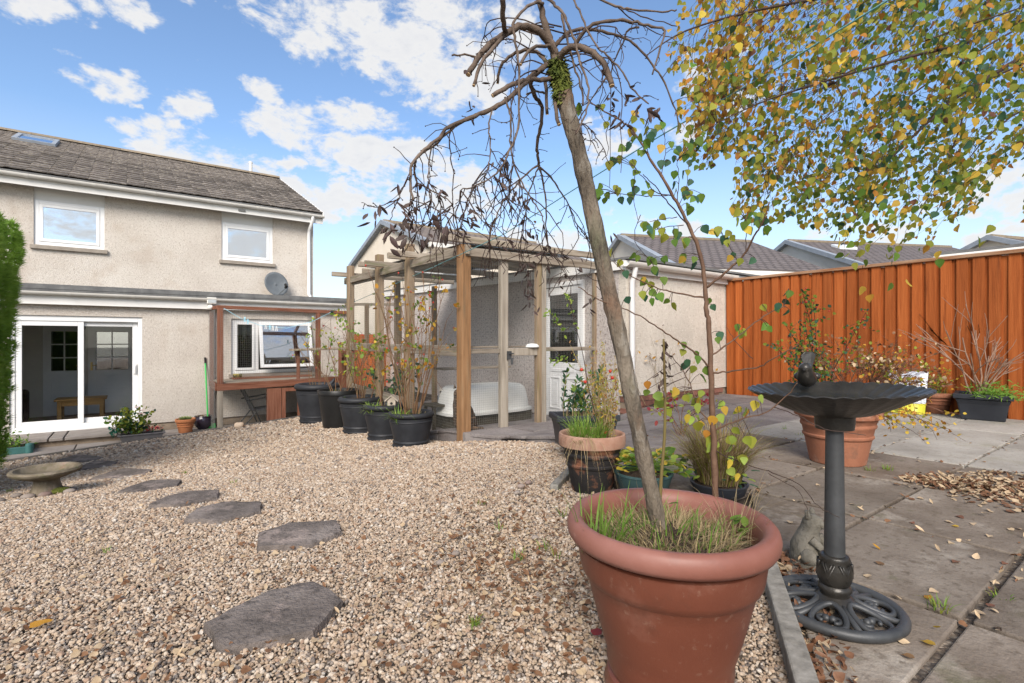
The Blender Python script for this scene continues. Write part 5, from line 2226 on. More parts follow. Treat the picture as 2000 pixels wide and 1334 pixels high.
g.add(vs + [v + off_ for v in vs], [(5, 4, 3, 2, 1, 0), (6, 7, 8, 9, 10, 11)] + [(i, (i + 1) % 6, 6 + (i + 1) % 6, 6 + i) for i in range(6)])
g.build('tail', m_iron, bd, bev=.002)
for s_ in (-1, 1):
    g = MB()
    g.ball(bc + e2 * (.026 * s_) - h1 * .012 + Vector((0, 0, .032)), .022, 10, 6, sc=(.7, .9, .6))
    g.build('wing', m_iron, bd, smooth=180)

# =================================================================== concrete birdbath on the gravel
cb = ground(90, 966)
cbt = thing('concrete_birdbath', 'low mossy concrete birdbath with wide shallow bowl beside the stepping stones', 'birdbath', cb)
k = (cb - CAM).dot(FWD)
S = k / 4.3
g = MB()
g.lathe([(.125 * S, -.01), (.12 * S, .02), (.098 * S, .05), (.085 * S, .09), (.082 * S, .12), (.09 * S, .135)], cb, 28, wob=lambda a, r, z: 1 + .05 * math.sin(3 * a + 1) + .03 * math.sin(7 * a))
g.build('pedestal', m_concrete, cbt, smooth=50)
g = MB()
g.lathe([(.06 * S, .125), (.13 * S, .135), (.205 * S, .165), (.232 * S, .178), (.238 * S, .195), (.228 * S, .208), (.205 * S, .208), (.19 * S, .190), (.16 * S, .160), (.08 * S, .150)], cb, 44)
g.build('bowl', m_concrete, cbt, smooth=45)
g = MB()
g.ball(cb + Vector((.09, -.06, .03)), .065 * S, 14, 8, sc=(1.1, .8, .45))
g.build('moss', m_moss, cbt, smooth=180)
m_cob = mat('cobble', [(.12, .10, .09), (.25, .21, .18), (.20, .12, .10)], scale=2, rough=.85, rand=.3)
for i in range(12):
    a = i * .55 + 1.2
    q = cb + Vector((math.cos(a), math.sin(a), 0)) * random.uniform(.15, .27) + Vector((-.05, .0, 0))
    q.z = gz(q.x, q.y) + .008
    g = MB()
    r = random.uniform(.02, .04)
    g.ball(q, r, 10, 6, sc=(1.2, .9, .6))
    tag(g.build('cobble', m_cob, None, smooth=180), 'rounded cobble at the foot of the concrete birdbath', 'cobble', 'cobbles round the concrete birdbath')

# seated animal figure by the birdbath
sb_ = onZ(1577, 1098, 0.0)
SB = Vector((sb_.x, sb_.y, 0))
st = thing('animal_statue', 'weathered grey stone animal figure sitting beside the metal birdbath', 'statue', SB)
hd = (-FWD * .75 + RGT * .66).normalized()
sd2 = Vector((-hd.y, hd.x, 0))
g = MB()
g.tube([SB + Vector((0, 0, 0)), SB + Vector((0, 0, .03)), SB + hd * -.005 + Vector((0, 0, .065)), SB + hd * .0 + Vector((0, 0, .10)), SB + hd * .006 + Vector((0, 0, .125)), SB + hd * .016 + Vector((0, 0, .148)), SB + hd * .016 + Vector((0, 0, .170)), SB + hd * .012 + Vector((0, 0, .182))],
       [.062, .062, .052, .041, .031, .034, .030, .012], 18)
g.v = [tuple(Vector(p) + Vector((mnoise.noise(Vector(p) * 60), mnoise.noise(Vector(p) * 60 + Vector((3, 0, 0))), 0)) * .007) for p in g.v]
g.build('body', m_statue, st, smooth=180)
for s_ in (-1, 1):
    g = MB()
    g.tube([SB + hd * .010 + sd2 * (.021 * s_) + Vector((0, 0, .172)), SB + hd * .006 + sd2 * (.027 * s_) + Vector((0, 0, .20))], [.013, .007], 8)
    g.build('ear', m_statue, st, smooth=180)
    g = MB()
    g.tube([SB + hd * .025 + sd2 * (.035 * s_) + Vector((0, 0, .10)), SB + hd * .055 + sd2 * (.02 * s_) + Vector((0, 0, .07)), SB + hd * .055 + sd2 * (.018 * s_) + Vector((0, 0, .02))], [.016, .014, .014], 8)
    g.build('foreleg', m_statue, st, smooth=180)
    g = MB()
    g.ball(SB + hd * .02 + sd2 * (.045 * s_) + Vector((0, 0, .035)), .032, 10, 6)
    g.build('haunch', m_statue, st, smooth=180)
g = MB()
g.tube([SB + hd * .03 + Vector((0, 0, .155)), SB + hd * .062 + Vector((0, 0, .147))], [.020, .009], 10)
g.build('muzzle', m_statue, st, smooth=180)
g = MB()
g.lathe([(.07, -.006), (.075, .0), (.07, .014), (.05, .018)], SB, 14, wob=lambda a, r, z: 1 + .12 * math.sin(2 * a) + .05 * math.sin(5 * a))
g.build('plinth', m_statue, st, smooth=50)

# bird house and bird in the rose pots
b4 = BP[1]
zr_ = b4.location.z + .40
bh = b4.location + Vector((.02, -.03, 0)) + (-FWD) * .10 + RGT * .10
bh.z = b4.location.z + b4.children[0].dimensions.z * 1.04
bht = thing('bird_house', 'little grey wooden bird house standing in a black rose pot', 'bird house', bh)
m_bh = wood('bird_house_wood', [(.34, .29, .23), (.46, .40, .33)], (2, 2, 1))
g = MB()
e1, e2 = RGT, -FWD
def Q(a, b_, z):
    return bh + e1 * a + e2 * b_ + Vector((0, 0, z))
g.hexa([Q(-.05, -.045, 0), Q(.05, -.045, 0), Q(.05, .045, 0), Q(-.05, .045, 0), Q(-.05, -.045, .12), Q(.05, -.045, .12), Q(.05, .045, .12), Q(-.05, .045, .12)])
g.add([Q(-.05, .0451, .12), Q(.05, .0451, .12), Q(0, .0451, .17), Q(-.05, -.0451, .12), Q(.05, -.0451, .12), Q(0, -.0451, .17)], [(0, 1, 2), (5, 4, 3), (0, 2, 5, 3), (1, 4, 5, 2)])
g.build('box', m_bh, bht)
for s_ in (-1, 1):
    g = MB()
    g.hexa([Q(0, -.065, .172), Q(s_ * .085, -.065, .10), Q(s_ * .085, .065, .10), Q(0, .065, .172), Q(0, -.065, .188), Q(s_ * .085, -.065, .116), Q(s_ * .085, .065, .116), Q(0, .065, .188)])
    g.build('roof_board', m_bh, bht)
g = MB()
g.tube([Q(0, .046, .08), Q(0, .048, .08)], .017, 12)
g.build('entrance', m_dark, bht)
b1 = BP[4]
bo = b1.location + RGT * .18 + Vector((0, 0, b1.children[0].dimensions.z * 1.1))
bt_ = thing('dark_bird_ornament', 'dark grey bird ornament on the edge of a black rose pot', 'ornament', bo)
g = MB()
g.tube([bo - RGT * .14, bo - RGT * .06 + Vector((0, 0, .0)), bo + Vector((0, 0, .01)), bo + RGT * .06 + Vector((0, 0, .035)), bo + RGT * .11 + Vector((0, 0, .10)), bo + RGT * .13 + Vector((0, 0, .15))], [.02, .05, .06, .045, .025, .008], 12)
g.build('body', m_slate, bt_, smooth=180)

# loose rock by the catio
rk = ground(467, 836)
g = MB()
g.ball(rk + Vector((0, 0, .045)), .085, 12, 8, sc=(1.0, .8, .75))
g.v = [tuple(Vector(p) + Vector((mnoise.noise(Vector(p) * 14), mnoise.noise(Vector(p) * 14 + Vector((5, 0, 0))), mnoise.noise(Vector(p) * 14 + Vector((0, 7, 0))))) * .03) for p in g.v]
tag(g.build('rock', mat('sandstone', [(.52, .38, .26), (.62, .50, .38)], scale=8, rough=.9, bump=.4), None, smooth=60), 'single pale sandstone rock on the gravel edge below the window enclosure', 'rock')

# =================================================================== washing line
LN = [(1760, -14), (1735, 0), (1500, 144), (1290, 265), (1165, 342), (985, 457), (850, 520), (741, 568), (648, 609)]
pts = []
for (x, y) in LN:
    f = (x - 648) / (1735 - 648)
    dep = 1 / (1 / 11.2 + (1 / 2.1 - 1 / 11.2) * f)
    pts.append(at(x, y, dep))
far = pts[-1]
wl = thing('washing_line', 'turquoise washing line strung from the garden corner to the window enclosure', 'washing line', far)
g = MB()
d = (pts[0] - pts[1]).normalized()
g.tube([pts[0] + d * 1.6] + pts, .0042, 6)
g.build('line', m_line, wl, smooth=180)
p_end = onV(437, 602, WV - .07)
sag = [far]
for (x, y) in ((610, 628), (560, 641), (510, 636), (470, 622)):
    sag.append(onV(x, y, WV - .12))
sag.append(p_end)
g = MB()
g.tube(sag, .005, 5)
g.build('line', m_peg, wl)
g = MB()
g.ball(far, .035, 8, 6)
g.build('knot', m_dark, wl)
for (x, y, mm, nm) in ((478, 622, m_peg, 0), (484, 626, m_peg, 0), (519, 636, m_peg2, 1), (527, 637, m_peg, 0), (533, 639, m_peg2, 1), (540, 640, m_peg2, 1), (611, 620, m_peg, 0)):
    q = onV(x, y, WV - .12)
    pg = thing('clothes_peg', 'pale blue clothes peg hanging on the washing line' if not nm else 'white clothes peg hanging on the washing line', 'peg', q, 'pegs on the washing line')
    for s_ in (-1, 1):
        g = MB()
        g.bar(q + Vector((.006 * s_, 0, .03)), q + Vector((.016 * s_ * (1 if nm else .6), 0, -.07)), .009, .012)
        g.build('jaw', mm, pg)
# =================================================================== vegetation helpers


def leafshape(kind='birch'):
    """unit leaf along +y, folded a little along the rib; verts, faces"""
    if kind == 'birch':
        out = [(0, 0), (.30, .10), (.43, .30), (.34, .55), (.17, .80), (0, 1.0)]
    elif kind == 'oval':
        out = [(0, 0), (.20, .15), (.30, .42), (.26, .70), (.12, .92), (0, 1.0)]
    elif kind == 'lance':
        out = [(0, 0), (.07, .15), (.11, .45), (.07, .8), (0, 1.0)]
    elif kind == 'curl':
        out = [(0, 0), (.16, .2), (.22, .45), (.14, .75), (0, 1.0)]
    n = len(out)
    vs, fs = [], []
    mids = [(0, y, 0) for (x, y) in out]
    bend = {'birch': -.10, 'oval': -.12, 'lance': -.10, 'curl': .55}[kind]
    fold = {'birch': .22, 'oval': .25, 'lance': .2, 'curl': .9}[kind]
    for (x, y) in out:
        vs.append((0, y, bend * y * y))
    L = {}
    for s_ in (1, -1):
        for i, (x, y) in enumerate(out):
            if 0 < i < n - 1:
                L[(s_, i)] = len(vs)
                zz = bend * y * y + fold * x * (1 if kind != 'curl' else (1 + .4 * s_))
                vs.append((s_ * x * (1 if kind != 'curl' else .8), y + (.03 * s_ * math.sin(i * 3)), zz + .03 * math.sin(i * 2.3 + s_)))
    for s_ in (1, -1):
        for i in range(n - 1):
            a, b_ = i, i + 1
            c = L.get((s_, i + 1))
            d = L.get((s_, i))
            poly = [a]
            if d is not None:
                poly.append(d)
            if c is not None:
                poly.append(c)
            poly.append(b_)
            if len(poly) >= 3:
                fs.append(tuple(poly) if s_ > 0 else tuple(reversed(poly)))
    return vs, fs


LEAF = {k: leafshape(k) for k in ('birch', 'oval', 'lance', 'curl')}
_leafme = {}


def leafmesh(kind, m):
    key = (kind, m.name)
    if key not in _leafme:
        g = MB()
        g.add(*LEAF[kind])
        _leafme[key] = g.mesh('leaf', m, smooth=180)
    return _leafme[key]


def leafq(d, up=None):
    """rotation that takes +y to d, with the blade's normal near up"""
    d = Vector(d).normalized()
    n = Vector(up if up is not None else (random.uniform(-1, 1), random.uniform(-1, 1), random.uniform(-.2, 1)))
    n = n - d * n.dot(d)
    if n.length < 1e-4:
        n = d.orthogonal()
    n.normalize()
    x = d.cross(n).normalized()
    return Matrix((x, d, n)).transposed()


class Leaves:
    """leaves of one plant: the biggest in view become objects, the rest one mesh"""
    def __init__(s):
        s.l = []

    def add(s, p, d, size, m, kind='birch', up=None, wid=1.0):
        s.l.append((Vector(p), leafq(d, up), size, m, kind, wid))

    def build(s, parent, limit=300, name='leaf', rest='foliage', minpx=9):
        def px(e):
            dep = (e[0] - CAM).dot(FWD)
            if dep < .2:
                return 0
            X = (e[0] - CAM).dot(RGT) / dep
            if abs(X) > 1.03:
                return 0
            return e[2] / dep * 1000
        order = sorted(s.l, key=px, reverse=True)
        big = [e for e in order[:limit] if px(e) >= minpx]
        small = order[len(big):]
        for (p, q, size, m, kind, wid) in big:
            o = place(name, leafmesh(kind, m), parent, p)
            o.rotation_euler = q.to_euler()
            o.scale = (size * wid, size, size)
        if small:
            g = MB()
            mats = []
            for (p, q, size, m, kind, wid) in small:
                if m not in mats:
                    mats.append(m)
                vs, fs = LEAF[kind]
                g.add([p + q @ Vector((v[0] * size * wid, v[1] * size, v[2] * size)) for v in vs], fs, mats.index(m))
            g.build(rest, mats, parent, smooth=180, kind='stuff')


def rv(s=1.0):
    return Vector((random.gauss(0, s), random.gauss(0, s), random.gauss(0, s)))


def wander(p, d, L, seg, wob, grav=0.0):
    """a wandering line from p in direction d"""
    pts = [Vector(p)]
    d = Vector(d).normalized()
    for i in range(seg):
        d = (d + rv(wob) + Vector((0, 0, grav))).normalized()
        pts.append(pts[-1] + d * (L / seg))
    return pts


def smoothline(pts, sub=4):
    """Catmull-Rom through the points"""
    P = [Vector(p) for p in pts]
    out = []
    for i in range(len(P) - 1):
        p0, p1, p2, p3 = P[max(i - 1, 0)], P[i], P[i + 1], P[min(i + 2, len(P) - 1)]
        for k in range(sub):
            t = k / sub
            out.append(.5 * ((2 * p1) + (p2 - p0) * t + (2 * p0 - 5 * p1 + 4 * p2 - p3) * t * t + (3 * p1 - p0 - 3 * p2 + p3) * t ** 3))
    out.append(P[-1])
    return out


def taper(n, a, b_):
    return [a + (b_ - a) * i / max(1, n - 1) for i in range(n)]


def blades(b_, c, R, n, h, w, lean=.5, mi=(0,), droop=.25, seg=4, flat=False):
    for _ in range(n):
        a = random.uniform(0, 2 * math.pi)
        r = R * math.sqrt(random.random())
        p = Vector(c) + Vector((r * math.cos(a), r * math.sin(a), 0))
        a2 = a + random.gauss(0, .8)
        hh = h * random.uniform(.5, 1.15)
        ln = lean * random.uniform(.2, 1.2)
        d = Vector((math.cos(a2), math.sin(a2), 0))
        side = Vector((-d.y, d.x, 0)) * (w * random.uniform(.6, 1.2) / 2)
        tw = random.uniform(-.6, .6)
        side = side * math.cos(tw) + d * (w / 2) * math.sin(tw)
        vs, fs = [], []
        for i in range(seg + 1):
            t = i / seg
            q = p + d * (hh * ln * t ** 1.6) + Vector((0, 0, hh * (t - droop * ln * t ** 3)))
            ww = (1 - t ** 2) if i < seg else .05
            vs += [q - side * ww, q + side * ww]
        for i in range(seg):
            fs.append((2 * i, 2 * i + 1, 2 * i + 3, 2 * i + 2))
        b_.add(vs, fs, random.choice(mi))


def twigtree(b_, p, d, L, r, depth, spread=.5, grav=0.0, wob=.12, tips=None, n=3, kids=(2, 3), shrink=.68):
    pts = wander(p, d, L, 4, wob, grav)
    b_.tube(pts, taper(5, r, r * .65), n, cap=False)
    if tips is not None and depth <= 1:
        tips.extend(pts[2:])
    if depth <= 0:
        return
    for k in range(random.randint(*kids)):
        t = random.uniform(.45, 1.0)
        i = min(4, int(t * 4))
        q = pts[i]
        dd = (pts[i] - pts[i - 1]).normalized() if i > 0 else Vector(d)
        twigtree(b_, q, (dd + rv(spread)).normalized(), L * shrink * random.uniform(.7, 1.15), r * .62, depth - 1, spread, grav, wob, tips, n, kids, shrink)


# =================================================================== weeping tree in the big planter
TB = at(1287, 1046, 1.265)
weep = thing('weeping_tree', 'small grafted weeping tree with bare drooping branches and mossy crown', 'tree', TB)
TR = [(1289, 1050, 37), (1283, 1010, 38), (1266, 930, 37), (1244, 830, 37), (1218, 700, 38), (1196, 600, 39), (1174, 500, 39), (1153, 400, 39), (1131, 300, 38), (1112, 230, 40), (1100, 180, 42), (1090, 140, 38), (1085, 118, 30)]


def tdepth(y):
    return 1.265 + (1050 - y) / 930 * .16


pts, rr = [], []
for (x, y, w) in TR:
    dpt = tdepth(y)
    pts.append(at(x, y, dpt))
    rr.append(w * .80 / 2000 * dpt)
sp = smoothline(pts, 10)
rs = list(np.interp(np.linspace(0, len(rr) - 1, len(sp)), range(len(rr)), rr))
rs = [r * (1 + .03 * math.sin(i * .6) + random.uniform(-.012, .012) + (.08 if i in (24, 25, 49, 50, 76, 77, 101) else 0)) for i, r in enumerate(rs)]
g = MB()
g.tube(sp, rs, 28)
g.v = [tuple(Vector(p) + Vector((mnoise.noise(Vector((p[0] * 90, p[1] * 90, p[2] * 24))), mnoise.noise(Vector((p[0] * 90 + 7, p[1] * 90, p[2] * 24))), 0)) * .0028) for p in g.v]
g.build('trunk', m_bark, weep, smooth=180)
BR = [  # traced branches: points, width at start, width at end, depth change at the end
    ([(1086, 124), (1079, 91), (1070, 67), (1059, 22), (1050, -8)], 22, 11, .02, 0),
    ([(1086, 110), (1062, 70), (1034, 53), (1014, 53), (986, 67), (959, 84), (938, 108), (914, 146)], 17, 11, -.16, 1),
    ([(986, 68), (962, 96), (942, 120), (926, 166)], 9, 7, -.10, 1),
    ([(990, 66), (983, 36), (983, -8)], 11, 12, -.10, 0),
    ([(936, 112), (908, 107), (883, 109)], 5, 4, -.02, 0),
    ([(1080, 90), (1058, 90), (1036, 96), (1017, 125)], 8, 6, -.18, 1),
    ([(1080, 130), (1065, 118), (1048, 103), (1024, 98), (993, 113), (976, 134), (972, 161)], 10, 7, .16, 1),
    ([(1085, 152), (1061, 156), (1036, 154), (1007, 163), (986, 173), (963, 186)], 11, 9, -.14, 1),
    ([(1075, 120), (1058, 133), (1038, 149), (1014, 175), (986, 197), (959, 214), (928, 226), (880, 247), (850, 275), (822, 300), (805, 322), (801, 350), (806, 392)], 13, 4.2, -.28, 0),
    ([(905, 236), (872, 262), (846, 287), (822, 300), (810, 322), (815, 355), (857, 379), (884, 398)], 6, 2.4, -.05, 0),
    ([(1060, 135), (1036, 161), (1048, 192), (1059, 211), (1055, 252), (1049, 283), (1050, 305), (1053, 325)], 11, 7, .22, 0),
    ([(1053, 325), (1062, 360), (1066, 400), (1068, 450), (1072, 490)], 5, 2.4, .05, 0),
    ([(1053, 325), (1075, 345), (1092, 370), (1110, 400), (1128, 440)], 5, 2.6, .10, 0),
    ([(1053, 322), (1028, 341), (1010, 359), (988, 386), (968, 425), (955, 470)], 5, 2.2, -.10, 0),
    ([(1053, 325), (1043, 350), (1032, 380), (1026, 420), (1020, 460)], 4, 2, .02, 0),
    ([(1060, 8), (1046, 4), (1024, 19), (1002, 43), (1005, 72), (1012, 115), (1014, 168), (1011, 250), (996, 290), (985, 318), (965, 345), (930, 362), (900, 372)], 7, 2.2, -.30, 0),
    ([(986, 190), (995, 215), (998, 240), (998, 276), (1003, 318), (1015, 350), (1037, 386), (1055, 415), (1062, 440)], 5, 2.6, -.05, 0),
    ([(1088, 130), (1096, 108), (1110, 94), (1139, 94), (1163, 108), (1180, 125), (1194, 167)], 16, 12, -.12, 1),
    ([(1086, 90), (1110, 64), (1144, 58), (1175, 62), (1221, 74), (1247, 96), (1274, 127), (1298, 163), (1319, 216), (1330, 260)], 9, 3.0, .16, 0),
    ([(1112, 96), (1127, 84), (1139, 65), (1158, 48), (1192, 41), (1235, 43), (1264, 50), (1298, 57), (1295, 76), (1276, 144)], 10, 3.4, -.10, 0),
    ([(1060, -6), (1080, 6), (1098, 26), (1108, 48), (1122, 79), (1132, 120), (1146, 154), (1149, 192), (1144, 222), (1125, 262)], 7, 3.0, -.22, 0),
    ([(1097, 28), (1106, 72), (1118, 113), (1125, 139), (1134, 168), (1140, 206)], 6, 3.4, -.10, 0),
    ([(1110, -10), (1120, 0), (1134, 26), (1149, 62), (1168, 94), (1192, 113), (1216, 144), (1240, 178), (1269, 204)], 5, 3, -.2, 0),
    ([(1165, -6), (1204, 12), (1235, 17), (1295, 22), (1322, 18)], 5.5, 3, -.1, 0),
    ([(1208, 14), (1240, 40), (1293, 70)], 3.4, 2, .05, 0),
    ([(1222, 18), (1264, 36), (1322, 52)], 3.2, 2, -.05, 0),
    ([(1247, 53), (1228, 58), (1216, 84), (1199, 122), (1192, 150)], 5, 3, .08, 0),
    ([(1066, 160), (1066, 223)], 8, 7, .02, 1),
    ([(1083, 190), (1090, 243)], 9, 8, -.03, 1),
    ([(1185, 150), (1163, 182), (1145, 210), (1128, 240)], 4, 2.4, .05, 0),
    ([(1063, 182), (1045, 178), (1030, 184)], 5, 4, -.04, 1),
    ([(960, 214), (955, 250), (958, 290), (955, 320), (945, 345)], 4, 2.2, -.08, 0),
    ([(880, 247), (878, 290), (885, 330), (884, 372), (886, 420)], 3.4, 2, .05, 0),
    ([(843, 286), (838, 320), (836, 355), (842, 390), (860, 420)], 3.6, 2, -.05, 0),
    ([(805, 330), (790, 362), (775, 395), (762, 430)], 3, 1.8, -.06, 0),
    ([(778, 390), (750, 400), (732, 404), (706, 396)], 2.4, 1.6, -.02, 0),
    ([(1125, 262), (1136, 240), (1160, 262), (1178, 290), (1190, 320)], 3, 1.8, .1, 0),
    ([(1128, 256), (1150, 275), (1165, 270)], 2, 1.5, .03, 0),
]
branch_pts = []
for (pl, w0, w1, dd, cut) in BR:
    n = len(pl)
    pts = []
    # start depth follows the trunk or the branch it leaves
    base_d = tdepth(max(60, pl[0][1])) if pl[0][0] > 1030 and pl[0][1] < 240 else None
    if base_d is None:
        best, base_d = 1e9, 1.5
        for (bx, by, bd_) in branch_pts:
            e = (bx - pl[0][0]) ** 2 + (by - pl[0][1]) ** 2
            if e < best:
                best, base_d = e, bd_
    for i, (x, y) in enumerate(pl):
        dpt = base_d + dd * (i / (n - 1)) ** .8
        pts.append((x, y, dpt))
    fine = []
    P3 = smoothline([at(*p) for p in pts], 4)
    for i, p in enumerate(pts[:-1]):
        for k in range(4):
            t = k / 4
            q = pts[i + 1]
            branch_pts.append((p[0] + (q[0] - p[0]) * t, p[1] + (q[1] - p[1]) * t, p[2] + (q[2] - p[2]) * t))
    rs = [.86 * (w0 + (w1 - w0) * i / (len(P3) - 1)) / 2000 * base_d * (1 + (.14 if w1 < 5 else .05) * math.sin(i * 2.1)) for i in range(len(P3))]
    P3 = [p + rv(.0012) for p in P3]
    g = MB()
    g.tube(P3, rs, 8 if w0 > 5 else 5)
    o = g.build('branch', m_branch if w0 > 3.5 else m_twig, weep, smooth=180)
    if cut:
        g = MB()
        d = (P3[-1] - P3[-2]).normalized()
        g.tube([P3[-1] + d * .0003, P3[-1] + d * .002], rs[-1] * .96, 8)
        g.build('cut_end', m_cut, weep)
# hanging twigs, mostly on the garden side
wleaf = Leaves()
starts = [(806, 392), (815, 355), (857, 379), (884, 398), (842, 390), (886, 420), (860, 420), (775, 395), (900, 372), (930, 362), (965, 345), (985, 318), (945, 345), (968, 425), (988, 386), (955, 470),
          (1020, 460), (1026, 420), (1062, 440), (1037, 386), (1072, 490), (1068, 450), (1128, 440), (1110, 400), (1003, 318), (955, 320), (836, 355), (1015, 350)]


def near_depth(x, y):
    best, bd_ = 1e9, 1.4
    for (bx, by, d_) in branch_pts:
        e = (bx - x) ** 2 + (by - y) ** 2
        if e < best:
            best, bd_ = e, d_
    return bd_


g = MB()
tw_tips = []
for (x, y) in starts:
    for k in range(3):
        d_ = near_depth(x, y)
        L = random.uniform(60, 170)
        ang = random.gauss(0, .65)
        pl = [(x, y, d_)]
        px_, py_ = x, y
        for i in range(6):
            ang += random.gauss(0, .32)
            ang *= .82
            px_ += math.sin(ang) * L / 6
            py_ += math.cos(ang) * L / 6 * .9
            d_ += random.gauss(0, .018)
            if py_ > 560:
                break
            pl.append((px_, py_, d_))
        if len(pl) < 3:
            continue
        P3 = [at(*p) + rv(.001) for p in pl]
        g.tube(P3, taper(len(P3), .0016, .0008), 4, cap=False)
        for i, p in enumerate(P3[1:]):
            if random.random() < .55:
                q = p + rv(.006)
                g.tube([p, q + rv(.004)], .0011, 3, cap=False)
        tw_tips += [(p, pl[i][0], pl[i][1]) for i, p in enumerate(P3) if i > 2]
# fine arching shoots all round the crown
for k in range(13):
    sg = random.choice((-1, -1, 1, 1, 1))
    x, y = 1088 + random.gauss(0, 10), random.uniform(40, 150)
    d_ = tdepth(y)
    reach = random.uniform(50, 210)
    rise = random.uniform(0, 50)
    drop = random.uniform(100, 420)
    dd = random.gauss(0, .12)
    P3 = []
    for i in range(11):
        t = i / 10
        px_ = x + sg * reach * (1 - (1 - min(1, t * 1.5)) ** 2) + random.gauss(0, 4.5)
        py_ = y - rise * math.sin(min(1, t * 2.4) * math.pi / 2) + drop * max(0, t - .18) ** 1.7
        P3.append(at(px_, py_, d_ + dd * t))
        if i > 1:
            branch_pts.append((px_, py_, d_ + dd * t))
    P3 = smoothline(P3, 2)
    g.tube(P3, taper(len(P3), .0023, .0008), 5, cap=False)
# tangle around the tip of the right-hand twigs
for k in range(14):
    x, y = random.uniform(1030, 1180), random.uniform(440, 560)
    d_ = random.uniform(1.35, 1.6)
    P3 = [at(x, y, d_)]
    a = random.uniform(0, 6.28)
    for i in range(5):
        a += random.gauss(0, .5)
        x += math.cos(a) * 12
        y += abs(math.sin(a)) * 14
        P3.append(at(x, y, d_ + random.gauss(0, .01)))
    g.tube(P3, .0011, 4, cap=False)
for (x, y, d_) in branch_pts:
    if random.random() < (.42 if x < 1000 else .28) and y > 40 and not (1040 < x < 1110 and y < 200):
        P3 = [at(x, y, d_)]
        a = random.gauss(.4, .9) if random.random() < .5 else random.gauss(2.6, .9)
        L = random.choice((10, 14, 20, 34, 60))
        for i in range(4):
            a += random.gauss(0, .35)
            a += (1.57 - a) * .12
            x += math.cos(a) * L / 4
            y += math.sin(a) * L / 4
            P3.append(at(x, y, d_ + random.gauss(0, .012)))
        g.tube(P3, taper(5, .0013, .0007), 4, cap=False)
        g.ball(P3[-1], .0018, 5, 3)
g.build('hanging_twigs', m_twig, weep, smooth=180, kind='stuff')
CLUS = [(808, 405, 4), (800, 430, 7), (850, 418, 7), (862, 452, 6), (905, 420, 8), (918, 408, 6), (935, 425, 5), (880, 400, 3), (985, 320, 6), (992, 345, 5), (1005, 372, 6), (1020, 385, 6), (1010, 400, 4), (795, 460, 5), (820, 470, 6),
        (875, 452, 7), (907, 456, 7), (985, 470, 6), (1025, 445, 6), (1035, 452, 4), (1022, 520, 14), (1030, 560, 12), (1040, 590, 6), (736, 404, 3), (730, 425, 3), (747, 440, 4), (765, 445, 6), (780, 480, 3), (862, 365, 2), (925, 152, 2), (926, 222, 3), (913, 195, 2), (785, 352, 2), (815, 360, 2), (843, 355, 1),
        (1195, 190, 6), (1205, 225, 7), (1215, 250, 6), (1232, 190, 6), (1255, 205, 6), (1285, 212, 4), (1270, 225, 4), (1100, 540, 5), (1085, 500, 5), (1150, 600, 5), (1190, 600, 3), (1190, 455, 2), (1060, 480, 6), (1120, 520, 4), (1175, 145, 3)]
for (x, y, n) in CLUS:
    for k in range(n):
        d_ = near_depth(x, y) + random.gauss(0, .04)
        p = at(x + random.gauss(0, 9), y + random.gauss(0, 10), d_)
        wleaf.add(p, Vector((random.gauss(0, .5), random.gauss(0, .5), -1)), random.uniform(.018, .031), L_dead, 'curl', wid=random.uniform(.8, 1.3))
wleaf.build(weep, name='dead_leaf', minpx=8)
# moss on the crown
g = MB()
for k in range(900):
    y = random.uniform(118, 205)
    t = (y - 118) / 87
    i = np.interp(y, [118, 140, 180, 205], [1085, 1090, 1100, 1106])
    dpt = tdepth(y)
    c = at(i, y, dpt)
    a = random.uniform(0, 6.283)
    if t > .55 and math.cos(a - 2.2) < random.uniform(-.6, 1.0):
        continue
    r = .0235 + .004 * random.random()
    n_ = Vector((math.cos(a), math.sin(a), random.uniform(-.5, .5)))
    p = c + n_ * r * .95
    g.add([p - n_.orthogonal() * .004, p + n_.orthogonal() * .004, p + n_ * random.uniform(.006, .016) + Vector((0, 0, -random.uniform(.0, .014)))], [(0, 1, 2)])
sp_m = [at(np.interp(y, [118, 140, 180, 200], [1085, 1090, 1100, 1105]), y, tdepth(y)) for y in np.linspace(122, 192, 9)]
g.tube(sp_m, [.017, .025, .028, .027, .0285, .027, .027, .025, .021], 14)
g.build('moss', m_moss, weep, kind='stuff')

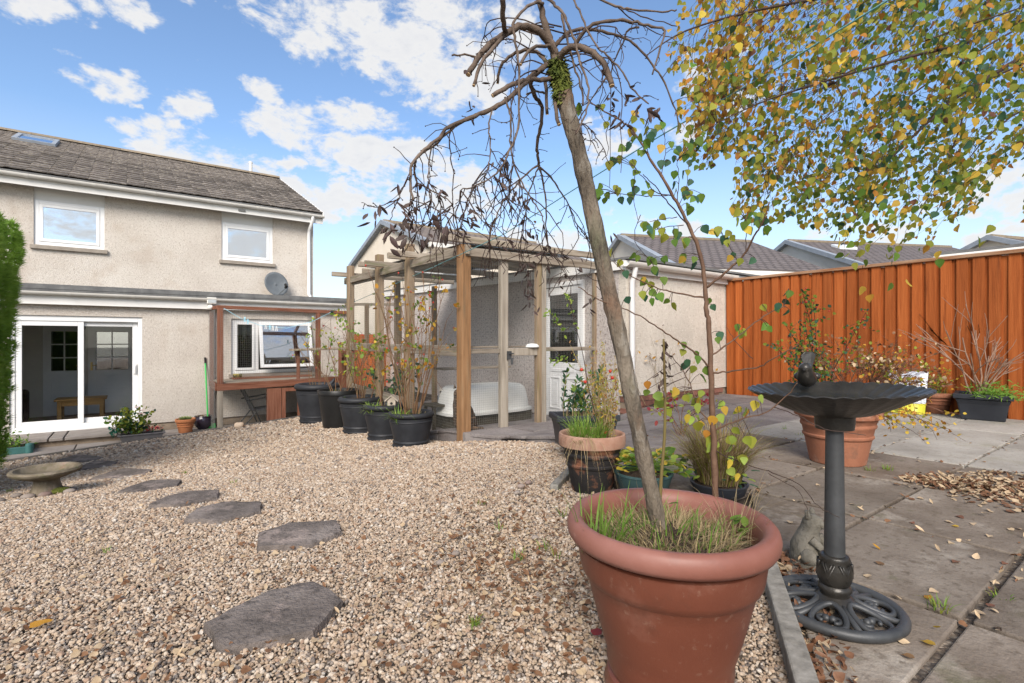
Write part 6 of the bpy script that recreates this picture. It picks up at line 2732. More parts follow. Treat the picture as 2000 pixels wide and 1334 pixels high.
# =================================================================== sapling in the same planter
SBASE = at(1397, 1008, 1.385)
sap = thing('birch_sapling', 'slender brown stemmed sapling with sparse heart shaped leaves in the big planter', 'tree', SBASE)
SD = 1.385
SL_ = [([(1398, 1012), (1395, 900), (1392, 820), (1388, 720), (1385, 640), (1379, 600), (1377, 545), (1364, 488), (1349, 449), (1322, 395), (1292, 344), (1268, 308), (1250, 275), (1226, 245), (1190, 222), (1154, 200)], 17, 3, .12),
       ([(1310, 383), (1280, 374), (1258, 350), (1240, 326)], 3, 1.6, -.05), ([(1308, 382), (1250, 382), (1196, 377)], 3, 1.6, .06),
       ([(1346, 440), (1307, 398), (1280, 363), (1256, 341)], 4, 2, -.08), ([(1323, 424), (1295, 428), (1270, 433)], 2.4, 1.5, .05), ([(1335, 440), (1300, 444), (1262, 455)], 2.4, 1.5, -.05),
       ([(1380, 562), (1415, 533), (1454, 497), (1472, 461), (1487, 440), (1502, 395)], 7, 3, -.12), ([(1456, 495), (1458, 460), (1456, 425)], 2.6, 1.6, .02), ([(1440, 510), (1425, 480), (1410, 455)], 2.2, 1.4, .06),
       ([(1376, 581), (1322, 572), (1286, 563), (1226, 536), (1199, 512)], 5, 2, .10), ([(1388, 729), (1431, 724), (1477, 718), (1512, 700), (1560, 672)], 5, 2.2, -.14),
       ([(1387, 696), (1424, 671), (1460, 643), (1500, 612), (1535, 598)], 5, 2.4, .08), ([(1385, 716), (1358, 690), (1322, 665), (1286, 640), (1240, 612), (1170, 585), (1130, 560)], 5.5, 2.2, -.10),
       ([(1394, 841), (1424, 828), (1457, 815), (1497, 805), (1540, 770), (1556, 748)], 5, 2.4, -.10), ([(1510, 795), (1560, 812), (1610, 838), (1690, 850)], 3, 1.8, -.10),
       ([(1391, 825), (1365, 798), (1348, 749), (1330, 720), (1312, 693)], 4.5, 2, .08), ([(1268, 308), (1262, 270), (1268, 235), (1280, 215)], 2.4, 1.4, .02), ([(1290, 345), (1300, 300), (1298, 262)], 2.4, 1.4, .05),
       ([(1322, 398), (1326, 350), (1322, 310)], 2.4, 1.4, -.03), ([(1325, 400), (1340, 370), (1345, 330)], 2.2, 1.3, .04), ([(1470, 700), (1440, 670), (1420, 640)], 2.2, 1.3, .03),
       ([(1500, 920), (1560, 945), (1600, 990), (1640, 1010)], 2.6, 1.4, .12), ([(1500, 925), (1560, 960), (1580, 1010)], 2.2, 1.2, .06), ([(1394, 880), (1440, 900), (1500, 920)], 3.2, 2.4, .05),
       ([(1250, 420), (1240, 470), (1275, 515)], 2.2, 1.3, .05), ([(1240, 326), (1238, 380), (1246, 430)], 2.2, 1.3, .05)]
spts = []
for bi, (pl, w0, w1, dd) in enumerate(SL_):
    bd_ = SD if bi == 0 else None
    if bd_ is None:
        best, bd_ = 1e9, SD
        for (bx, by, d_, P_) in spts:
            e = (bx - pl[0][0]) ** 2 + (by - pl[0][1]) ** 2
            if e < best:
                best, bd_ = e, d_
    n = len(pl)
    arr = [(x, y, bd_ + dd * i / (n - 1)) for i, (x, y) in enumerate(pl)]
    P3 = smoothline([at(*p) for p in arr], 5)
    for i in range(n - 1):
        for k in range(5):
            t = k / 5
            a, q = arr[i], arr[i + 1]
            spts.append((a[0] + (q[0] - a[0]) * t, a[1] + (q[1] - a[1]) * t, a[2] + (q[2] - a[2]) * t, P3[min(len(P3) - 1, i * 5 + k)]))
    g = MB()
    rs = [.74 * (w0 + (w1 - w0) * i / (len(P3) - 1)) / 2000 * bd_ * (1 + .08 * math.sin(i * 1.9)) for i in range(len(P3))]
    P3 = [p + rv(.001) for p in P3]
    g.tube(P3, rs, 10 if bi == 0 else 5)
    g.build('trunk' if bi == 0 else 'branch', m_sap if w0 > 4 else m_twig, sap, smooth=180)
Z3 = [(290, 150), (450, 190), (500, 130), (560, 220), (650, 150), (430, 280), (510, 340), (450, 395), (320, 380), (300, 405), (360, 370), (490, 470), (540, 540), (480, 570), (570, 590), (430, 640), (370, 640), (280, 610), (230, 630), (250, 555), (350, 565),
      (690, 400), (720, 370), (800, 350), (820, 400), (730, 470), (790, 470), (840, 530), (720, 540), (790, 570), (830, 600), (860, 640), (810, 680), (640, 300), (700, 280), (740, 310), (840, 260), (820, 290), (630, 760), (520, 800), (560, 850), (620, 850), (640, 840),
      (670, 880), (750, 865), (790, 915), (720, 915), (950, 860), (910, 825), (1000, 850), (1060, 890), (1060, 920), (770, 1010), (650, 1030), (580, 1030), (860, 1030), (490, 1020), (380, 1050), (400, 1120), (530, 1160), (570, 1190), (650, 1160), (590, 1100), (530, 1275),
      (570, 1300), (690, 1305), (410, 1290), (560, 1250), (1150, 720), (1130, 770), (1180, 800), (1200, 835), (1270, 790), (1290, 740), (1310, 830), (1240, 740), (1110, 1000), (1160, 1040), (1250, 1040), (540, 260), (470, 240), (590, 200), (90, 40), (240, 40), (470, 80), (310, 980), (1330, 780), (1100, 700)]
UPL = [(1100 + .3 * a, 200 + .3 * b_) for a, b_ in Z3] + [(1515, 605), (1530, 592), (1545, 575), (1488, 602), (1390, 602), (1450, 652), (1362, 702), (1366, 738), (1352, 722), (1340, 716), (1405, 655), (1440, 640), (1500, 640), (1335, 690)]
LOWL = [(1290, 790), (1302, 806), (1285, 774), (1265, 768), (1345, 775), (1360, 795), (1370, 830), (1382, 848), (1412, 790), (1440, 802), (1462, 806), (1432, 842), (1402, 870), (1426, 905), (1450, 895), (1440, 932), (1475, 790), (1320, 770), (1395, 820), (1420, 860), (1372, 770), (1455, 860), (1350, 820)]
sleaf = Leaves()
stem = MB()


def sapleaf(x, y, sz, cols, wts):
    best, q = 1e9, None
    for e in spts:
        dd = (e[0] - x) ** 2 + (e[1] - y) ** 2
        if dd < best:
            best, q = dd, e
    p = at(x, y - 8, q[2] + random.gauss(0, .02))
    if best > 16:
        stem.tube([q[3], (q[3] + p) * .5 + Vector((0, 0, .004)), p], .0009, 3, cap=False)
    d = Vector((random.gauss(0, .35), random.gauss(0, .35), -1)) + RGT * random.gauss(0, .3)
    sleaf.add(p, d, sz * random.uniform(.75, 1.15), random.choices(cols, wts)[0], 'birch', up=-FWD + rv(.45))


for (x, y) in UPL:
    for k in range(random.choice((1, 2, 2))):
        sapleaf(x + random.gauss(0, 6) * k, y + random.gauss(0, 8) * k, .028, [L_green, L_dkgreen, L_olive, L_yellow], [5, 3.5, 3, .8])
for (x, y) in LOWL:
    for k in range(2):
        sapleaf(x + random.gauss(0, 9) * k, y + random.gauss(0, 9) * k, .031, [L_lime, L_yellow, L_olive, L_orange], [5, 3, 2, 1])
stem.build('leaf_stalks', m_twig, sap, kind='stuff')
sleaf.build(sap, minpx=10)

# withered flower stem in the same pot
ds = thing('withered_stem', 'tall thin withered flower stem between trunk and sapling', 'plant', at(1287, 1000, 1.36))
g = MB()
P3 = smoothline([at(1287, 1012, 1.36), at(1292, 925, 1.37), at(1298, 850, 1.38), at(1299, 760, 1.38), at(1297, 700, 1.38), at(1296, 662, 1.38)], 4)
g.tube(P3, taper(len(P3), .0052, .0028), 6)
g.build('stem', mat('olive_stem', [(.16, .14, .035), (.10, .05, .03)], scale=6, rough=.7), ds, smooth=180)
wl_ = Leaves()
for k in range(22):
    y = random.uniform(664, 765)
    wl_.add(at(1297 + random.gauss(0, 5), y, 1.38 + random.gauss(0, .01)), Vector((random.gauss(0, .6), random.gauss(0, .6), -.8)), random.uniform(.018, .032), L_dead, 'curl')
wl_.build(ds, name='dead_leaf', minpx=7)

# grass in the big planter
zg = BIGPOT.z + .345
g = MB()
blades(g, (BIGPOT.x, BIGPOT.y, zg), .150, 2000, .075, .0030, lean=1.15, mi=(2, 2, 2, 1, 1), droop=.5)
blades(g, (BIGPOT.x, BIGPOT.y, zg), .15, 200, .10, .004, lean=.8, mi=(0, 0, 0, 1), droop=.4)
cl_ = BIGPOT - RGT * .165 - FWD * .03
blades(g, (cl_.x, cl_.y, zg), .05, 40, .17, .005, lean=.8, mi=(0,), droop=.3)
blades(g, (BIGPOT.x, BIGPOT.y, zg), .12, 40, .15, .0022, lean=.7, mi=(2,), droop=.5)
blades(g, tuple(BIGPOT + RGT * .16 + Vector((0, 0, .34))), .04, 40, .22, .0022, lean=.7, mi=(2,), droop=.6)
m_straw2 = mat('dull_straw', [(.20, .145, .08), (.36, .28, .16)], scale=14, rough=.95, trans=.15)
tag(g.build('pot_grass', [L_grass, m_straw, m_straw2], None), 'tangle of dry and green grass filling the big planter', 'grass', kind='stuff')
gl2 = Leaves()
for (x, y) in ((1432, 1025), (1440, 1038), (1452, 1048), (1448, 1015), (1425, 1015), (1305, 985), (1455, 1030)):
    gl2.add(at(x, y, 1.24), Vector((random.gauss(0, 1), random.gauss(0, 1), .4)), .03, L_green, 'oval', up=(0, 0, 1))
wd_ = thing('seedling', 'small green seedling leaves at the edge of the big planter', 'plant', at(1440, 1050, 1.24))
g = MB()
for (x, y) in ((1432, 1025), (1452, 1048), (1425, 1015)):
    g.tube([at(1440, 1055, 1.24), at(x, y, 1.24)], .001, 4)
g.build('stem', L_grass, wd_)
gl2.build(wd_, minpx=8)

# =================================================================== birch overhanging from the right
BT = Vector((5.3, -1.25, 0.0))
birch = thing('birch_tree', 'birch with yellowing leaves overhanging the fence corner', 'tree', BT)
g = MB()
tr_pts = smoothline([BT + Vector((0, 0, -.1)), BT + Vector((.03, .02, 1.0)), BT + Vector((-.02, .06, 2.2)), BT + Vector((-.08, .1, 3.4)), BT + Vector((-.1, .2, 4.6))], 4)
g.tube(tr_pts, taper(len(tr_pts), .10, .035), 12)
m_birchbark = mat('birch_bark', [(.50, .47, .43), (.62, .60, .56), (.10, .08, .07)], scale=5, stretch=(1, 1, 4), rough=.8)
g.build('trunk', m_birchbark, birch, smooth=180)
MAIN = [([(2020, 100, 3.3), (1950, 140, 3.1), (1890, 175, 2.9), (1850, 205, 2.8), (1790, 260, 2.7), (1720, 330, 2.6)], .020, .006),
        ([(2020, 30, 3.1), (1900, 80, 2.8), (1780, 110, 2.6), (1640, 150, 2.5), (1500, 195, 2.45), (1400, 240, 2.4)], .016, .003),
        ([(2020, -60, 3.0), (1850, -30, 2.7), (1650, -10, 2.5), (1480, 20, 2.4), (1340, 60, 2.35), (1260, 110, 2.3)], .016, .003),
        ([(1890, 175, 2.9), (1880, 230, 2.85), (1860, 290, 2.85), (1830, 350, 2.8), (1790, 430, 2.8)], .008, .003),
        ([(2030, 200, 3.6), (1960, 240, 3.5), (1900, 300, 3.4), (1850, 380, 3.4)], .012, .003),
        ([(2020, 40, 4.0), (1880, 120, 3.8), (1760, 200, 3.6), (1660, 290, 3.5), (1580, 390, 3.4)], .014, .003),
        ([(1700, 120, 2.6), (1640, 200, 2.55), (1560, 290, 2.5), (1500, 380, 2.5)], .006, .002)]
tipsrc = []
for (pl, r0_, r1_) in MAIN:
    P3 = [at(*p) for p in pl]
    first = P3[0]
    hub = tr_pts[min(len(tr_pts) - 1, 7 + int(first.z * 1.5))]
    P3 = smoothline([hub, (hub + first) * .5 + Vector((0, 0, .15))] + P3, 5)
    g = MB()
    g.tube(P3, taper(len(P3), r0_ * .85, r1_ * .7), 8)
    g.build('branch', m_twig, birch, smooth=180)
    tipsrc += [p for p in P3[10:]]
# outline the crown keeps to, as seen across the garden
POLY = [(1330, -60), (1300, 60), (1295, 130), (1330, 150), (1320, 230), (1345, 320), (1400, 345), (1400, 300), (1440, 300), (1430, 400), (1460, 440), (1520, 425), (1600, 450), (1625, 480), (1690, 545), (1740, 540), (1770, 480), (1830, 500), (1850, 430), (1900, 420), (1960, 330), (2010, 300), (2010, -60)]


def inpoly(x, y, poly):
    c = False
    j = len(poly) - 1
    for i in range(len(poly)):
        (xi, yi), (xj, yj) = poly[i], poly[j]
        if (yi > y) != (yj > y) and x < (xj - xi) * (y - yi) / (yj - yi) + xi:
            c = not c
        j = i
    return c


def topx(p):
    d = p - CAM
    dep = d.dot(FWD)
    return 1000 + d.dot(RGT) / dep * 1000, 664 - d.z / dep * 1000, dep


bl = Leaves()
tw = MB()
ntw = 0
tries = 0
while ntw < 800 and tries < 20000:
    tries += 1
    x0 = random.uniform(1340, 2120)
    y0 = random.uniform(-120, 400)
    dep = random.uniform(2.25, 3.9)
    # hanging towards the house, down and a little out
    p = at(x0, y0, dep)
    mx, my, _ = topx(p)
    if x0 < 2000 and y0 > -40 and not inpoly(mx, my, POLY):
        continue
    if mnoise.noise(p * 3.2) < random.uniform(-.45, .12):
        continue
    d = Vector((-.35 * RGT.x, -.35 * RGT.y, -1)) + rv(.25) - RGT * .55
    P3 = wander(p, d, random.uniform(.22, .5), 8, .14, -.08)
    keep = []
    for q in P3:
        sx, sy, _ = topx(q)
        if sx < 2005 and sy > -40 and not inpoly(sx, sy, POLY):
            break
        keep.append(q)
    if len(keep) < 3:
        continue
    P3 = keep
    ntw += 1
    # tie the twig back to the nearest limb
    near = min(tipsrc, key=lambda q: (q - P3[0]).length)
    if (near - P3[0]).length < (.6 if sum(topx(P3[0])[:1]) < 1850 else .22):
        tw.tube([near, (near + P3[0]) * .5 + Vector((0, 0, .05)) + rv(.02), P3[0]], [.0016, .0012, .0010], 4, cap=False)
    tw.tube(P3, taper(len(P3), .0011, .0006), 4, cap=False)
    # foliage turns earliest at the outer, upper side of the tree
    sx0, sy0, _ = topx(P3[0])
    au = min(1.0, max(0.0, (1800 - sx0) / 380 * (1 - sy0 / 380)))
    for i, q in enumerate(P3):
        for k in range(random.choice((1, 1, 1, 2))):
            ll = q + rv(.028)
            sx, sy, _ = topx(ll)
            if 0 < sx < 2005 and sy > -40 and not inpoly(sx, sy, POLY):
                continue
            mm = random.choices([L_green, L_olive, L_dkgreen, L_yellow, L_orange, L_brown], [2.6 * (1 - au) + .2, 3.4, .9 * (1 - au), 1.7 + 2.6 * au, .5 + 2.0 * au, .15 + .5 * au])[0]
            bl.add(ll, Vector((random.gauss(0, .5), random.gauss(0, .5), -1)) - RGT * .3, random.uniform(.026, .046), mm, 'birch', up=rv(1) - FWD * .6)
tw.build('twigs', m_twig, birch, kind='stuff')
# a few loose outliers on fine threads below the crown
for (x, y) in ((1810, 478), (1835, 490), (1836, 505), (1820, 470), (1910, 462), (1925, 470), (1940, 440), (1690, 560), (1700, 575), (1742, 552), (1770, 545), (1908, 400), (1870, 440), (1400, 30), (1330, 60), (1380, 60), (1365, 90)):
    bl.add(at(x, y, 2.9), Vector((random.gauss(0, .5), random.gauss(0, .5), -1)), .055, random.choice([L_olive, L_yellow, L_orange, L_green]), 'birch')
bl.build(birch, limit=300, minpx=10)

# =================================================================== hedge at the left
hc = onV(40, 700, 8.5)
hu1 = hc.x
hedge = thing('conifer_hedge', 'dense clipped green conifer hedge beside the sliding door', 'hedge', (hu1 - .8, 7.4, -.55))
g = MB()
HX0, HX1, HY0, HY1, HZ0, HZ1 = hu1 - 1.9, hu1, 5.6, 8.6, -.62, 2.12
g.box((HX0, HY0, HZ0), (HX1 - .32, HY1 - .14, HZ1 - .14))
g.build('dark_inner_box', mat('hedge_core', [(.012, .025, .008), (.025, .04, .012)], rough=1), hedge)  # solid dark green box filling the hedge behind the sprays
g = MB()
for k in range(15000):
    f = random.random()
    z = random.uniform(HZ0, HZ1)
    lean = (1 - (z - HZ0) / (HZ1 - HZ0)) * .16
    if f < .55:
        p = Vector((HX1 - lean - abs(random.gauss(0, .05)), random.uniform(HY0, HY1), z))
        n_ = Vector((1, 0, .25))
    elif f < .72:
        p = Vector((random.uniform(HX0, HX1 - lean), HY1 - abs(random.gauss(0, .05)), z))
        n_ = Vector((0, 1, .25))
    elif f < .85:
        p = Vector((random.uniform(HX0, HX1), random.uniform(HY0, HY1), HZ1 - abs(random.gauss(0, .05))))
        n_ = Vector((0, 0, 1))
    else:
        p = Vector((random.uniform(HX0, HX1 - lean), HY0 + abs(random.gauss(0, .05)), z))
        n_ = Vector((0, -1, .25))
    p += .05 * Vector((mnoise.noise(p * 3), mnoise.noise(p * 3 + Vector((9, 0, 0))), mnoise.noise(p * 3 + Vector((0, 9, 0)))))
    d = (n_ + rv(.45) + Vector((0, 0, .25))).normalized()
    s_ = d.cross(rv(1)).normalized()
    L = random.uniform(.05, .11)
    for j in range(4):
        dd = (d + s_ * (j - 1.5) * .5).normalized()
        t = s_ * .008
        g.add([p - t, p + t, p + dd * L * (1 - .12 * abs(j - 1.5))], [(0, 1, 2)])
g.build('foliage', L_conifer, hedge, kind='stuff')
# fern like sprays at its foot and flowers in the green planter
fp = thing('hedge_foot_plant', 'leafy green plant at the foot of the hedge in the green planter', 'plant', (gk.x - .35, gk.y + .25, gk.z + .07))
fl = Leaves()
g = MB()
for k in range(46):
    base_ = Vector((gk.x - random.uniform(.05, .8), gk.y + random.uniform(.08, .45), gk.z + .07))
    P3 = wander(base_, Vector((random.gauss(.1, .5), random.gauss(0, .5), 1)), random.uniform(.12, .38), 6, .12, -.08)
    g.tube(P3, taper(len(P3), .003, .001), 3, cap=False)
    for q in P3[1:]:
        for s_ in (-1, 1):
            fl.add(q, rv(.7) + Vector((0, 0, .2)), random.uniform(.03, .06), random.choice([L_conifer, L_green, L_lime, L_dkgreen]), 'lance', wid=2)
g.build('stems', L_grass, fp, kind='stuff')
fl.build(fp, limit=0)
# =================================================================== roses in the black pots
ROSE = [(BP[0], 19, 1.75, 'tall rose bush with hips and orange leaves by the corner post'), (BP[1], 6, .95, 'low rose bush behind the bird house'),
        (BP[2], 11, 1.35, 'leafy rose bush in the middle black pot'), (BP[3], 9, 1.30, 'red stemmed rose in the smooth black pot'), (BP[4], 8, 1.25, 'sparse rose with one red bloom at the house end')]
m_rosestem = mat('rose_stem', [(.10, .045, .03), (.18, .10, .05), (.16, .13, .07)], scale=9, rough=.7)
m_petal = mat('rose_petal', [(.42, .02, .03), (.55, .06, .06)], rough=.6)
m_petalp = mat('pink_petal', [(.72, .40, .42), (.80, .58, .56)], rough=.6)
for bi, (pot, ns, H, lb) in enumerate(ROSE):
    c = pot.location.copy()
    Hp = max(ch_.dimensions.z for ch_ in pot.children)
    R = max(ch_.dimensions.x for ch_ in pot.children) / 2
    top = c + Vector((0, 0, Hp - .05))
    r = thing('rose_bush', lb, 'plant', top, 'roses in the black pots')
    lv = Leaves()
    g = MB()
    hips = MB()
    for k in range(ns):
        a = random.uniform(0, 6.28)
        p = top + Vector((math.cos(a), math.sin(a), 0)) * R * random.uniform(.05, .45)
        ln = random.uniform(.55, 1.1) * H
        P3 = wander(p, Vector((math.cos(a) * .22, math.sin(a) * .22, 1)), ln, 9, .10, .02)
        g.tube(P3, taper(len(P3), .0075, .0030), 5, cap=False)
        for i in range(3, len(P3)):
            for q_ in range(random.choice((0, 1, 1))):
                d = ((P3[i] - P3[i - 1]).normalized() + rv(.55)).normalized()
                S3 = wander(P3[i], d, random.uniform(.12, .38), 5, .16, .0)
                g.tube(S3, taper(len(S3), .0035, .0014), 4, cap=False)
                if random.random() < (.62 if bi in (0, 2) else .4):
                    tip = S3[-1]
                    for w_ in range(random.choice((3, 5, 7))):
                        if bi == 0:
                            mm = random.choices([L_orange, L_yellow, L_green, L_lime], [4, 3, 2, 1])[0]
                        else:
                            mm = random.choices([L_green, L_lime, L_olive, L_yellow], [4, 2, 2, .6])[0]
                        lv.add(tip + rv(.028), rv(1) + Vector((0, 0, -.2)), random.uniform(.035, .06), mm, 'oval', wid=1.2)
                if random.random() < (.34 if bi == 0 else .08):
                    q = S3[-1] + rv(.01)
                    hips.ball(q, .0095, 6, 5, sc=(1, 1, 1.25))
    g.build('stems', m_rosestem, r, smooth=180, kind='stuff')
    if hips.v:
        hips.build('hips', L_berry, r, smooth=180, kind='stuff')
    lv.build(r, limit=40, minpx=8)
    # dry litter and weeds at the base
    g = MB()
    blades(g, tuple(top), R * .7, 70, .16, .008, lean=.9, mi=(0, 0, 1), droop=.5)
    if bi in (0, 1):
        q = top - FWD * R * .6 - RGT * R * .35
        blades(g, tuple(q), R * .25, 60, .26, .012, lean=1.0, mi=(0, 0, 2), droop=.7)
    g.build('weeds', [L_grass, m_straw, L_lime], r, kind='stuff')


def bloom(name, label, q, sz, m, petals=11):
    t = thing(name, label, 'flower', q)
    g = MB()
    for k in range(petals):
        a = k * 2.4
        d = Vector((math.cos(a), math.sin(a), .5 + .06 * k))
        q4_ = leafq(d, Vector((0, 0, 1)))
        vs, fs = LEAF['oval']
        g.add([Vector(q) + q4_ @ (Vector((v[0] * 1.6, v[1], v[2])) * sz * (1 - .03 * k)) for v in vs], fs)
    g.build('petals', m, t, smooth=180)
    g = MB()
    g.ball(q, sz * .3, 8, 6)
    g.build('heart', m, t, smooth=180)
    return t


for (x, y, u_, m, nm) in ((632, 637, BP[4].location.x, m_petal, 'single red rose bloom above the smooth black pot'), (777, 712, BP[0].location.x - .1, m_petalp, 'pale pink rose bloom among the hips'), (840, 571, BP[0].location.x + .1, m_petal, 'red rose bloom high against the garage wall')):
    q = onU(x, y, u_)
    bloom('rose_bloom', nm, q, .035, m)
    g = MB()

# =================================================================== other potted plants
# grass and dry stalks in the flaking pot
PC = PPOT.location.copy()
ptop = PC + Vector((0, 0, .30))
pg_ = thing('pot_grass_plant', 'bright grass and tall rusty stalks growing in the flaking pot', 'plant', ptop)
g = MB()
q = ptop - RGT * .03 - FWD * .05
blades(g, tuple(q), .10, 240, .17, .0055, lean=.8, mi=(0, 0, 1), droop=.35)
q = ptop - RGT * .07 - FWD * .12
blades(g, tuple(q), .06, 90, .13, .004, lean=1.6, mi=(2,), droop=1.9)
blades(g, tuple(ptop), .13, 90, .08, .004, lean=1.2, mi=(2, 1), droop=.5)
g.build('grass', [L_grass, L_lime, m_straw], pg_, kind='stuff')
g = MB()
lv = Leaves()
q = ptop + RGT * .085
m_rust = leafmat('rusty_leaf', [(.26, .14, .05), (.36, .22, .08)])
for k in range(46):
    P3 = wander(q + rv(.03) * 1.0, Vector((random.gauss(0, .12), random.gauss(0, .12), 1)), random.uniform(.25, .62), 8, .06, 0)
    P3 = [Vector((p.x, p.y, max(p.z, ptop.z - .02))) for p in P3]
    g.tube(P3, taper(len(P3), .0022, .0009), 3, cap=False)
    for p in P3[2:]:
        for _ in range(3):
            lv.add(p + rv(.008), rv(.8) + Vector((0, 0, .5)), random.uniform(.012, .026), random.choice([m_rust, L_olive, L_olive, L_yellow, m_rust]), 'lance', wid=1.8)
g.build('stalks', m_straw, pg_, kind='stuff')
lv.build(pg_, limit=0)
# loose arching sprig on its left
g = MB()
lv = Leaves()
P3 = smoothline([ptop + RGT * .06, at(1150, 760, 2.9), at(1138, 690, 2.95), at(1112, 590, 3.0), at(1109, 520 + 60, 3.0)], 4)
g.tube(P3, taper(len(P3), .003, .001), 4)
P4 = smoothline([P3[6], at(1120, 720, 2.9), at(1100, 700, 2.88), at(1078, 706, 2.86)], 4)
g.tube(P4, taper(len(P4), .002, .0008), 4)
P5 = smoothline([at(1112, 640, 3.0), at(1100, 645, 3.0), at(1085, 620, 3.0), at(1070, 610, 3.0)], 4)
g.tube(P5, taper(len(P5), .0018, .0008), 4)
for P in (P3[10:], P4[5:], P5[3:]):
    for p in P:
        for _ in range(4):
            lv.add(p + rv(.010), rv(.8) + Vector((0, 0, .3)), random.uniform(.016, .03), random.choice([L_lime, L_green, L_lime]), 'lance', wid=2.2)
g.build('sprig', m_twig, pg_, smooth=180)
lv.build(pg_, limit=60, name='leaf', rest='sprig_foliage', minpx=7)
for (x, y) in ((1136, 722), (1143, 746), (1192, 725), (1196, 738), (1183, 845)):
    g = MB()
    g.ball(at(x, y, 2.9), .010, 8, 6)
    g.build('berry', L_berry, pg_, smooth=180)

# evergreen in the black trough
tt0 = TROUGH + Vector((0, 0, .21))
ev = thing('evergreen_shrub', 'small upright shrub with narrow dark leaves in the black trough', 'plant', tt0)
g = MB()
lv = Leaves()
for k in range(11):
    P3 = wander(tt0 + RGT * random.uniform(-.16, .10) + FWD * random.gauss(0, .03), Vector((random.gauss(0, .35), random.gauss(0, .3), 1)), random.uniform(.22, .42), 8, .1)
    g.tube(P3, taper(len(P3), .004, .0015), 4, cap=False)
    for p in P3[2:]:
        for _ in range(5):
            lv.add(p + rv(.004), rv(.7) + Vector((0, 0, .7)), random.uniform(.04, .065), random.choice([L_dkgreen, L_green, L_dkgreen]), 'lance', wid=1.5)
blades(g, tuple(tt0), .14, 60, .14, .004, lean=.8, droop=.4)
g.build('stems', m_straw, ev, kind='stuff')
lv.build(ev, limit=50, minpx=9)

# strawberry like leaves in the green pot
gt0 = GREENPOT + Vector((0, 0, .115))
st_ = thing('strawberry_plant', 'low plant with yellow green leaves spilling over the green pot', 'plant', gt0)
lv = Leaves()
g = MB()
for k in range(150):
    a = random.uniform(0, 6.28)
    r = .19 * math.sqrt(random.random())
    p = gt0 + Vector((math.cos(a) * r, math.sin(a) * r, random.uniform(.0, .07) + .03 * (1 - r / .19)))
    p += RGT * .06
    lv.add(p, Vector((math.cos(a), math.sin(a), .2)) + rv(.4), random.uniform(.035, .06), random.choices([L_lime, L_green, L_yellow, L_olive], [3, 3, 1.6, 2])[0], 'oval', up=(random.gauss(0, .4), random.gauss(0, .4), 1), wid=1.25)
    g.tube([gt0, p], .0012, 3, cap=False)
g.build('stalks', L_grass, st_, kind='stuff')
lv.build(st_, limit=90, minpx=9)
# dry tussock
ts = TUSPOT + Vector((0, 0, .06))
g = MB()
blades(g, tuple(ts), .11, 1300, .40, .0042, lean=.75, mi=(0, 0, 0, 1, 2), droop=.5)
m_dkstraw = mat('brown_sedge', [(.14, .09, .045), (.26, .18, .09)], scale=10, rough=.9, trans=.15)
tus = thing('dry_tussock', 'brown and straw coloured tussock grass with a few green leaves', 'plant', ts)
g.build('blades', [m_dkstraw, m_straw, L_olive], tus, kind='stuff')
lv = Leaves()
for k in range(40):
    a = random.uniform(0, 6.28)
    p = ts + Vector((math.cos(a), math.sin(a), 0)) * random.uniform(.02, .17) + Vector((0, 0, random.uniform(0, .08)))
    lv.add(p, Vector((math.cos(a), math.sin(a), .3)) + rv(.4), random.uniform(.04, .06), random.choice([L_green, L_dkgreen, L_lime]), 'oval', up=(0, 0, 1))
lv.build(tus, limit=40, minpx=9)
# crimson leaved seedling at the patio, behind
cr = onZ(1330, 850, 0.0)
crt = thing('crimson_shrub', 'small shrub with sparse crimson leaves in front of the garage wall', 'plant', cr)
g = MB()
tips = []
for k in range(7):
    twigtree(g, cr + rv(.02) * .6, Vector((random.gauss(0, .5), random.gauss(0, .5), 1)), .28, .004, 2, .4, .0, .1, tips)
g.build('twigs', m_redtwig, crt, kind='stuff')
lv = Leaves()
for p in tips:
    if random.random() < .5:
        lv.add(p, rv(1), random.uniform(.03, .05), random.choice([L_red, L_red, L_lime, L_olive]), 'oval')
lv.build(crt, limit=40, minpx=9)
# dry climber on the garage front wall
cw = Vector((5.75, GV - .06, -.02))
cwt = thing('wall_climber', 'leafless tangled climber on the pale garage wall', 'plant', cw)
g = MB()
tips = []
for k in range(9):
    twigtree(g, cw + Vector((random.uniform(-.4, .6), -.02, 0)), Vector((random.gauss(0, .4), random.gauss(-.05, .05), 1)), .55, .004, 3, .45, .0, .12, tips, kids=(1, 2))
g.v = [(p[0], min(p[1], GV - .012), p[2]) for p in g.v]
g.build('twigs', m_straw2, cwt, kind='stuff')
lv = Leaves()
for p in tips:
    if random.random() < .3:
        lv.add((p.x, min(p.y, GV - .03), p.z), rv(1), random.uniform(.03, .05), random.choice([L_orange, L_brown, L_tan]), 'oval')
lv.build(cwt, limit=0)
